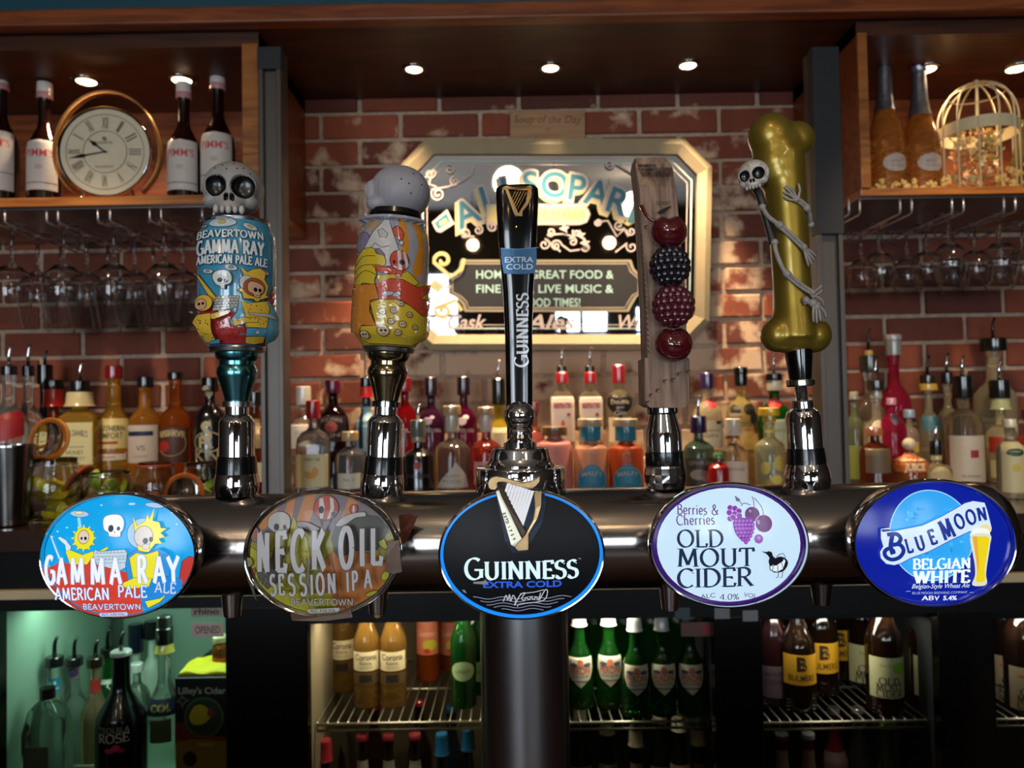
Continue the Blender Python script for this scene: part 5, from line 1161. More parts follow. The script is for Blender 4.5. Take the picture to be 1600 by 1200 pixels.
        for tx in L.get('t', ()):
            s_, yy, h_, tc2 = tx[:4]; wf = tx[4] if len(tx) > 4 else .85; ofs = tx[5] if len(tx) > 5 else .01
            g = text2d(s_, ofs) if not (len(tx) > 6 and tx[6]) else serif2d(s_, .16, .07, .04)
            zz = P(cx, yy, D).z-base; W_ = hw*2*wf*.85; V, Fc, gw, gh = g; sx = W_/gw; sy = h_*k/gh
            if len(tx) > 7: arc = tx[7]
            else: arc = 0
            a.emit([(ox+x*sx, zz+y*sy-arc*(x*sx)**2/R) for x, y in V], Fc, tc2)
        for dsh in L.get('d', ()):
            kind_, x0, yy, rx, ry, c3 = dsh; zz = P(cx, yy, D).z-base
            if kind_ == 'o': a.emit([(ox+(x0+rx*cos(i*pi/8))*k, zz+ry*k*sin(i*pi/8)) for i in range(16)], [list(range(16))], c3)
            elif kind_ == 'r': a.emit([(ox+(x0-rx)*k, zz-ry*k), (ox+(x0+rx)*k, zz-ry*k), (ox+(x0+rx)*k, zz+ry*k), (ox+(x0-rx)*k, zz+ry*k)], [[0, 1, 2, 3]], c3)
            elif kind_ == 'ring': 
                V = []; 
                for i in range(20): c_, s_2 = cos(i*pi/10), sin(i*pi/10); V += [(ox+(x0+rx*c_)*k, zz+ry*k*s_2), (ox+(x0+(rx-1.5)*c_)*k, zz+(ry-1.5)*k*s_2)]
                a.emit(V, [[2*i, 2*i+1, (2*i+3) % 40, (2*i+2) % 40] for i in range(20)], c3)
        a.build('label', t, lc is None)
    if deco: deco(t, k, R, zb, surf)
    return t
def Lb(y0, y1, c, w=.92, t=(), d=(), sh='rect', x=0): return dict(y=(y0, y1), c=c, w=w, t=t, d=d, shape=sh, x=x)
CR, WH, BK = '#cfc49a', '#c9c2b4', '#17171a'
AMB, YEL_, CLR = '#c46a1c', '#f7c04a', '#eef4f0'
G1, G2, G3 = 'bottles on the left of the back counter', 'bottles in the alcove on the back counter', 'bottles on the right of the back counter'
B, F_ = 2.03, 1.90
# ---- left stretch
bottle('clear bottle with a slanted red label at the far left edge of the counter', 14, 540, 56, 1.80, 'round', CLR, [('pour', 'c', 32), ('cap', '#15151a', 14, 1.1)], [Lb(650, 690, '#8e1f24', .97, sh='tilt')], group=G1)
bottle('clear bottle with a steel pourer second from the left edge', 44, 538, 44, 1.89, 'round', CLR, [('pour', 'c', 34), ('cap', '#15151a', 16, 1.1)], [Lb(668, 700, '#8a7d5a', .8)], group=G1)
bottle('dark bottle with black pourer behind the dried orange ring lid', 70, 548, 40, 2.06, 'round', '#2c2c30', [('pour', 'b', 22), ('cap', '#0e0e10', 30, 1.5)], group=G1)
bottle('amber bottle with red neck and black cap left of the cream labelled whiskey', 84, 594, 48, 1.985, 'tall', '#c4561e', [('cap', '#15100e', 14, 1.6), ('foil', '#a32320', 24, 1.5)], [Lb(668, 712, '#7a2418', .85)], group=G1)
bottle('honey yellow square whiskey bottle with cream label and pourer', 125, 565, 58, 1.94, 'high', YEL_, [('pour', 'c', 30), ('cap', '#121214', 18, 1.3), ('foil', '#cdbb88', 18, 1.7)], [Lb(660, 725, '#cdbf82', .84, [("JACK DANIEL'S", 676, 9, '#2f3420', .86, .02, 0, .22), ('Tennessee', 697, 4, '#6d7048', .6), ('HONEY', 706, 6, '#4b5030', .6), ('WHISKEY', 715, 5, '#6d7048', .7)])], sq=6, group=G1, ior=1.25)
bottle('golden liqueur bottle with red cap and pale label under the brick wall', 178, 572, 54, 2.0, 'tall', YEL_, [('cap', '#a81c22', 20, 1.25)], [Lb(654, 700, '#cdb97a', .93, [('SOUTHERN', 669, 8, '#33301c', .9, .03), ('COMFORT', 680, 9, '#33301c', .8, .03)], [('r', -2, 691, 13, 2, '#9c2a1e')]), Lb(706, 718, '#cfc4ac', .8, [('ORIGINAL', 713, 4, '#8a3a26', .5)], [('r', 0, 707, 20, 1, '#8c2a1e')])], group=G1, ior=1.25)
bottle('golden brandy bottle with white label and navy bar', 227, 589, 50, 1.97, 'slim', '#f0a840', [('cap', '#1b1a22', 16, 1.2)], [Lb(664, 722, '#cdbfb4', .86, [('VS', 699, 8, '#6a6460', .3), ('COGNAC', 712, 3, '#8a8480', .5)], [('r', -2, 677, 17, 3.5, '#1e2a48')])], group=G1, ior=1.25)
bottle('dark amber whiskey bottle with red figure on a dark label', 274, 582, 52, 2.0, 'round', '#cf6c28', [('cap', '#1d1411', 11, 1.2)], [Lb(668, 722, '#4a2c24', .85, [('RESERVE', 676, 9, '#b5a377', .9, .05, 0, .3)], [('o', -9, 696, 7, 9, '#a02c22'), ('ring', 0, 692, 19, 20, '#9a8960')])], group=G1, ior=1.25)
bottle('near black rum bottle with cream tentacle label beside the blue can tap', 328, 590, 50, 1.97, 'squat', '#0e0d12', [('cap', '#101014', 22, 1.5)], [Lb(655, 725, None, .9, [('S', 672, 26, '#a09570', .35, .04), ('R', 690, 18, '#a09570', .5), ('KN', 710, 20, '#8d8564', .8)], [('o', 0, 612, 5, 9, '#b9ad84'), ('ring', 2, 690, 19, 16, '#a09570')])], gl=gloss('#0d0d12'), group=G1)
bottle('amber bottle half hidden behind the blue can tap', 398, 612, 42, 2.0, 'round', '#6e3a1a', [('cap', '#121212', 20, 1.2)], [Lb(655, 700, '#7a6a4a', .85), ], group=G1)
bottle('small bottle with cream label close to the left steel post', 412, 668, 26, 1.86, 'round', '#8a3a1c', [('cap', '#b03a22', 12, 1.2)], [Lb(722, 752, '#c9bfa0', .9)], group=G1)
# ---- alcove, left of the black handle
bottle('clear spirit bottle with white cap right of the left post', 474, 604, 44, B, 'squat', CLR, [('cap', '#c9c3b8', 28, 1.6)], [Lb(663, 700, WH, .86, [('GIN', 675, 5, '#8a8480', .5)])], group=G2)
bottle('clear bottle with red cap and cream box label with an orange bird', 489, 626, 50, 1.86, 'squat', '#d8dde2', [('cap', '#a8242a', 28, 1.35)], [Lb(709, 760, '#cdbd88', .97, [('WHEAT LINE', 717, 5, '#3a3626', .6, .03)], [('o', -2, 742, 9, 5, '#c98a1e'), ('o', 5, 736, 5, 7, '#c98a1e'), ('r', -8, 737, 4, 1.4, '#c98a1e')])], group=G2, sq=6)
bottle('dark plum bottle with maroon cap and round pink emblem', 520, 594, 50, 2.02, 'squat', '#2c1018', [('cap', '#5e1834', 20, 1.5)], [Lb(650, 690, '#1b1420', .86, [('BROCKMANS', 655, 6, '#a39a94', .8, 0, 0, .3), ('GIN', 680, 6, '#a39a94', .6, 0, 0, -.3)], [('o', 0, 667, 8, 9, '#9a4a4a')])], group=G2)
bottle('small clear bottle with cork stopper and white label left of the yellow can tap', 547, 674, 46, 1.86, 'squat', '#d6dadd', [('cap', '#b99a68', 14, 1.7)], [Lb(738, 762, '#b9b6a8', .7, [('No 3', 748, 5, '#77746c', .5)])], group=G2, fill=('#4a2c20', .45))
bottle('slim blue and black bottle with red neck behind the yellow can tap', 572, 590, 36, B, 'slim', '#2d4e62', [('cap', '#101014', 14, 1.3), ('foil', '#9a1f26', 14, 1.3)], [Lb(636, 705, '#7fa6b8', .8, [('VODKA', 660, 6, '#1c2a34', .7)], [('r', -6, 670, 3, 30, '#16202c')])], group=G2)
bottle('bright red gin bottle right of the yellow can tap', 632, 590, 42, B, 'squat', '#8e0f18', [('cap', '#7a1a1e', 22, 1.5)], [Lb(655, 700, None, .9, [('NEILL', 672, 6, '#b79a96', .8)])], group=G2)
bottle('black gin bottle with grey stopper and a small red crest', 653, 632, 50, 1.86, 'squat', '#0c0d0e', [('pour', 'c', 24), ('cap', '#5c6256', 26, 1.5), ('cap', '#9a9070', 8, 1.3)], [Lb(690, 750, None, .9, [('BULLDOG', 742, 5, '#3d3d3f', .8)], [('o', 0, 726, 5, 6, '#9c2a22')])], gl=gloss('#090a0b'), group=G2)
bottle('purple gin bottle with dark cap, left of the matching magenta one', 673, 590, 42, B, 'squat', '#54264e', [('cap', '#2a1a22', 28, 1.45)], [Lb(640, 690, None, .9, [('WHITLEY NEILL', 672, 5, '#b9a8b9', .9, .02)], [('o', -4, 658, 6, 6, '#9a86a0'), ('o', 2, 652, 3, 3, '#9a86a0')])], group=G2)
bottle('clear gin bottle with cork and slanted white triangle label', 706, 634, 54, 1.88, 'squat', '#dcd9c4', [('cap', '#b0946a', 14, 1.6), ('cap', '#b9b2a4', 26, 1.2)], [Lb(722, 760, '#bdb7aa', .9, [('SILENT', 742, 4, '#77746c', .5), ('POOL', 750, 5, '#77746c', .6)], sh='tri')], group=G2)
bottle('magenta gin bottle with dark cap', 724, 589, 42, B, 'squat', '#6e1444', [('cap', '#2a1a22', 28, 1.45)], [Lb(640, 690, None, .9, [('WHITLEY NEILL', 672, 5, '#c9a8b4', .9, .02)], [('o', -2, 658, 6, 6, '#c9bcc4'), ('o', 3, 652, 4, 4, '#c9bcc4')])], group=G2)
bottle('coral pink gin bottle with cork left of the chrome drum', 759, 636, 50, 1.88, 'squat', '#b0403c', [('cap', '#b0946a', 12, 1.6), ('cap', '#c9b8a8', 26, 1.2)], [Lb(720, 755, '#c98a84', .7)], group=G2)
bottle('yellow bottle with black pourer collar beside the black handle', 778, 562, 38, B, 'slim', '#d9c43a', [('pour', 'c', 30), ('cap', '#15160f', 40, 1.35)], [Lb(668, 700, '#d9cfa8', .85)], group=G2, ior=1.2)
# ---- alcove, right of the black handle
bottle('pink bottle with a pale cone label just right of the black handle', 834, 628, 34, B, 'round', '#b0605a', [('cap', '#6a2a2a', 16, 1.3)], [Lb(690, 715, '#cfc6b4', .8, sh='tri')], group=G2)
def bee(cx, lab): return bottle(lab, cx, 544, 38, B, 'high', '#e8e2c4', [('pour', 'c', 28), ('cap', '#1a1a18', 10, 1.05), ('cap', '#b02428', 17, 1.3)], [Lb(620, 690, '#d2c6b8', .95, [('BEEFEATER', 634, 7, '#b04a4a', .9, .05)], [('o', 0, 664, 3, 8, '#b0564e'), ('o', 9, 648, 3, 3, '#9a4048')])], group=G2, sq=5, ior=1.2)
bee(877, 'clear gin bottle with red collar, left of the two red-lettered ones'); bee(921, 'clear gin bottle with red collar, right of the two red-lettered ones')
bottle('clear gin bottle with red cap and a black heart tag', 966, 571, 42, B, 'high', '#e8e2c0', [('cap', '#b02428', 28, 1.25)], [Lb(652, 690, '#cfc4a8', .8), Lb(616, 656, '#15120f', .98, [('Double', 628, 7, '#b5aa98', .7), ('ge', 636, 4, '#b5aa98', .3), ('Gin', 645, 7, '#b5aa98', .45)], sh='heart')], group=G2, ior=1.2)
bottle('frosted pink round-shouldered bottle beside the chrome drum', 866, 666, 56, 1.84, 'high', '#c9837c', [('cap', '#7a5a3c', 14, 1.9)], gl=mat('frosted_pink', '#cf8580', .4, trans=.35, coat=.2, noise=.04), group=G2)
def malfy(cx, col, lab):
    return bottle(lab, cx, 654, 54, 1.84, 'high', col, [('cap', '#b3a184', 12, 1.9), ('cap', '#2f7f98', 22, 1.6)], [Lb(724, 766, '#2a7f9e', .8, [('MALFY', 737, 7, '#b0a898', .75, .03, 0, .45), ('GIN', 756, 7, '#1f5f7c', .35, .04)], [('ring', 0, 748, 20, 20, '#5aa0b4')], sh='dome')], gl=mat('frosted_'+col, col, .35, trans=.3, coat=.3, noise=.05), group=G2)
malfy(922, '#c58a6c', 'frosted peach gin bottle with blue half-moon label'); malfy(977, '#b8481c', 'orange gin bottle with blue half-moon label')
bottle('clear gin bottle with purple cap and a red wax seal', 1104, 583, 46, B, 'squat', '#e9e2b8', [('cap', '#3a2456', 24, 1.35)], [Lb(657, 700, '#bdb49c', .9, [('LONDON', 672, 4, '#6a6258', .7), ('GIN', 680, 5, '#6a6258', .5)], [('r', -12, 660, 4, 2.4, '#2a2a30'), ('r', 12, 660, 4, 2.4, '#2a2a30')]), Lb(622, 638, '#a8242a', .4, sh='oval', x=4)], group=G2, ior=1.2)
bottle('small bottle with purple stopper and dark label of a pale horse', 1090, 618, 48, 1.84, 'squat', '#5b7a70', [('pour', 'c', 32), ('cap', '#2c1a44', 26, 1.6)], [Lb(715, 766, '#2c2e28', .95, [('OPIHR GIN', 722, 6, '#7d8074', .85)], [('o', -4, 740, 11, 8, '#8a8272'), ('o', 8, 746, 8, 7, '#8a8272'), ('o', 2, 738, 6, 5, '#77705f')])], group=G2)
bottle('pale yellow gin bottle with black cap and black feathers', 1157, 574, 48, B, 'squat', '#e6d890', [('cap', '#17160f', 9, 1.35), ('cap', '#1b1a14', 20, 1.25)], [Lb(628, 700, None, .9, d=[('o', -12, 640, 8, 8, '#2a2620'), ('o', 8, 640, 9, 9, '#2a2620'), ('o', -12, 648, 8, 3, '#8a8272'), ('o', 14, 654, 7, 10, '#2e2a24'), ('o', 18, 668, 6, 10, '#6a4a1a')])], group=G2, ior=1.2)
bottle('clear small bottle with white stopper and pale label', 1144, 654, 44, 1.84, 'squat', '#dcd4c4', [('cap', '#b5aca0', 26, 1.7), ('foil', '#8a4a3c', 4, 1.3)], [Lb(720, 766, '#b3a69c', .95, [('Edinburgh', 731, 5, '#77685f', .7)])], group=G2)
bottle('little red liqueur bottle with green top', 1122, 708, 32, 1.77, 'squat', '#a81c20', [('cap', '#4a7a4c', 8, 1.5)], group=G2, gl=mat('red_liqueur', '#a3181c', .2, trans=.4, coat=.4, noise=.05))
bottle('green gin bottle with black pourer and red seal', 1208, 552, 52, B, 'squat', '#1c6a20', [('pour', 'c', 32), ('cap', '#12130f', 10, 1.5), ('cap', '#b7b3a0', 16, 1.35)], [Lb(655, 705, '#9aa68c', .75, [('LONDON', 672, 5, '#5a6a50', .7)]), Lb(622, 638, '#9c1c26', .36, sh='oval', x=-2)], group=G2, ior=1.3)
bottle('clear tequila bottle with yellow stopper and leafy pattern', 1201, 637, 46, 1.84, 'round', '#d6d6b4', [('cap', '#c9a32a', 12, 1.9), ('cap', '#b39a3c', 10, 1.2)], [Lb(672, 676, '#c9b43a', .3), Lb(700, 762, None, .9, d=[('o', -10, 730, 6, 10, '#b5a552'), ('o', 8, 722, 7, 12, '#a89a4c'), ('o', 4, 748, 9, 7, '#b5a552'), ('o', -8, 752, 6, 5, '#8a8040')])], group=G2)
# ---- right stretch
bottle('tall clear bottle with steel pourer beside the right post', 1356, 514, 44, B, 'round', '#d9d3bc', [('pour', 'b', 34), ('cap', '#a88a4c', 8, .8), ('cap', '#2a2a22', 26, 1.7)], [Lb(660, 695, '#8d8a68', .7)], group=G3)
bottle('clear bottle with black pourer and tan spout in front of the tall one', 1367, 560, 40, 1.92, 'round', '#cfc8ae', [('pour', 'c', 34), ('cap', '#22231e', 16, 1.7), ('cap', '#8d8d80', 12, 1.2)], [Lb(656, 698, '#a09a80', .8, sh='dome')], group=G3)
bottle('green labelled bottle against the right post', 1334, 612, 28, 1.96, 'slim', '#8fa07a', [('cap', '#8d8a74', 12, 1.2)], [Lb(696, 748, '#76803c', .9)], group=G3)
bottle('hot pink gin bottle with white cap', 1395, 523, 46, B, 'round', '#d8345c', [('cap', '#b9b0a6', 8, 1.5), ('cap', '#a8a092', 24, 1.35)], group=G3, ior=1.25)
bottle('short pink bottle with dark medallion standing before the tall pink one', 1392, 622, 42, 1.90, 'squat', '#c92c54', [('cap', '#c98a9a', 10, 1.1)], [Lb(646, 664, '#2b2440', .22, sh='oval')], group=G3, ior=1.25)
bottle('amber bottle with dark square label at the bottom right of the post', 1366, 668, 46, 1.78, 'squat', '#7a3a22', [('cap', '#a3603c', 12, 1.6)], [Lb(700, 738, '#5c4c38', .75)], group=G3)
bottle('clear bottle with gold neck band and black pourer', 1448, 556, 34, B, 'round', '#e0d7b4', [('pour', 'b', 30), ('cap', '#2a2820', 14, 1.7), ('cap', '#c9a84c', 10, 2.2)], [Lb(650, 672, '#4f7f8c', .7)], group=G3, ior=1.25)
bottle('small bottle with white label between pink and amber bottles', 1420, 640, 30, 1.96, 'squat', '#ddd0b8', [('cap', '#8fa0b0', 12, 1.7)], [Lb(690, 706, '#c9a23a', .5)], group=G3)
bottle('clear vodka bottle with orange label low at the right', 1420, 684, 52, 1.77, 'squat', '#c97a4a', [('ball', '#c9bfa0', 20, 1)], [Lb(708, 736, '#b8602a', .98, [('ABSOLUT', 714, 9, '#d9c49a', .9, .05), ('JUICE', 728, 10, '#d9c49a', .6, .05)])], group=G3)
bottle('little bottle with black pourer and round cream label', 1461, 664, 44, 1.75, 'squat', '#d9c9a0', [('pour', 'c', 24), ('cap', '#171614', 22, 1.2), ('cap', '#a89a6a', 8, 1.1)], [Lb(728, 765, '#a8976c', .92, sh='dome')], group=G3)
bottle('clear bottle with two steel pourers look, left of the big white label one', 1478, 552, 30, B, 'round', '#d9cba4', [('pour', 'c', 30), ('cap', '#1d1c18', 18, 1.5)], group=G3)['label'] = 'narrow clear bottle with steel pourer behind the big white-labelled one'
bottle('big clear vodka bottle with white label and small red square', 1502, 556, 54, 1.90, 'squat', '#e2d8bc', [('pour', 'c', 32), ('cap', '#15140f', 34, 1.6)], [Lb(680, 752, '#b9ad9c', .95, [('RUSSIAN', 742, 4, '#6a6258', .5)], [('r', 4, 708, 5, 6, '#8c2434')])], group=G3, ior=1.25)
bottle('tallest clear bottle with high black collar and pourer at the right', 1550, 497, 60, B, 'round', '#e0d4b0', [('pour', 'b', 32), ('cap', '#14130f', 20, 1.7)], [Lb(662, 700, '#a89c84', .7)], group=G3, ior=1.25)
bottle('clear gin bottle with pale green neck and red label at the right', 1560, 562, 46, 1.92, 'round', '#dfd0a4', [('pour', 'c', 32), ('cap', '#171613', 28, 1.7), ('foil', '#a8ab7c', 14, 1.5)], [Lb(682, 706, '#a3341f', .95), Lb(718, 745, '#c2b27e', .9)], group=G3, ior=1.25)
bottle('clear bottle with tall white label and green oval badge, far right', 1577, 655, 40, 1.62, 'slim', '#c9c0a0', [('cap', '#c9c2a4', 12, 1.2)], [Lb(690, 768, '#b5ac84', .85, [('LIMON', 707, 5, '#c9bf94', .6)], [('o', 0, 706, 11, 6, '#2c4430'), ('o', 0, 730, 5, 6, '#b3a03c')])], group=G3)
bottle('amber bottle with red label cut off by the right edge', 1608, 640, 44, 1.98, 'round', '#a8401c', [('cap', '#5a1a14', 14, 1.3)], [Lb(676, 720, '#8e2a1c', .9)], group=G3)

# ---- liqueur bottles on the left shelf
def pimms(cx, yt, w, lab, y_l):
    return bottle(lab, cx, yt, w, 1.92, 'tall', '#5a1a10', [('cap', '#cfc9c4', 16, 1.2), ('cap', '#b9868a', 10, 1.25)], [Lb(y_l, 303, '#c3bdb6', .93, [("PIMM'S", y_l+20, 12, '#b8403c', .9, .03)], [('r', 0, y_l+66, 24, .7, '#5a5048'), ('o', 0, y_l+4, 8, 5, '#c3bdb6'), ('o', 0, y_l+42, 5, 4, '#b9a493')])], base=LZ, group='liqueur bottles on the left shelf', gl=mat('dark_cordial', '#1d0a08', .08, coat=.6, trans=.25))
pimms(1, 116, 52, 'dark liqueur bottle cut by the left edge of the left shelf', 210)
pimms(70, 130, 50, 'dark liqueur bottle standing just left of the round clock', 226)
pimms(287, 130, 50, 'dark liqueur bottle right of the clock, left one of the pair', 226)
pimms(340, 116, 52, 'dark liqueur bottle nearest the left post, right one of the pair', 214)
# ---- clock
ck = P(169, 241, 1.87); kk_ = px(1.87)
t = thing('mantel_clock', 'round chrome and tan table clock with roman numerals and a loop handle', 'clock', (ck.x, 1.87, LZ+.0004), (0, 0, radians(4)))
zc_ = ck.z - LZ; RR = 70*kk_
def ringy(name, rings, m, seg=64, cap=(False, False), par=t):
    V, Fc = [], []; loftv(V, Fc, rings, seg, cap); V = [(x, z, y+zc_) for x, y, z in V]; return mesh(name, V, Fc, m, par, True)
ringy('case', [(-.022, RR*.98), (-.020, RR*1.02), (-.012, RR*1.0), (.02, RR*.98), (.03, RR*.9)], CHROME, 64, (False, True))
ringy('dial', [(-.016, RR*.97)], mat('dial_cream', '#cfc4a8', .4, noise=.04), 64, (True, False)).data.polygons[0].flip()
a = Art(lambda u, v, off: Vector((u*kk_, -.0165-off*4, zc_+v*kk_)), ink, (0, 0, 1), 30, 1e-4)
DG = '#6a6456'
for rr in (59, 33): a.line([(rr*cos(i*pi/24), rr*sin(i*pi/24)) for i in range(48)], 1.0, DG, True)
for i, rn in enumerate(('XII', 'I', 'II', 'III', 'IV', 'V', 'VI', 'VII', 'VIII', 'IX', 'X', 'XI')):
    th = pi/2 - i*pi/6; a.line([(34*cos(th+.26), 34*sin(th+.26)), (58*cos(th+.26), 58*sin(th+.26))], .5, DG) if False else None
    g = text2d(rn, .0)
    V, Fc, gw, gh = g; sx = (2+2.4*len(rn))/gw; sy = 19/gh; al = th-pi/2
    a.emit([(46*cos(th)+x*sx*cos(al)-y*sy*sin(al), 46*sin(th)+x*sx*sin(al)+y*sy*cos(al)) for x, y in V], Fc, DG)
V, Fc, gw, gh = text2d('QUARTZ'); a.emit([(x*24/gw, 14+y*4/gh) for x, y in V], Fc, DG); a.emit([(x*28/gw, -24+y*3/gh) for x, y in V], Fc, DG); a.emit([(3*cos(i), 20+3*sin(i)) for i in range(6)], [list(range(6))], DG)
a.build('dial_print', t)
def hand(nm, ang, L, w):
    V, Fc = [], []; pts = [(0, -5), (w*.3, 0), (w*.35, L*.5), (w, L*.62), (w*.3, L*.85), (0, L), (-w*.3, L*.85), (-w, L*.62), (-w*.35, L*.5), (-w*.3, 0)]
    V = [((x*cos(ang)-y*sin(ang))*kk_, -.0178-d, zc_+(x*sin(ang)+y*cos(ang))*kk_) for d in (0, .001) for x, y in pts]; n = len(pts)
    Fc = [list(range(n)), list(range(n, 2*n))[::-1]] + [[i, (i+1) % n, n+(i+1) % n, n+i] for i in range(n)]; mesh(nm, V, Fc, BLACKM, t)
hand('hour_hand', radians(52), 32, 3.6); hand('minute_hand', radians(101), 56, 3)
V, Fc = [], []; sphv(V, Fc, (0, -.019, zc_), .003, 10, 6); mesh('hand_pin', V, Fc, BLACKM, t)
TAN = mat('tan_brass', '#b3834a', .3, .6, noise=.05)
V, Fc = [], []
pts = [(RR*1.13*cos(radians(th)), 0, zc_+(RR*1.13*sin(radians(th)))+(.028*max(0, sin(radians(th))))) for th in range(-50, 231, 8)]
for i, p_ in enumerate(pts):
    nx, nz = p_[0]/RR, (p_[2]-zc_)/RR; V += [(p_[0], -.012, p_[2]), (p_[0], .012, p_[2]), (p_[0]+nx*.003, .012, p_[2]+nz*.003), (p_[0]+nx*.003, -.012, p_[2]+nz*.003)]
for i in range(len(pts)-1):
    for j in range(4): Fc.append([4*i+j, 4*i+(j+1) % 4, 4*i+4+(j+1) % 4, 4*i+4+j])
Fc += [[0, 1, 2, 3], [len(V)-4+i for i in range(4)][::-1]]
mesh('loop_handle', V, Fc, TAN, t, True)
for s_ in (-1, 1): tube('foot', [(s_*RR*.62, -.002, 0.0), (s_*RR*.52, -.002, zc_-RR*.8)], .004, CHROME, t)

# ---- right shelf: sparkling wine, birdcage, flowers
def champ(cx, yt, w, lab):
    def deco(t, k, R, zb, surf):
        V, Fc = [], []
        for s_ in (-1, 1):
            for j in range(7):
                pts = [surf(R*.97*sin(s_*(th/12*pi)), .03+j*.018+th/12*.05, .0004) for th in range(-6, 7)]; tubev(V, Fc, pts, .0006, 4)
        mesh('diamond_relief', V, Fc, mat('relief_gold', '#b07a34', .3, .2, noise=.1), t)
    b = bottle(lab, cx, yt, w, 1.93, 'champ', '#c87428', [('cap', '#8d8a88', 5, 1.15)], [Lb(248, 276, '#b9ada4', .62, [('BRUT', 260, 4, '#8a7f76', .5), ('ROSE', 267, 3, '#8a7f76', .5)], sh='oval', x=6)], base=RZ, group='sparkling wine bottles on the right shelf', gl=mat('rose_wine_glass', '#b5702c', .12, trans=.55, coat=.5, noise=.2, nscale=60), deco=deco)
    H = P(cx, yt, 1.93).z-RZ; R = w*px(1.93)/2
    loft('neck_foil', [(H*.605, R*.615), (H*.64, R*.53), (H*.72, R*.43), (H*.90, R*.37), (H*.915, R*.44), (H*.95, R*.46), (H*.975, R*.42), (H*1.0, R*.38)], mat('silver_foil', '#9a98a0', .32, .9, noise=.15, nscale=90, bump=.6), b, 28)
champ(1380, 80, 56, 'sparkling wine bottle with silver foil at the left end of the right shelf'); champ(1434, 92, 58, 'sparkling wine bottle with silver foil beside the birdcage')
bc = P(1528, 210, 1.91); kb = px(1.91); Rb = 55*kb
t = thing('birdcage', 'cream domed decorative birdcage full of silk flowers', 'birdcage', (bc.x, 1.91, RZ+.0004)); H1 = P(1525, 190, 1.91).z-RZ; H2 = P(1525, 131, 1.91).z-RZ
CW = mat('cream_wire', '#d6c69c', .45, noise=.05)
loft('base', [(0, Rb*1.02), (.006, Rb*1.02), (.008, Rb*.97)], CW, t, 40)
for z, nm, h_ in ((H1*.80, 'band', .030), (.012, 'lower_band', .006)):
    loft(nm, [(z, Rb), (z+h_, Rb), (z+h_, Rb*.97), (z, Rb*.97)], CW, t, 40, closed=True)
for i in range(12):
    th = 2*pi*i/12; pts = [(Rb*cos(th), Rb*sin(th), .006), (Rb*cos(th), Rb*sin(th), H1)] + [(Rb*cos(th)*cos(f_*pi/16), Rb*sin(th)*cos(f_*pi/16), H1+(H2-H1)*sin(f_*pi/16)) for f_ in range(1, 9)]
    tube('cage_wire', pts, .0022, CW, t, 6)
for f_ in (.5, .86): tube('hoop', [(Rb*cos(f_*pi/2)*cos(i*pi/16), Rb*cos(f_*pi/2)*sin(i*pi/16), H1+(H2-H1)*sin(f_*pi/2)) for i in range(32)], .0016, CW, t, 6, True)
V, Fc = [], []; sphv(V, Fc, (0, 0, H2+.003), .007, 10, 8); mesh('finial', V, Fc, CW, t, True)
def rose(name, c, r, col, par, seed):
    rd = random.Random(seed); V, Fc = [], []
    sphv(V, Fc, (0, 0, 0), r*.4, 8, 6)
    for j in range(3):
        for i in range(5+j):
            a_ = 2*pi*i/(5+j)+j*.6+rd.random()*.3; rr = r*(.35+.25*j); tilt = .3+.35*j; n = len(V); w_ = r*(.45+.1*j)
            ctr = Vector((rr*cos(a_), rr*sin(a_), r*(.35-.28*j))); u = Vector((-sin(a_), cos(a_), 0)); v = Vector((cos(a_)*sin(tilt), sin(a_)*sin(tilt), cos(tilt)))
            V += [tuple(ctr-u*w_*.5-v*w_*.3), tuple(ctr+u*w_*.5-v*w_*.3), tuple(ctr+u*w_*.6+v*w_*.4), tuple(ctr+v*w_*.8+Vector((cos(a_), sin(a_), 0))*w_*.25), tuple(ctr-u*w_*.6+v*w_*.4)]; Fc.append([n, n+1, n+2, n+3, n+4])
    return mesh(name, V, Fc, mat('petal_'+col, col, .6, noise=.1), par, True, loc=c, rot=(radians(60+rd.uniform(-25, 25)), rd.uniform(-.4, .4), rd.uniform(-.5, .5)))
rd = random.Random(12); PC_ = ['#c9b078', '#d0bb8c', '#c79a6c', '#c9a078', '#b8a468']
for i, (x, y, r) in enumerate(((1500, 208, 12), (1514, 222, 13), (1506, 238, 12), (1528, 212, 13), (1542, 226, 14), (1550, 206, 12), (1530, 245, 13), (1512, 262, 13), (1545, 262, 14), (1556, 245, 11), (1498, 278, 11), (1528, 280, 12), (1556, 280, 12))):
    p = P(x, y, 1.91-.03); rose('silk_rose', (p.x-bc.x, -.025+rd.uniform(-.01, .03), p.z-RZ), r*kb*.9, PC_[i % 5], t, i)
V, Fc = [], []
for i in range(60):
    a_ = rd.uniform(0, 6.28); rr = Rb*.7*sqrt(rd.random()); z = rd.uniform(.02, H1*.8); n = len(V); s_ = .010; V += [(rr*cos(a_), rr*sin(a_), z), (rr*cos(a_)+s_, rr*sin(a_)+rd.uniform(-s_, s_), z+s_*.6), (rr*cos(a_)+s_*1.6, rr*sin(a_), z+s_*1.4), (rr*cos(a_)+s_*.3, rr*sin(a_), z+s_)]; Fc.append([n, n+1, n+2, n+3])
mesh('foliage', V, Fc, mat('dry_leaf', '#7a7444', .7, noise=.2), t)['kind'] = 'stuff'
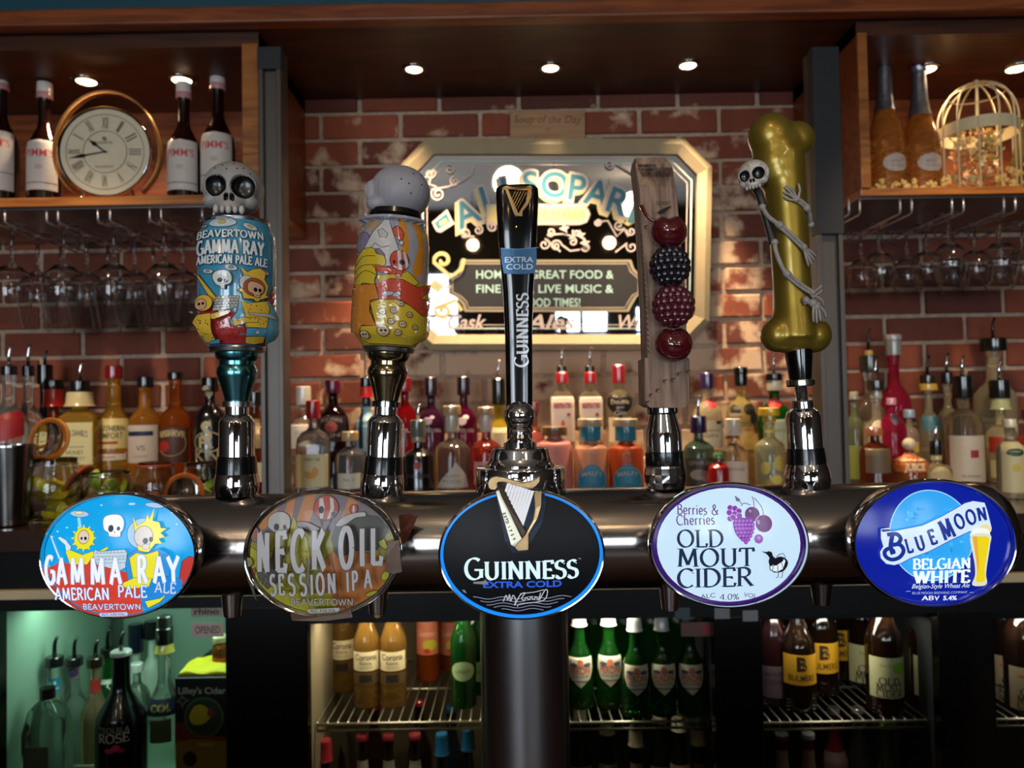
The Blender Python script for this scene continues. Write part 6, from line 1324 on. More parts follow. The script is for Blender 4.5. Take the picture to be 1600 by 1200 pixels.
# garland of gilded blossom on the shelf
def garland(x0, x1, yb, lab, n, seed, D=1.86, hmax=26):
    rd = random.Random(seed); pc_ = P((x0+x1)/2, yb, D); V, Fc = [], []; k = px(D)
    for i in range(n):
        c = ((rd.uniform(x0, x1)-(x0+x1)/2)*k, rd.uniform(-.02, .02), rd.uniform(3, hmax)*k*rd.random()**.6+.002)
        for j in range(4): a_ = rd.uniform(0, 6.28); sphv(V, Fc, (c[0]+.004*cos(a_), c[1], c[2]+.004*sin(a_)+.004), (.0045, .003, .0045), 6, 4)
    o = mesh('blossom_garland', V, Fc, mat('gilded_blossom', '#cfb268', .4, noise=.2, nscale=200), None, True); o.location = (pc_.x, D, RZ+.0006); tag(o, lab, 'garland'); o['kind'] = 'stuff'
garland(1360, 1404, 290, 'gilded blossom garland around the foot of the left sparkling wine bottle', 50, 3)
garland(1408, 1478, 290, 'gilded blossom garland between the second sparkling bottle and the birdcage', 80, 4, 1.85)
garland(1560, 1602, 290, 'gilded blossom garland right of the birdcage', 50, 6, 1.85, 50)
vz = P(1607, 290, 1.9); loftR = 24*px(1.9)
t = thing('glass_vase', 'rounded olive gold glass vase cut by the right edge of the right shelf', 'vase', (vz.x, 1.9, RZ+.0004))
hv = P(1607, 188, 1.9).z-RZ; loft('vase_body', [(0, loftR*.6), (hv*.1, loftR*.8), (hv*.45, loftR), (hv*.8, loftR*.62), (hv, loftR*.35)], mat('vase_olive', '#7d6a2c', .2, trans=.4, coat=.5, noise=.2), t, 32)

# ---- hanging glass racks and glasses
def wine_mesh(s=1.0, bowl=.046, h=.235, stem=.085):
    pr = [(0, .034), (.0012, .036), (.003, .030), (.006, .010), (.012, .0045), (stem, .0042), (stem+.006, .007), (stem+.016, bowl*.5), (stem+.032, bowl*.82), (stem+.05, bowl*.97), (stem+.066, bowl), (stem+.085, bowl*.95), (stem+.11, bowl*.85), (h, bowl*.68)]
    inn = [(h, bowl*.68-.001), (stem+.11, bowl*.85-.001), (stem+.085, bowl*.95-.001), (stem+.066, bowl-.001), (stem+.05, bowl*.97-.0011), (stem+.032, bowl*.82-.0012), (stem+.018, bowl*.46), (stem+.012, .004)]
    V, Fc = [], []; loftv(V, Fc, [(-z*s, r*s) for z, r in pr+inn], 32); me = bpy.data.meshes.new('glass'); me.from_pydata(V, [], [f[::-1] for f in Fc]); me.materials.append(glass('#f4f6f8', 1.45, 0.0)); me.polygons.foreach_set('use_smooth', [True]*len(me.polygons)); me.set_sharp_from_angle(angle=radians(50)); return me
WGL, WGM = wine_mesh(1.0), wine_mesh(.80, .048, .200, .075)
def rack(x0, x1, y, side, xs, zb, label):
    D0 = 1.765; t = thing('glass_rack', label, 'glass rack', (P((x0+x1)/2, y, D0).x, D0, zb-.0004))
    cx0 = t.location.x; dz = zb - P(xs[0], y+24 if side == 'l' else y+22, D0).z
    box('mounting_plate', (0, .17, -.002), (P(x1, y, D0).x-P(x0, y, D0).x, .34, .003), STEEL, t)
    for x in xs:
        X = P(x, y, D0).x - cx0; sx = 1
        pts = [(X, 0, -.003), (X, 0, -dz+.004), (X+.002, .006, -dz), (X+.003, .33, -dz), (X+.002, .336, -dz+.004), (X, .34, -.003)]
        tube('rail_wire', pts, .0024, mat('rail_steel', '#c4c4c8', .3, .8, noise=.03), t, 8)
    return t, zb-dz
lx_ = [-9, 8, 73, 91, 153, 172, 234, 252, 316, 334]
RAILM = mat('rail_steel', '#c4c4c8', .3, .8, noise=.03)
rk, zr = rack(-30, 345, 325, 'l', lx_, LZ0, 'steel wire rack under the left shelf holding upside-down wine glasses')
rx_ = [1326, 1343, 1406, 1424, 1487, 1505, 1568, 1586, 1648]
rk2, zr2 = rack(1340, 1650, 312, 'r', rx_, RZ0, 'steel wire rack under the right shelf holding upside-down wine glasses')
GLS = mat('clear_glass', '#ffffff', 0, trans=1, ior=1.45)
def glasses(xs, z, me, rows, grp, words, jit):
    rd = random.Random(3); side_r = words[1] == 'right'
    for j, D in enumerate(rows):
        for i in range(0, len(xs)-1, 2):
            if side_r and i == 0 and j == 0: continue
            X = (P(xs[i], 330, 1.765).x + P(xs[i+1], 330, 1.765).x)/2
            o = bpy.data.objects.new('wine_glass', me); COL.objects.link(o); o.location = (X+.0015, D, z+.0015+.003); o.rotation_euler = (0, 0, rd.random()*3)
            col_ = i//2; tag(o, f'{words[0]} upside-down wine glass in {["the leftmost","the second","the third","the fourth","the fifth"][col_]} column of the {words[1]} rack, {["front","middle","rear"][j]} row'.replace('  ', ' '), 'wine glass', grp)
# each column of glasses hangs between the wires of two neighbouring brackets
glasses([-9, 8, 73, 91, 153, 172, 234, 252, 316, 334], zr, WGL, (1.806, 1.905, 2.005), 'wine glasses hanging under the left shelf', ('clear', 'left'), 0)
glasses([1406, 1424, 1487, 1505, 1568, 1586, 1648, 1666], zr2, WGM, (1.806, 1.902, 1.998), 'wine glasses hanging under the right shelf', ('clear', 'right'), 0)
# far left: stemware standing upright on a high glass stack at the left edge
TM = bpy.data.meshes.new('tumbler'); V, Fc = [], []
loftv(V, Fc, [(0, .026), (.002, .028), (.10, .036), (.10, .0348), (.012, .0265), (.010, .01)], 28); TM.from_pydata(V, [], Fc); TM.materials.append(glass('#f4f6f8', 1.45, 0.0)); TM.polygons.foreach_set('use_smooth', [True]*len(TM.polygons))

# ---- clip-top jars with fruit at the left, and a steel shaker
def jar(cx, yt, yb, w, D, label, lid, fruit, seed=1, lidcol='#a8501c'):
    k = px(D); p = P(cx, yt, D); R = w*k/2; H = p.z-CZ; t = thing('clip_top_jar', label, 'jar', (p.x, D, CZ+.0005))
    V, Fc = [], []; loftv(V, Fc, [(0, R*.9), (.004, R), (H*.68, R), (H*.82, R*.86), (H*.9, R*.80), (H*.97, R*.82), (H, R*.80), (H, R*.74), (H*.9, R*.74), (H*.8, R*.80), (H*.67, R*.94), (.008, R*.92), (.006, R*.5)], 36)
    mesh('jar_glass', V, Fc, glass('#f0f3f0', 1.45, .01), t, True)
    tube('neck_clip', [(R*.84*cos(i*pi/12), R*.84*sin(i*pi/12), H*.9) for i in range(24)], .0013, CHROME, t, 6, True)
    RL = R*.86
    if lid:
        lx0, ly0, ry_, tilt = lid; q = P(lx0, ly0, D); m_ = mat('rubber_'+lidcol, lidcol, .5, noise=.08)
        L = bpy.data.objects.new('lid', None)
        V, Fc = [], []; loftv(V, Fc, [(0, RL*1.0), (.004, RL*1.02), (.007, RL*.9), (.007, .001)], 36); o = mesh('glass_lid', V, Fc, glass('#f0f3f0', 1.45, .01), t, True, loc=(q.x-p.x, ry_, q.z-CZ), rot=tilt)
        bpy.data.objects.remove(L)
        V, Fc = [], []; loftv(V, Fc, [(-.002, RL*1.06), (.003, RL*1.06), (.003, RL*.80), (-.002, RL*.80)], 36, closed=True); mesh('rubber_seal', V, Fc, m_, o, True)
    rd = random.Random(seed)
    for i in range(fruit[1]):
        V, Fc = [], []; r = .014*fruit[2]; N = 8; n0 = 0
        for s_ in range(5):
            a_ = -pi/4+s_*pi/8
            for j in range(N+1): ph = pi*j/N; V.append((r*sin(ph)*cos(a_), r*sin(ph)*sin(a_), r*1.2*cos(ph)))
        for s_ in range(4):
            for j in range(N): a2 = s_*(N+1)+j; Fc.append([a2, a2+1, a2+N+2, a2+N+1])
        Fc.append([j for j in range(N+1)]); Fc.append([4*(N+1)+j for j in range(N+1)][::-1])
        a_ = rd.uniform(0, 6.28); rr = (R-.022)*rd.random(); lay = i//4
        o = mesh(fruit[0], V, Fc, mat('peel_'+fruit[3], fruit[3], .4, coat=.3, noise=.08), t, True, loc=(rr*cos(a_+i*1.7), rr*sin(a_+i*1.7), .018+lay*.020), rot=(rd.uniform(0, 3), rd.uniform(0, 3), rd.uniform(0, 6)))
    return t
jar(86, 716, 815, 76, 1.52, 'clip-top jar of lemon wedges at the left, its orange-sealed lid open', (63, 688, .03, (radians(80), 0, radians(-8))), ('lemon_wedge', 16, 1.25, '#c9b81e'), 2, '#d07a1c')
jar(170, 736, 815, 72, 1.56, 'clip-top glass jar of lime wedges behind the blue badge', (126, 756, -.01, (0, radians(-58), 0)), ('lime_wedge', 14, 1.3, '#8aa01e'), 3, '#a8461c')
jar(243, 722, 800, 62, 1.62, 'closed clip-top jar with a red rubber seal right of the lime jar', (243, 728, 0, (0, 0, 0)), ('orange_wedge', 5, 1.0, '#b35a20'), 4, '#9a3a1c')
jar(318, 722, 815, 66, 1.66, 'clip-top jar with an orange seal ring hanging before it, fourth jar', (305, 766, -.058, (radians(78), 0, radians(6))), ('lime_wedge', 9, 1.2, '#7d9a24'), 5, '#d0661c')
p = P(10, 696, 1.45); H = p.z-CZ; t = thing('cocktail_shaker', 'polished steel shaker at the left edge of the back counter', 'shaker', (p.x-.004, 1.47, CZ+.0005))
loft('cup', [(0, .026), (.003, .030), (H*.97, .040), (H*.975, .0415), (H, .0415), (H, .039), (.01, .028), (.01, .001)], mat('shaker_steel', '#8a8886', .16, 1, noise=.05), t, 40)
# wooden rail board behind jars
p = P(200, 738, 1.75)
# dark till-like box behind glasses at far left
# ================================================================ bottle coolers under the counter
FD = 1.46
PANE = mat('door_glass', '#dfe6e4', 0)
nt = PANE.node_tree; tr_ = nt.nodes.new('ShaderNodeBsdfTransparent'); tr_.inputs[0].default_value = (.93, .96, .95, 1); gl_ = nt.nodes.new('ShaderNodeBsdfGlossy'); gl_.inputs['Roughness'].default_value = .02; fr_ = nt.nodes.new('ShaderNodeFresnel'); fr_.inputs[0].default_value = 1.3; mx_ = nt.nodes.new('ShaderNodeMixShader')
nt.links.new(fr_.outputs[0], mx_.inputs[0]); nt.links.new(tr_.outputs[0], mx_.inputs[1]); nt.links.new(gl_.outputs[0], mx_.inputs[2]); nt.links.new(mx_.outputs[0], nt.nodes['Material Output'].inputs[0])
def cooler(x0, x1, ytop, xr, label, lining, ypane=.02, shelf_y=(1128, 1090), light=None, lcol=(1, .9, .75), shelf_label=None, xl_wall=True, depth=.42, zbot=.12, frame=True, shelves=True):
    """x0..x1 opening in photo pixels at the door; returns things needed to place bottles"""
    a, b = P(x0, 1050, FD).x, P(x1, 1050, FD).x; zt = P((x0+x1)/2, ytop, FD).z
    t = thing('bottle_cooler', label, 'fridge', ((a+b)/2, FD, .02)); w = b-a; h = zt-.02; LN = lining
    def bx(name, lo, hi, m, bev=0): return boxmm(name, lo, hi, m, t, bev)
    bx('side_wall', (-w/2-.02, 0, 0), (-w/2, depth, h+.02), LN); bx('side_wall', (w/2, 0, 0), (w/2+.02, depth, h+.02), LN)
    bx('back_wall', (-w/2, depth-.01, 0), (w/2, depth, h), LN); bx('top_wall', (-w/2-.02, 0, h), (w/2+.02, depth, h+.03), BLACKM); bx('bottom_wall', (-w/2-.02, 0, -.02), (w/2+.02, depth, 0), LN)
    if frame:
        bx('door_glass', (-w/2, -.006, .02), (w/2, -.003, h), PANE)
    return t, a, b, zt
def wire_shelf(t, a, b, z, y0, y1, step=.019):
    w = (b-a)/2 - .004; V, Fc = [], []; z -= t.location.z; o0 = t.location.y
    tubev(V, Fc, [(-w, y0-o0, z), (w, y0-o0, z)], .0032, 8); tubev(V, Fc, [(-w, y1-o0, z), (w, y1-o0, z)], .003, 8); tubev(V, Fc, [(-w, (y0+y1)/2-o0, z-.003), (w, (y0+y1)/2-o0, z-.003)], .003, 6)
    tubev(V, Fc, [(-w, y0-o0, z-.012), (w, y0-o0, z-.012)], .0026, 6)
    n = int(2*w/step)
    for i in range(n+1): x = -w+2*w*i/n; tubev(V, Fc, [(x, y0-o0, z-.012), (x, y0-.002-o0, z+.002), (x, y0+.004-o0, z+.004), (x, y1-o0, z+.004)], .0014, 5)
    mesh('wire_shelf', V, Fc, mat('shelf_wire', '#a39f92', .3, .8, noise=.05), t, True)
    return z + .0055 + t.location.z
BEI = mat('lining_beige', '#6e6552', .5, noise=.08, nscale=6); DKL = mat('lining_dark', '#16181b', .5, noise=.1); GRN = mat('lining_green', '#8fb39c', .45, noise=.06, nscale=5)
# front frames between the doors
fz0 = .02
def frame_post(x0, x1, lab):
    a, b = P(x0, 1060, FD-.02).x, P(x1, 1060, FD-.02).x; z1 = P(800, 966, FD-.02).z if x0 > 400 else P(180, 949, FD-.02).z-.0003
    tag(boxmm('fridge_frame', (a, FD-.035, fz0), (b, FD-.008, z1), BLACKP, None, .002), lab, 'frame')
frame_post(357, 484, 'broad black door frame between the green-lit cooler and the lager cooler')
frame_post(752, 886, 'black door frame behind the steel column'); frame_post(1114, 1188, 'black door frame between the green bottles and the cider cooler'); frame_post(1462, 1548, 'black door frame right of the cider cooler')
frame_post(-40, 5, 'black door frame at the bottom left edge')
zh = P(800, 966, FD-.02).z
zhl = P(180, 949, FD-.02).z; xl_ = P(484, 950, FD-.02).x
tag(boxmm('header_panel', (-1.5, FD-.036, zhl), (xl_, FD-.006, zf-.009), BLACKM), 'black header panel above the green-lit cooler at the left', 'panel')
tag(boxmm('header_panel', (xl_, FD-.036, zh+.0005), (1.5, FD-.006, zf-.009), BLACKM), 'long black header panel under the back counter above the lager and cider coolers', 'panel')

# cooler 0: green lit, at the left
t0, a0, b0, z0t = cooler(5, 357, 944, 0, 'green-lit glass-door cooler at bottom left with mixed spirit bottles', GRN)
area('cooler_light', ((a0+b0)/2-.0, FD+.10, z0t-.01), (0, 0, 0), (b0-a0)*.9, .05, CL0, (.72, 1, .84))
zs0 = P(180, 1235, FD+.1).z
boxmm('inner_shelf', (-(b0-a0)/2, .02, zs0-.02-.012), ((b0-a0)/2, .40, zs0-.02), GRN, t0)
for xx in (32, 112): p = P(xx, 1000, FD+.2); boxmm('shelf_upright', (p.x-t0.location.x-.006, .38, 0), (p.x-t0.location.x+.006, .405, z0t-.03), STEEL, t0)
GG = 'spirit bottles in the green-lit cooler'
bz = zs0 - .0
def cb(*a, **k): return bottle(*a, base=bz, group=GG, **k)
cb('clear bottle with blue neck label and pourer in the green-lit cooler', 85, 995, 46, FD+.12, 'tall', CLR, [('pour', 'b', 30), ('cap', '#14181a', 14, 1.5)], [Lb(1058, 1080, '#1c7f9c', .55, [('AL', 1069, 11, '#c9e6e6', .7, .06)])])
cb('clear bottle with round purple neck badge in the green-lit cooler', 116, 996, 44, FD+.19, 'tall', CLR, [('pour', 'b', 30), ('cap', '#14181a', 12, 1.5)], [Lb(1040, 1058, '#8c6a78', .5, [], [('o', 0, 1049, 7, 7, '#3a2c60')])])
cb('bottle with coral neck label in the green-lit cooler', 149, 1000, 42, FD+.15, 'tall', '#c9b48c', [('pour', 'b', 26), ('cap', '#20180f', 14, 1.5)], [Lb(1060, 1080, '#b3382c', .58)])
cb('green glass bottle with a pourer behind the black one', 168, 982, 40, FD+.26, 'round', '#1f7a2c', [('pour', 'b', 30), ('cap', '#12180f', 12, 1.4)], [Lb(1060, 1066, '#b9c9b0', .6)])
cb('large black cream-liqueur bottle with pink rose and silver lettering', 189, 988, 74, FD+.055, 'tall', '#060607', [('pour', 'b', 28), ('cap', '#9aa39a', 6, 1.1)], [Lb(1112, 1170, None, .8, [('TEQUILA', 1127, 8, '#8a8b90', .75), ('ROSE', 1139, 13, '#c9c9cc', .75, 0, 1)], [('o', -4, 1157, 6, 4, '#c22c6a'), ('o', 3, 1154, 5, 5, '#d23a7a'), ('o', 9, 1158, 4, 3, '#b0245e')])], gl=gloss('#050506'))
cb('white bottle with dark navy cap at the back of the green-lit cooler', 212, 975, 34, FD+.33, 'slim', '#b9cfc0', [('cap', '#141c2c', 42, 1.6)], gl=mat('milk_bottle', '#a9bfae', .4, noise=.05))
cb('second white bottle with black cap at the back of the green-lit cooler', 237, 970, 30, FD+.34, 'slim', '#b9cfc0', [('cap', '#181c1c', 26, 1.9)], gl=mat('milk_bottle', '#a9bfae', .4, noise=.05))
cb('clear bottle with black screw cap and navy label beside the cider box', 257, 962, 54, FD+.10, 'tall', '#dfe8e0', [('cap', '#20241f', 18, 1.1), ('cap', '#101412', 24, 1.25), ('foil', '#a0953a', 8, 1.2)], [Lb(1086, 1110, '#1a2236', .8, [('COL', 1098, 10, '#9a9440', .7, .03)]), Lb(1115, 1150, '#4a5a44', .5)])
cb('short clear bottle with a silver cap behind the navy-labelled bottle', 214, 1036, 40, FD+.20, 'squat', '#cfe0d4', [('cap', '#b9c4bb', 12, 1.4)])
p = P(72, 1120, FD+.05); t = thing('square_decanter', 'square clear decanter bottle at the bottom left of the green-lit cooler', 'bottle', (p.x, FD+.055, bz+.0005), group=GG)
Hh = P(72, 1092, FD+.05).z-bz; loft('glass_body', [(0, .034, .03, 5), (.004, .038, .034, 5), (Hh*.7, .038, .034, 5), (Hh*.9, .03, .026, 4), (Hh, .012, .012, 2)], glass('#d6e6da', 1.35, .02), t, 40); loft('cap', [(Hh, .014), (Hh+.02, .014)], BLACKP, t, 20)
V, Fc = [], []; bxv(V, Fc, (0, -.0355, Hh*.4), (.045, .002, Hh*.4)); mesh('label', V, Fc, mat('decanter_label', '#3c4a40', .5, noise=.1), t)
p = P(131, 1170, FD+.12); tag(boxmm('price_card', (p.x-.026, FD+.11, bz+.001), (p.x+.026, FD+.114, bz+.045), mat('card_cream', '#8d9a80', .6, noise=.05)), 'small cream card with a pink dot at the bottom of the green-lit cooler', 'card')
# cider box with lettering
p0, p1 = P(273, 1060, FD+.045), P(356, 1060, FD+.045); bxh = p0.z-bz
t = thing('cider_box', 'black bag-in-box cider carton printed with a mango in a green circle', 'box', ((p0.x+p1.x)/2, FD+.045, bz+.0005)); wb = (p1.x-p0.x)/2
boxmm('carton', (-wb, 0, 0), (wb, .20, bxh), mat('carton_black', '#0b0b0a', .4, noise=.1), t, .002)
def bf(u, v, off): q = P(u, v, FD+.045); return Vector((q.x-t.location.x, -.0006-off, q.z-bz))
a = Art(bf, ink, (0, 0, 1), 30, 1e-4)
a.poly([(275, 1130), (290, 1128), (315, 1150), (354, 1150), (354, 1205), (275, 1205)], '#6a2016'); a.poly([(275, 1160), (300, 1155), (354, 1158), (354, 1206), (275, 1206)], '#7a6420'); a.ell(297, 1186, 11, 12, '#1a1410')
a.ell(319, 1121, 31, 32, '#3f5a3c'); a.ell(319, 1121, 28, 29, '#1f2f20'); a.poly([(296, 1120), (304, 1104), (318, 1102), (330, 1116), (320, 1130), (302, 1132)], '#a8961c', True); a.ell(330, 1114, 6, 6, '#7a2c14'); a.line([(284, 1086), (288, 1092), (296, 1094), (288, 1098), (286, 1106), (283, 1098), (276, 1096), (283, 1092)], 1.4, '#8a8a80', True)
a.text("Lilley's Cider", 316, 1079, 74, 10, '#9a9a94', .02); a.text('MANGO', 322, 1163, 26, 5, '#b9a890')
a.build('printed_artwork', t)
t = thing('yellow_cloth', 'bright yellow folded cloth lying on the cider box', 'cloth', ((p0.x+p1.x)/2, FD+.05, bz+bxh+.001)); V, Fc = [], []
for j in range(5):
    for i in range(9): V.append((-wb+.002+(2*wb-.004)*i/8, .01+j*.022, .004+.003*sin(i*1.3+j)+(.004 if j > 1 else .0)))
for j in range(4):
    for i in range(8): q = j*9+i; Fc.append([q, q+1, q+10, q+9])
n = len(V); V += [(x, y, .0) for x, y, z in V]; Fc += [[n+i for i in f][::-1] for f in Fc]
for i in range(8): Fc.append([i, n+i, n+i+1, i+1])
mesh('cloth_sheet', V, Fc, mat('yellow_cloth', '#c9c41c', .7, noise=.06), t, True)
t = bottle('small orange jar with a lid standing on the yellow cloth', 345, 993, 26, FD+.12, 'squat', '#a8642c', [('cap', '#a8a27c', 8, 2.9)], [Lb(1025, 1036, '#a8401c', .8)], base=bz+bxh+.013, name='spice_jar', cat='jar')
for (x0, x1, y0, y1, txt, lab, c, c2) in ((302, 350, 944, 962, 'rhino', 'brown cooler maker badge at the top right of the green-lit cooler', '#8a7c70', '#2a1a16'), (303, 352, 970, 993, 'OPENED', 'pale pink handwritten note in the green-lit cooler', '#a8948c', '#6a5c58')):
    q0, q1 = P(x0, y1, FD+.002), P(x1, y0, FD+.002); o = thing('sticker', lab, 'sticker', ((q0.x+q1.x)/2, FD-.0062, q0.z))
    boxmm('card', (q0.x-o.location.x, -.0012, 0), (q1.x-o.location.x, 0, q1.z-q0.z), mat('sticker_'+c, c, .5, noise=.06), o)
    a = Art(lambda u, v, off: Vector((u, -.0014-off, v)), ink, (0, 0, 1), 1, 1e-4); g = text2d(txt, .03); V_, F2, gw, gh = g; W2 = (q1.x-q0.x)*.8
    a.emit([(x*W2/gw, (q1.z-q0.z)*.5+y*(q1.z-q0.z)*.5/gh) for x, y in V_], F2, c2); a.build('lettering', o)

# cooler 1: lager
t1, a1, b1, z1t = cooler(485, 752, 966, 0, 'bottle cooler with golden lager bottles on a wire shelf, left of the column', BEI)
area('cooler_light', ((a1+b1)/2, FD+.06, z1t-.008), (0, 0, 0), (b1-a1)*.9, .04, CL1, (1, .82, .55))
zw1 = P(620, 1130, FD+.03).z; s1 = wire_shelf(t1, a1, b1, zw1, FD+.03, FD+.40)
GB1 = 'lager bottles in the cooler left of the column'
def beer(lab, cx, yb, w, D, col, capc, lbs, base, grp, H=.235, kind='beer', gl=True, foil=None):
    k = px(D); zt = base+H; # top in pixel space
    # invert: find y for zt
    lo, hi = 700, 1300
    for _ in range(30):
        m_ = (lo+hi)/2
        if P(cx, m_, D).z > zt: lo = m_
        else: hi = m_
    caps = [('cap', capc, 7, 1.12)] + ([('foil', foil, 20, 1.15)] if foil else [])
    return bottle(lab, cx, lo, w, D, kind, col, caps, lbs, base=base, group=grp, gl=gl)
COR = '#b57a1c'
for i, (cx, D, lab) in enumerate(((572, FD+.11, 'golden lager bottle, left one of the front pair'), (613, FD+.11, 'golden lager bottle, right one of the front pair'), (535, FD+.20, 'golden lager bottle at the back left of the lager cooler'))):
    y0 = 1013 if i < 2 else 996
    beer(lab, cx, 0, 41 if i < 2 else 38, D, '#a07838', '#c9c0a4', [Lb(y0, y0+29, '#b5a888', .95, [('Corona', y0+8, 9, '#23201a', .85, .02), ('Extra', y0+17, 5, '#3a362c', .45), ('CERVEZA', y0+24, 3, '#7a705c', .6)]), Lb(y0+33, y0+50, '#4a3a22', .97, [], [('r', 0, y0+41, 8, 6, '#1c1812')])], s1, GB1)
for cx, D, lab in ((667, FD+.25, 'pink and yellow labelled fruit cider bottle, left of two'), (703, FD+.32, 'pink and yellow labelled fruit cider bottle, right of two')):
    beer(lab, cx, 0, 36, D, '#b5501c', '#8c2a20', [Lb(968, 1018, '#b3644c', .92, [('Summer', 985, 9, '#c9a08c', .8)], [('o', 4, 1003, 10, 8, '#a8a02c'), ('o', 0, 1012, 4, 4, '#a02018')])], s1, GB1, .22)
for cx, D, lab in ((722, FD+.10, 'green lager bottle with a round pale label beside the column'), (745, FD+.17, 'green lager bottle partly hidden by the column')):
    beer(lab, cx, 0, 40, D, '#185420', '#b9b9a0', [Lb(1028, 1058, '#7a8f68', .8, [('LAGER', 1043, 5, '#2c4a28', .7)], sh='oval')], s1, GB1)
zf1 = .06
G1L = 'bottles on the lower shelf of the lager cooler'
s1b = zw1-.30
wire_shelf(t1, a1, b1, s1b-.0055, FD+.03, FD+.38)
for i, (cx, D, c, cc, lc) in enumerate(((508, FD+.08, '#2c0f10', '#8c2430', None), (566, FD+.10, '#16100e', '#7a2430', '#8d8a80'), (607, FD+.10, '#16100e', '#7a2430', '#8d8a80'), (648, FD+.10, '#16100e', '#7a2430', '#8d8a80'), (690, FD+.10, '#101c2c', '#1c5a8c', None), (731, FD+.12, '#101c2c', '#1c5a8c', None), (520, FD+.24, '#200f10', '#8c2430', None), (585, FD+.26, '#200f10', '#8c2430', None), (655, FD+.28, '#200f10', '#a02430', None), (705, FD+.24, '#101c24', '#1c4a6c', None))):
    beer(f'dark bottle with {["red", "blue"][1 if "1c5" in cc or "1c4" in cc else 0]} cap, {["first","second","third","fourth","fifth","sixth","first","second","third","fourth"][i]} from the left in the {["front","back"][i > 5]} row under the lagers', cx, 0, 38, D, c, cc, [Lb(1186, 1230, lc, .85)] if lc else [], s1b, G1L, .25, gl=gloss(c), foil=cc if i in (0, 4, 5) else None)
# cooler 2: green bottles
t2, a2, b2, z2t = cooler(887, 1113, 966, 0, 'bottle cooler with green lager bottles, right of the column', DKL)
area('cooler_light', (a2+.08, FD+.06, z2t-.008), (0, 0, 0), .12, .04, CL2, (1, .9, .7))
zw2 = P(1000, 1128, FD+.03).z; s2 = wire_shelf(t2, a2, b2, zw2, FD+.03, FD+.40)
G2B = 'green lager bottles right of the column'
for i, (cx, yl, D, yw) in enumerate(((904, 1022, FD+.10, 0), (950, 1020, FD+.10, .35), (991, 1034, FD+.055, .3), (1033, 1033, FD+.055, 0), (1076, 1033, FD+.055, .1))):
    b_ = beer(f'green lager bottle with white shield label, {["leftmost","second from left","middle","second from right","rightmost"][i]} in its row', cx, 0, 41, D, '#18541a', '#2b2a5c', [Lb(yl, yl+46, '#b3a892', .88, [('PERONI', yl+20, 10, '#a04a34', .9, .03), ('NASTRO AZZURRO', yl+29, 4, '#4a4c6a', .8)], [('o', 0, yl+9, 4, 6, '#a85a3c'), ('o', -9, yl+11, 5, 3, '#3a3c50'), ('o', 9, yl+11, 5, 3, '#3a3c50'), ('r', 0, yl+36, 9, 1, '#3a3c50')], sh='peroni')], s2, G2B, .200, foil='#b9b6ae')
for i, cx in enumerate((925, 972, 1016, 1058)): beer(f'dark green bottle behind the white-shield lagers, number {["one","two","three","four"][i]} from the column', cx, 0, 38, FD+.24, '#123f14', '#2b2a5c', [], s2, G2B, .232)
s2b = zw2-.275; wire_shelf(t2, a2, b2, s2b-.0055, FD+.03, FD+.38)
for i, (cx, D) in enumerate(((948, FD+.14), (993, FD+.08), (1030, FD+.2), (1090, FD+.08), (905, FD+.2), (1060, FD+.15))):
    beer(f'cream-necked dark bottle below the green lagers, {["second from the column","third from the column","fourth from the column","rightmost","nearest the column","second from the right"][i]}', cx, 0, 40, D, '#0f140f', '#3a3a30', [Lb(1190, 1225, '#6a5c48', .8)], s2b, 'dark bottles under the green lagers', .25, foil='#a89c84', gl=gloss('#0c100c'))
p = P(1088, 982, FD-.002); o = thing('price_sticker', 'pinkish sticker with a red dot on the green lager cooler door', 'sticker', (p.x, FD-.0065, p.z)); boxmm('card', (-.030, -.001, -.013), (.030, 0, .013), mat('sticker_pink', '#5a3c34', .5, noise=.05), o); V, Fc = [], []; loftv(V, Fc, [(0, .008), (.0006, .008)], 16); V = [(x+.016, -.0010-z, y) for x, y, z in V]; mesh('red_dot', V, Fc, mat('red_dot', '#8a1c24', .5, noise=.05), o)
for i, (x, y, lab) in enumerate(((1128, 958, 'small white sticker on the header panel below the white cider badge, left one'), (1172, 962, 'small white sticker on the header panel below the white cider badge, right one'), (1066, 958, 'grey handle-like tab on the header panel left of the white stickers'))):
    q = P(x, y, FD-.037); tag(boxmm('sticker', (q.x-.014, FD-.0385, q.z-.010), (q.x+.014, FD-.0362, q.z+.010), mat(f'sticker_{i}', ['#6a6e70', '#6f7476', '#2c3c40'][i], .5, noise=.05)), lab, 'sticker')
# cooler 3: ciders
t3, a3, b3_, z3t = cooler(1189, 1461, 966, 0, 'bottle cooler with amber cider bottles, right part of the bar back', DKL)
area('cooler_light', ((a3+b3_)/2, FD+.05, z3t-.008), (0, 0, 0), (b3_-a3)*.8, .03, CL3, (1, .9, .75))
zw3 = P(1320, 1128, FD+.03).z; s3 = wire_shelf(t3, a3, b3_, zw3, FD+.03, FD+.40)
G3B = 'cider bottles in the right cooler'
for cx, D, yl, lab in ((1243, FD+.09, 1016, 'cider bottle with yellow label, frontmost of three'), (1278, FD+.17, 998, 'cider bottle with yellow label, middle of three'), (1303, FD+.26, 978, 'cider bottle with yellow label, rearmost of three')):
    beer(lab, cx, 0, 52, D, '#2c1408', '#b37c1c', [Lb(yl, yl+46, '#b8881c', .95, [('B', yl+14, 20, '#241a10', .3, .05), ('BULMERS', yl+35, 9, '#3a2412', .8, .04)], sh='rect')], s3, G3B, .255, foil='#a8741c' if D < FD+.1 else None, gl=mat('brown_bottle', '#170b05', .08, trans=.3, coat=.5, noise=.05))
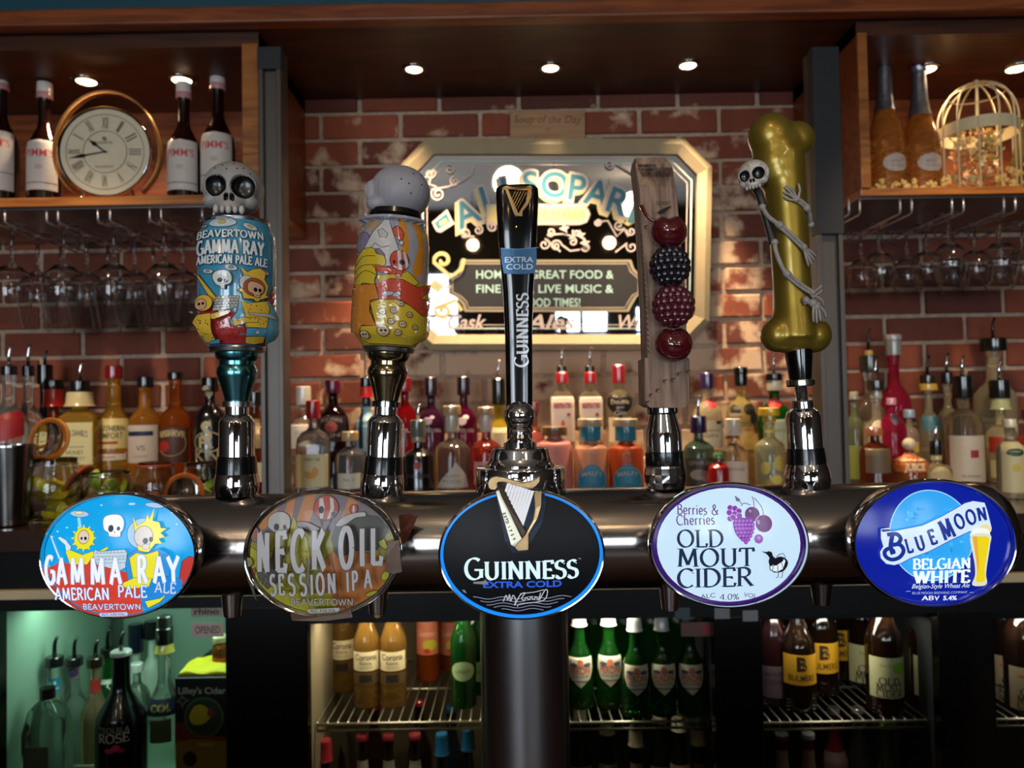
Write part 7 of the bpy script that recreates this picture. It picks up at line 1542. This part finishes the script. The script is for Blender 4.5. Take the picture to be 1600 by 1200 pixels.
beer('dark red cider bottle with a pink label behind the cooler frame', 1203, 0, 48, FD+.12, '#3a0c10', '#6a6a6c', [Lb(1034, 1082, '#5c4a52', .9, [('BERRY', 1046, 7, '#2a2430', .8), ('CIDER', 1058, 7, '#2a2430', .8)])], s3, G3B, .255, gl=gloss('#1d080a'))
BRW = mat('brown_bottle', '#170b05', .08, trans=.3, coat=.5, noise=.05)
for cx, D, yl, ac, lab in ((1377, FD+.07, 1020, '#6a9a2c', 'cider bottle with pale green label and leaf, front centre'), (1446, FD+.08, 1020, '#a8502c', 'cider bottle with pale label and orange line by the frame'), (1345, FD+.23, 1001, '#6a9a2c', 'cider bottle with pale label behind on the left'), (1409, FD+.23, 1001, '#a8502c', 'cider bottle with pale label behind on the right')):
    beer(lab, cx, 0, 54, D, '#2c1408', '#2c2a26', [Lb(yl, yl+62, '#a3a078', .95, [('OLD', yl+36, 11, '#24281c', .6, .0, 1), ('MOUT', yl+45, 10, '#24281c', .75, 0, 1), ('CIDER', yl+55, 10, '#24281c', .75, 0, 1), ('Kiwi & Lime', yl+12, 4, '#5a7a3c', .5)], [('o', 12, yl+16, 9, 9, ac)])], s3, G3B, .26, kind='squat' if 0 else 'beer', gl=BRW)
s3b = zw3-.29; wire_shelf(t3, a3, b3_, s3b-.0055, FD+.03, FD+.38)
for i, (cx, D, c, cc) in enumerate(((1221, FD+.08, '#3a0c0e', '#4a4a4c'), (1262, FD+.08, '#3a0c0e', '#8a8a8c'), (1301, FD+.2, '#4a0c10', '#8c8c90'), (1386, FD+.12, '#1a2412', '#6a9a2c'), (1340, FD+.2, '#1a1a14', '#6a6a60'), (1436, FD+.16, '#241410', '#8a8478'))):
    beer(f'bottle on the lower shelf of the cider cooler, {["first, red, from the left","second, red, from the left","third, red with grey cap","with a green cap","plain dark one in the middle","last one by the right frame"][i]}', cx, 0, 42, D, c, cc, [Lb(1170, 1215, '#5c4a44', .8)] if i < 3 else [], s3b, 'bottles on the lower shelf of the cider cooler', .25, gl=gloss(c))
# cooler 4: right edge
t4, a4, b4_, z4t = cooler(1549, 1760, 966, 0, 'bottle cooler cut off by the right edge of the view', DKL)
area('cooler_light', ((a4+b4_)/2, FD+.05, z4t-.008), (0, 0, 0), (b4_-a4)*.8, .03, CL3, (1, .9, .75))
zw4 = P(1580, 1124, FD+.03).z; s4 = wire_shelf(t4, a4, b4_, zw4, FD+.03, FD+.40)
for cx, D, yl, lab in ((1594, FD+.07, 1036, 'cider bottle with pale orange label at the far right edge'), (1566, FD+.2, 1018, 'cider bottle with pale label at the back by the far right frame')):
    beer(lab, cx, 0, 54, D, '#2c1408', '#2c2a26', [Lb(yl, yl+66, '#94866a', .95, [('OLD', yl+38, 11, '#24281c', .6, .0, 1), ('MOUT', yl+48, 10, '#24281c', .75, 0, 1), ('CIDER', yl+58, 10, '#24281c', .75, 0, 1)], [('r', 0, yl+14, 14, 2, '#a8502c')])], s4, 'cider bottles at the far right edge', .26, gl=BRW)
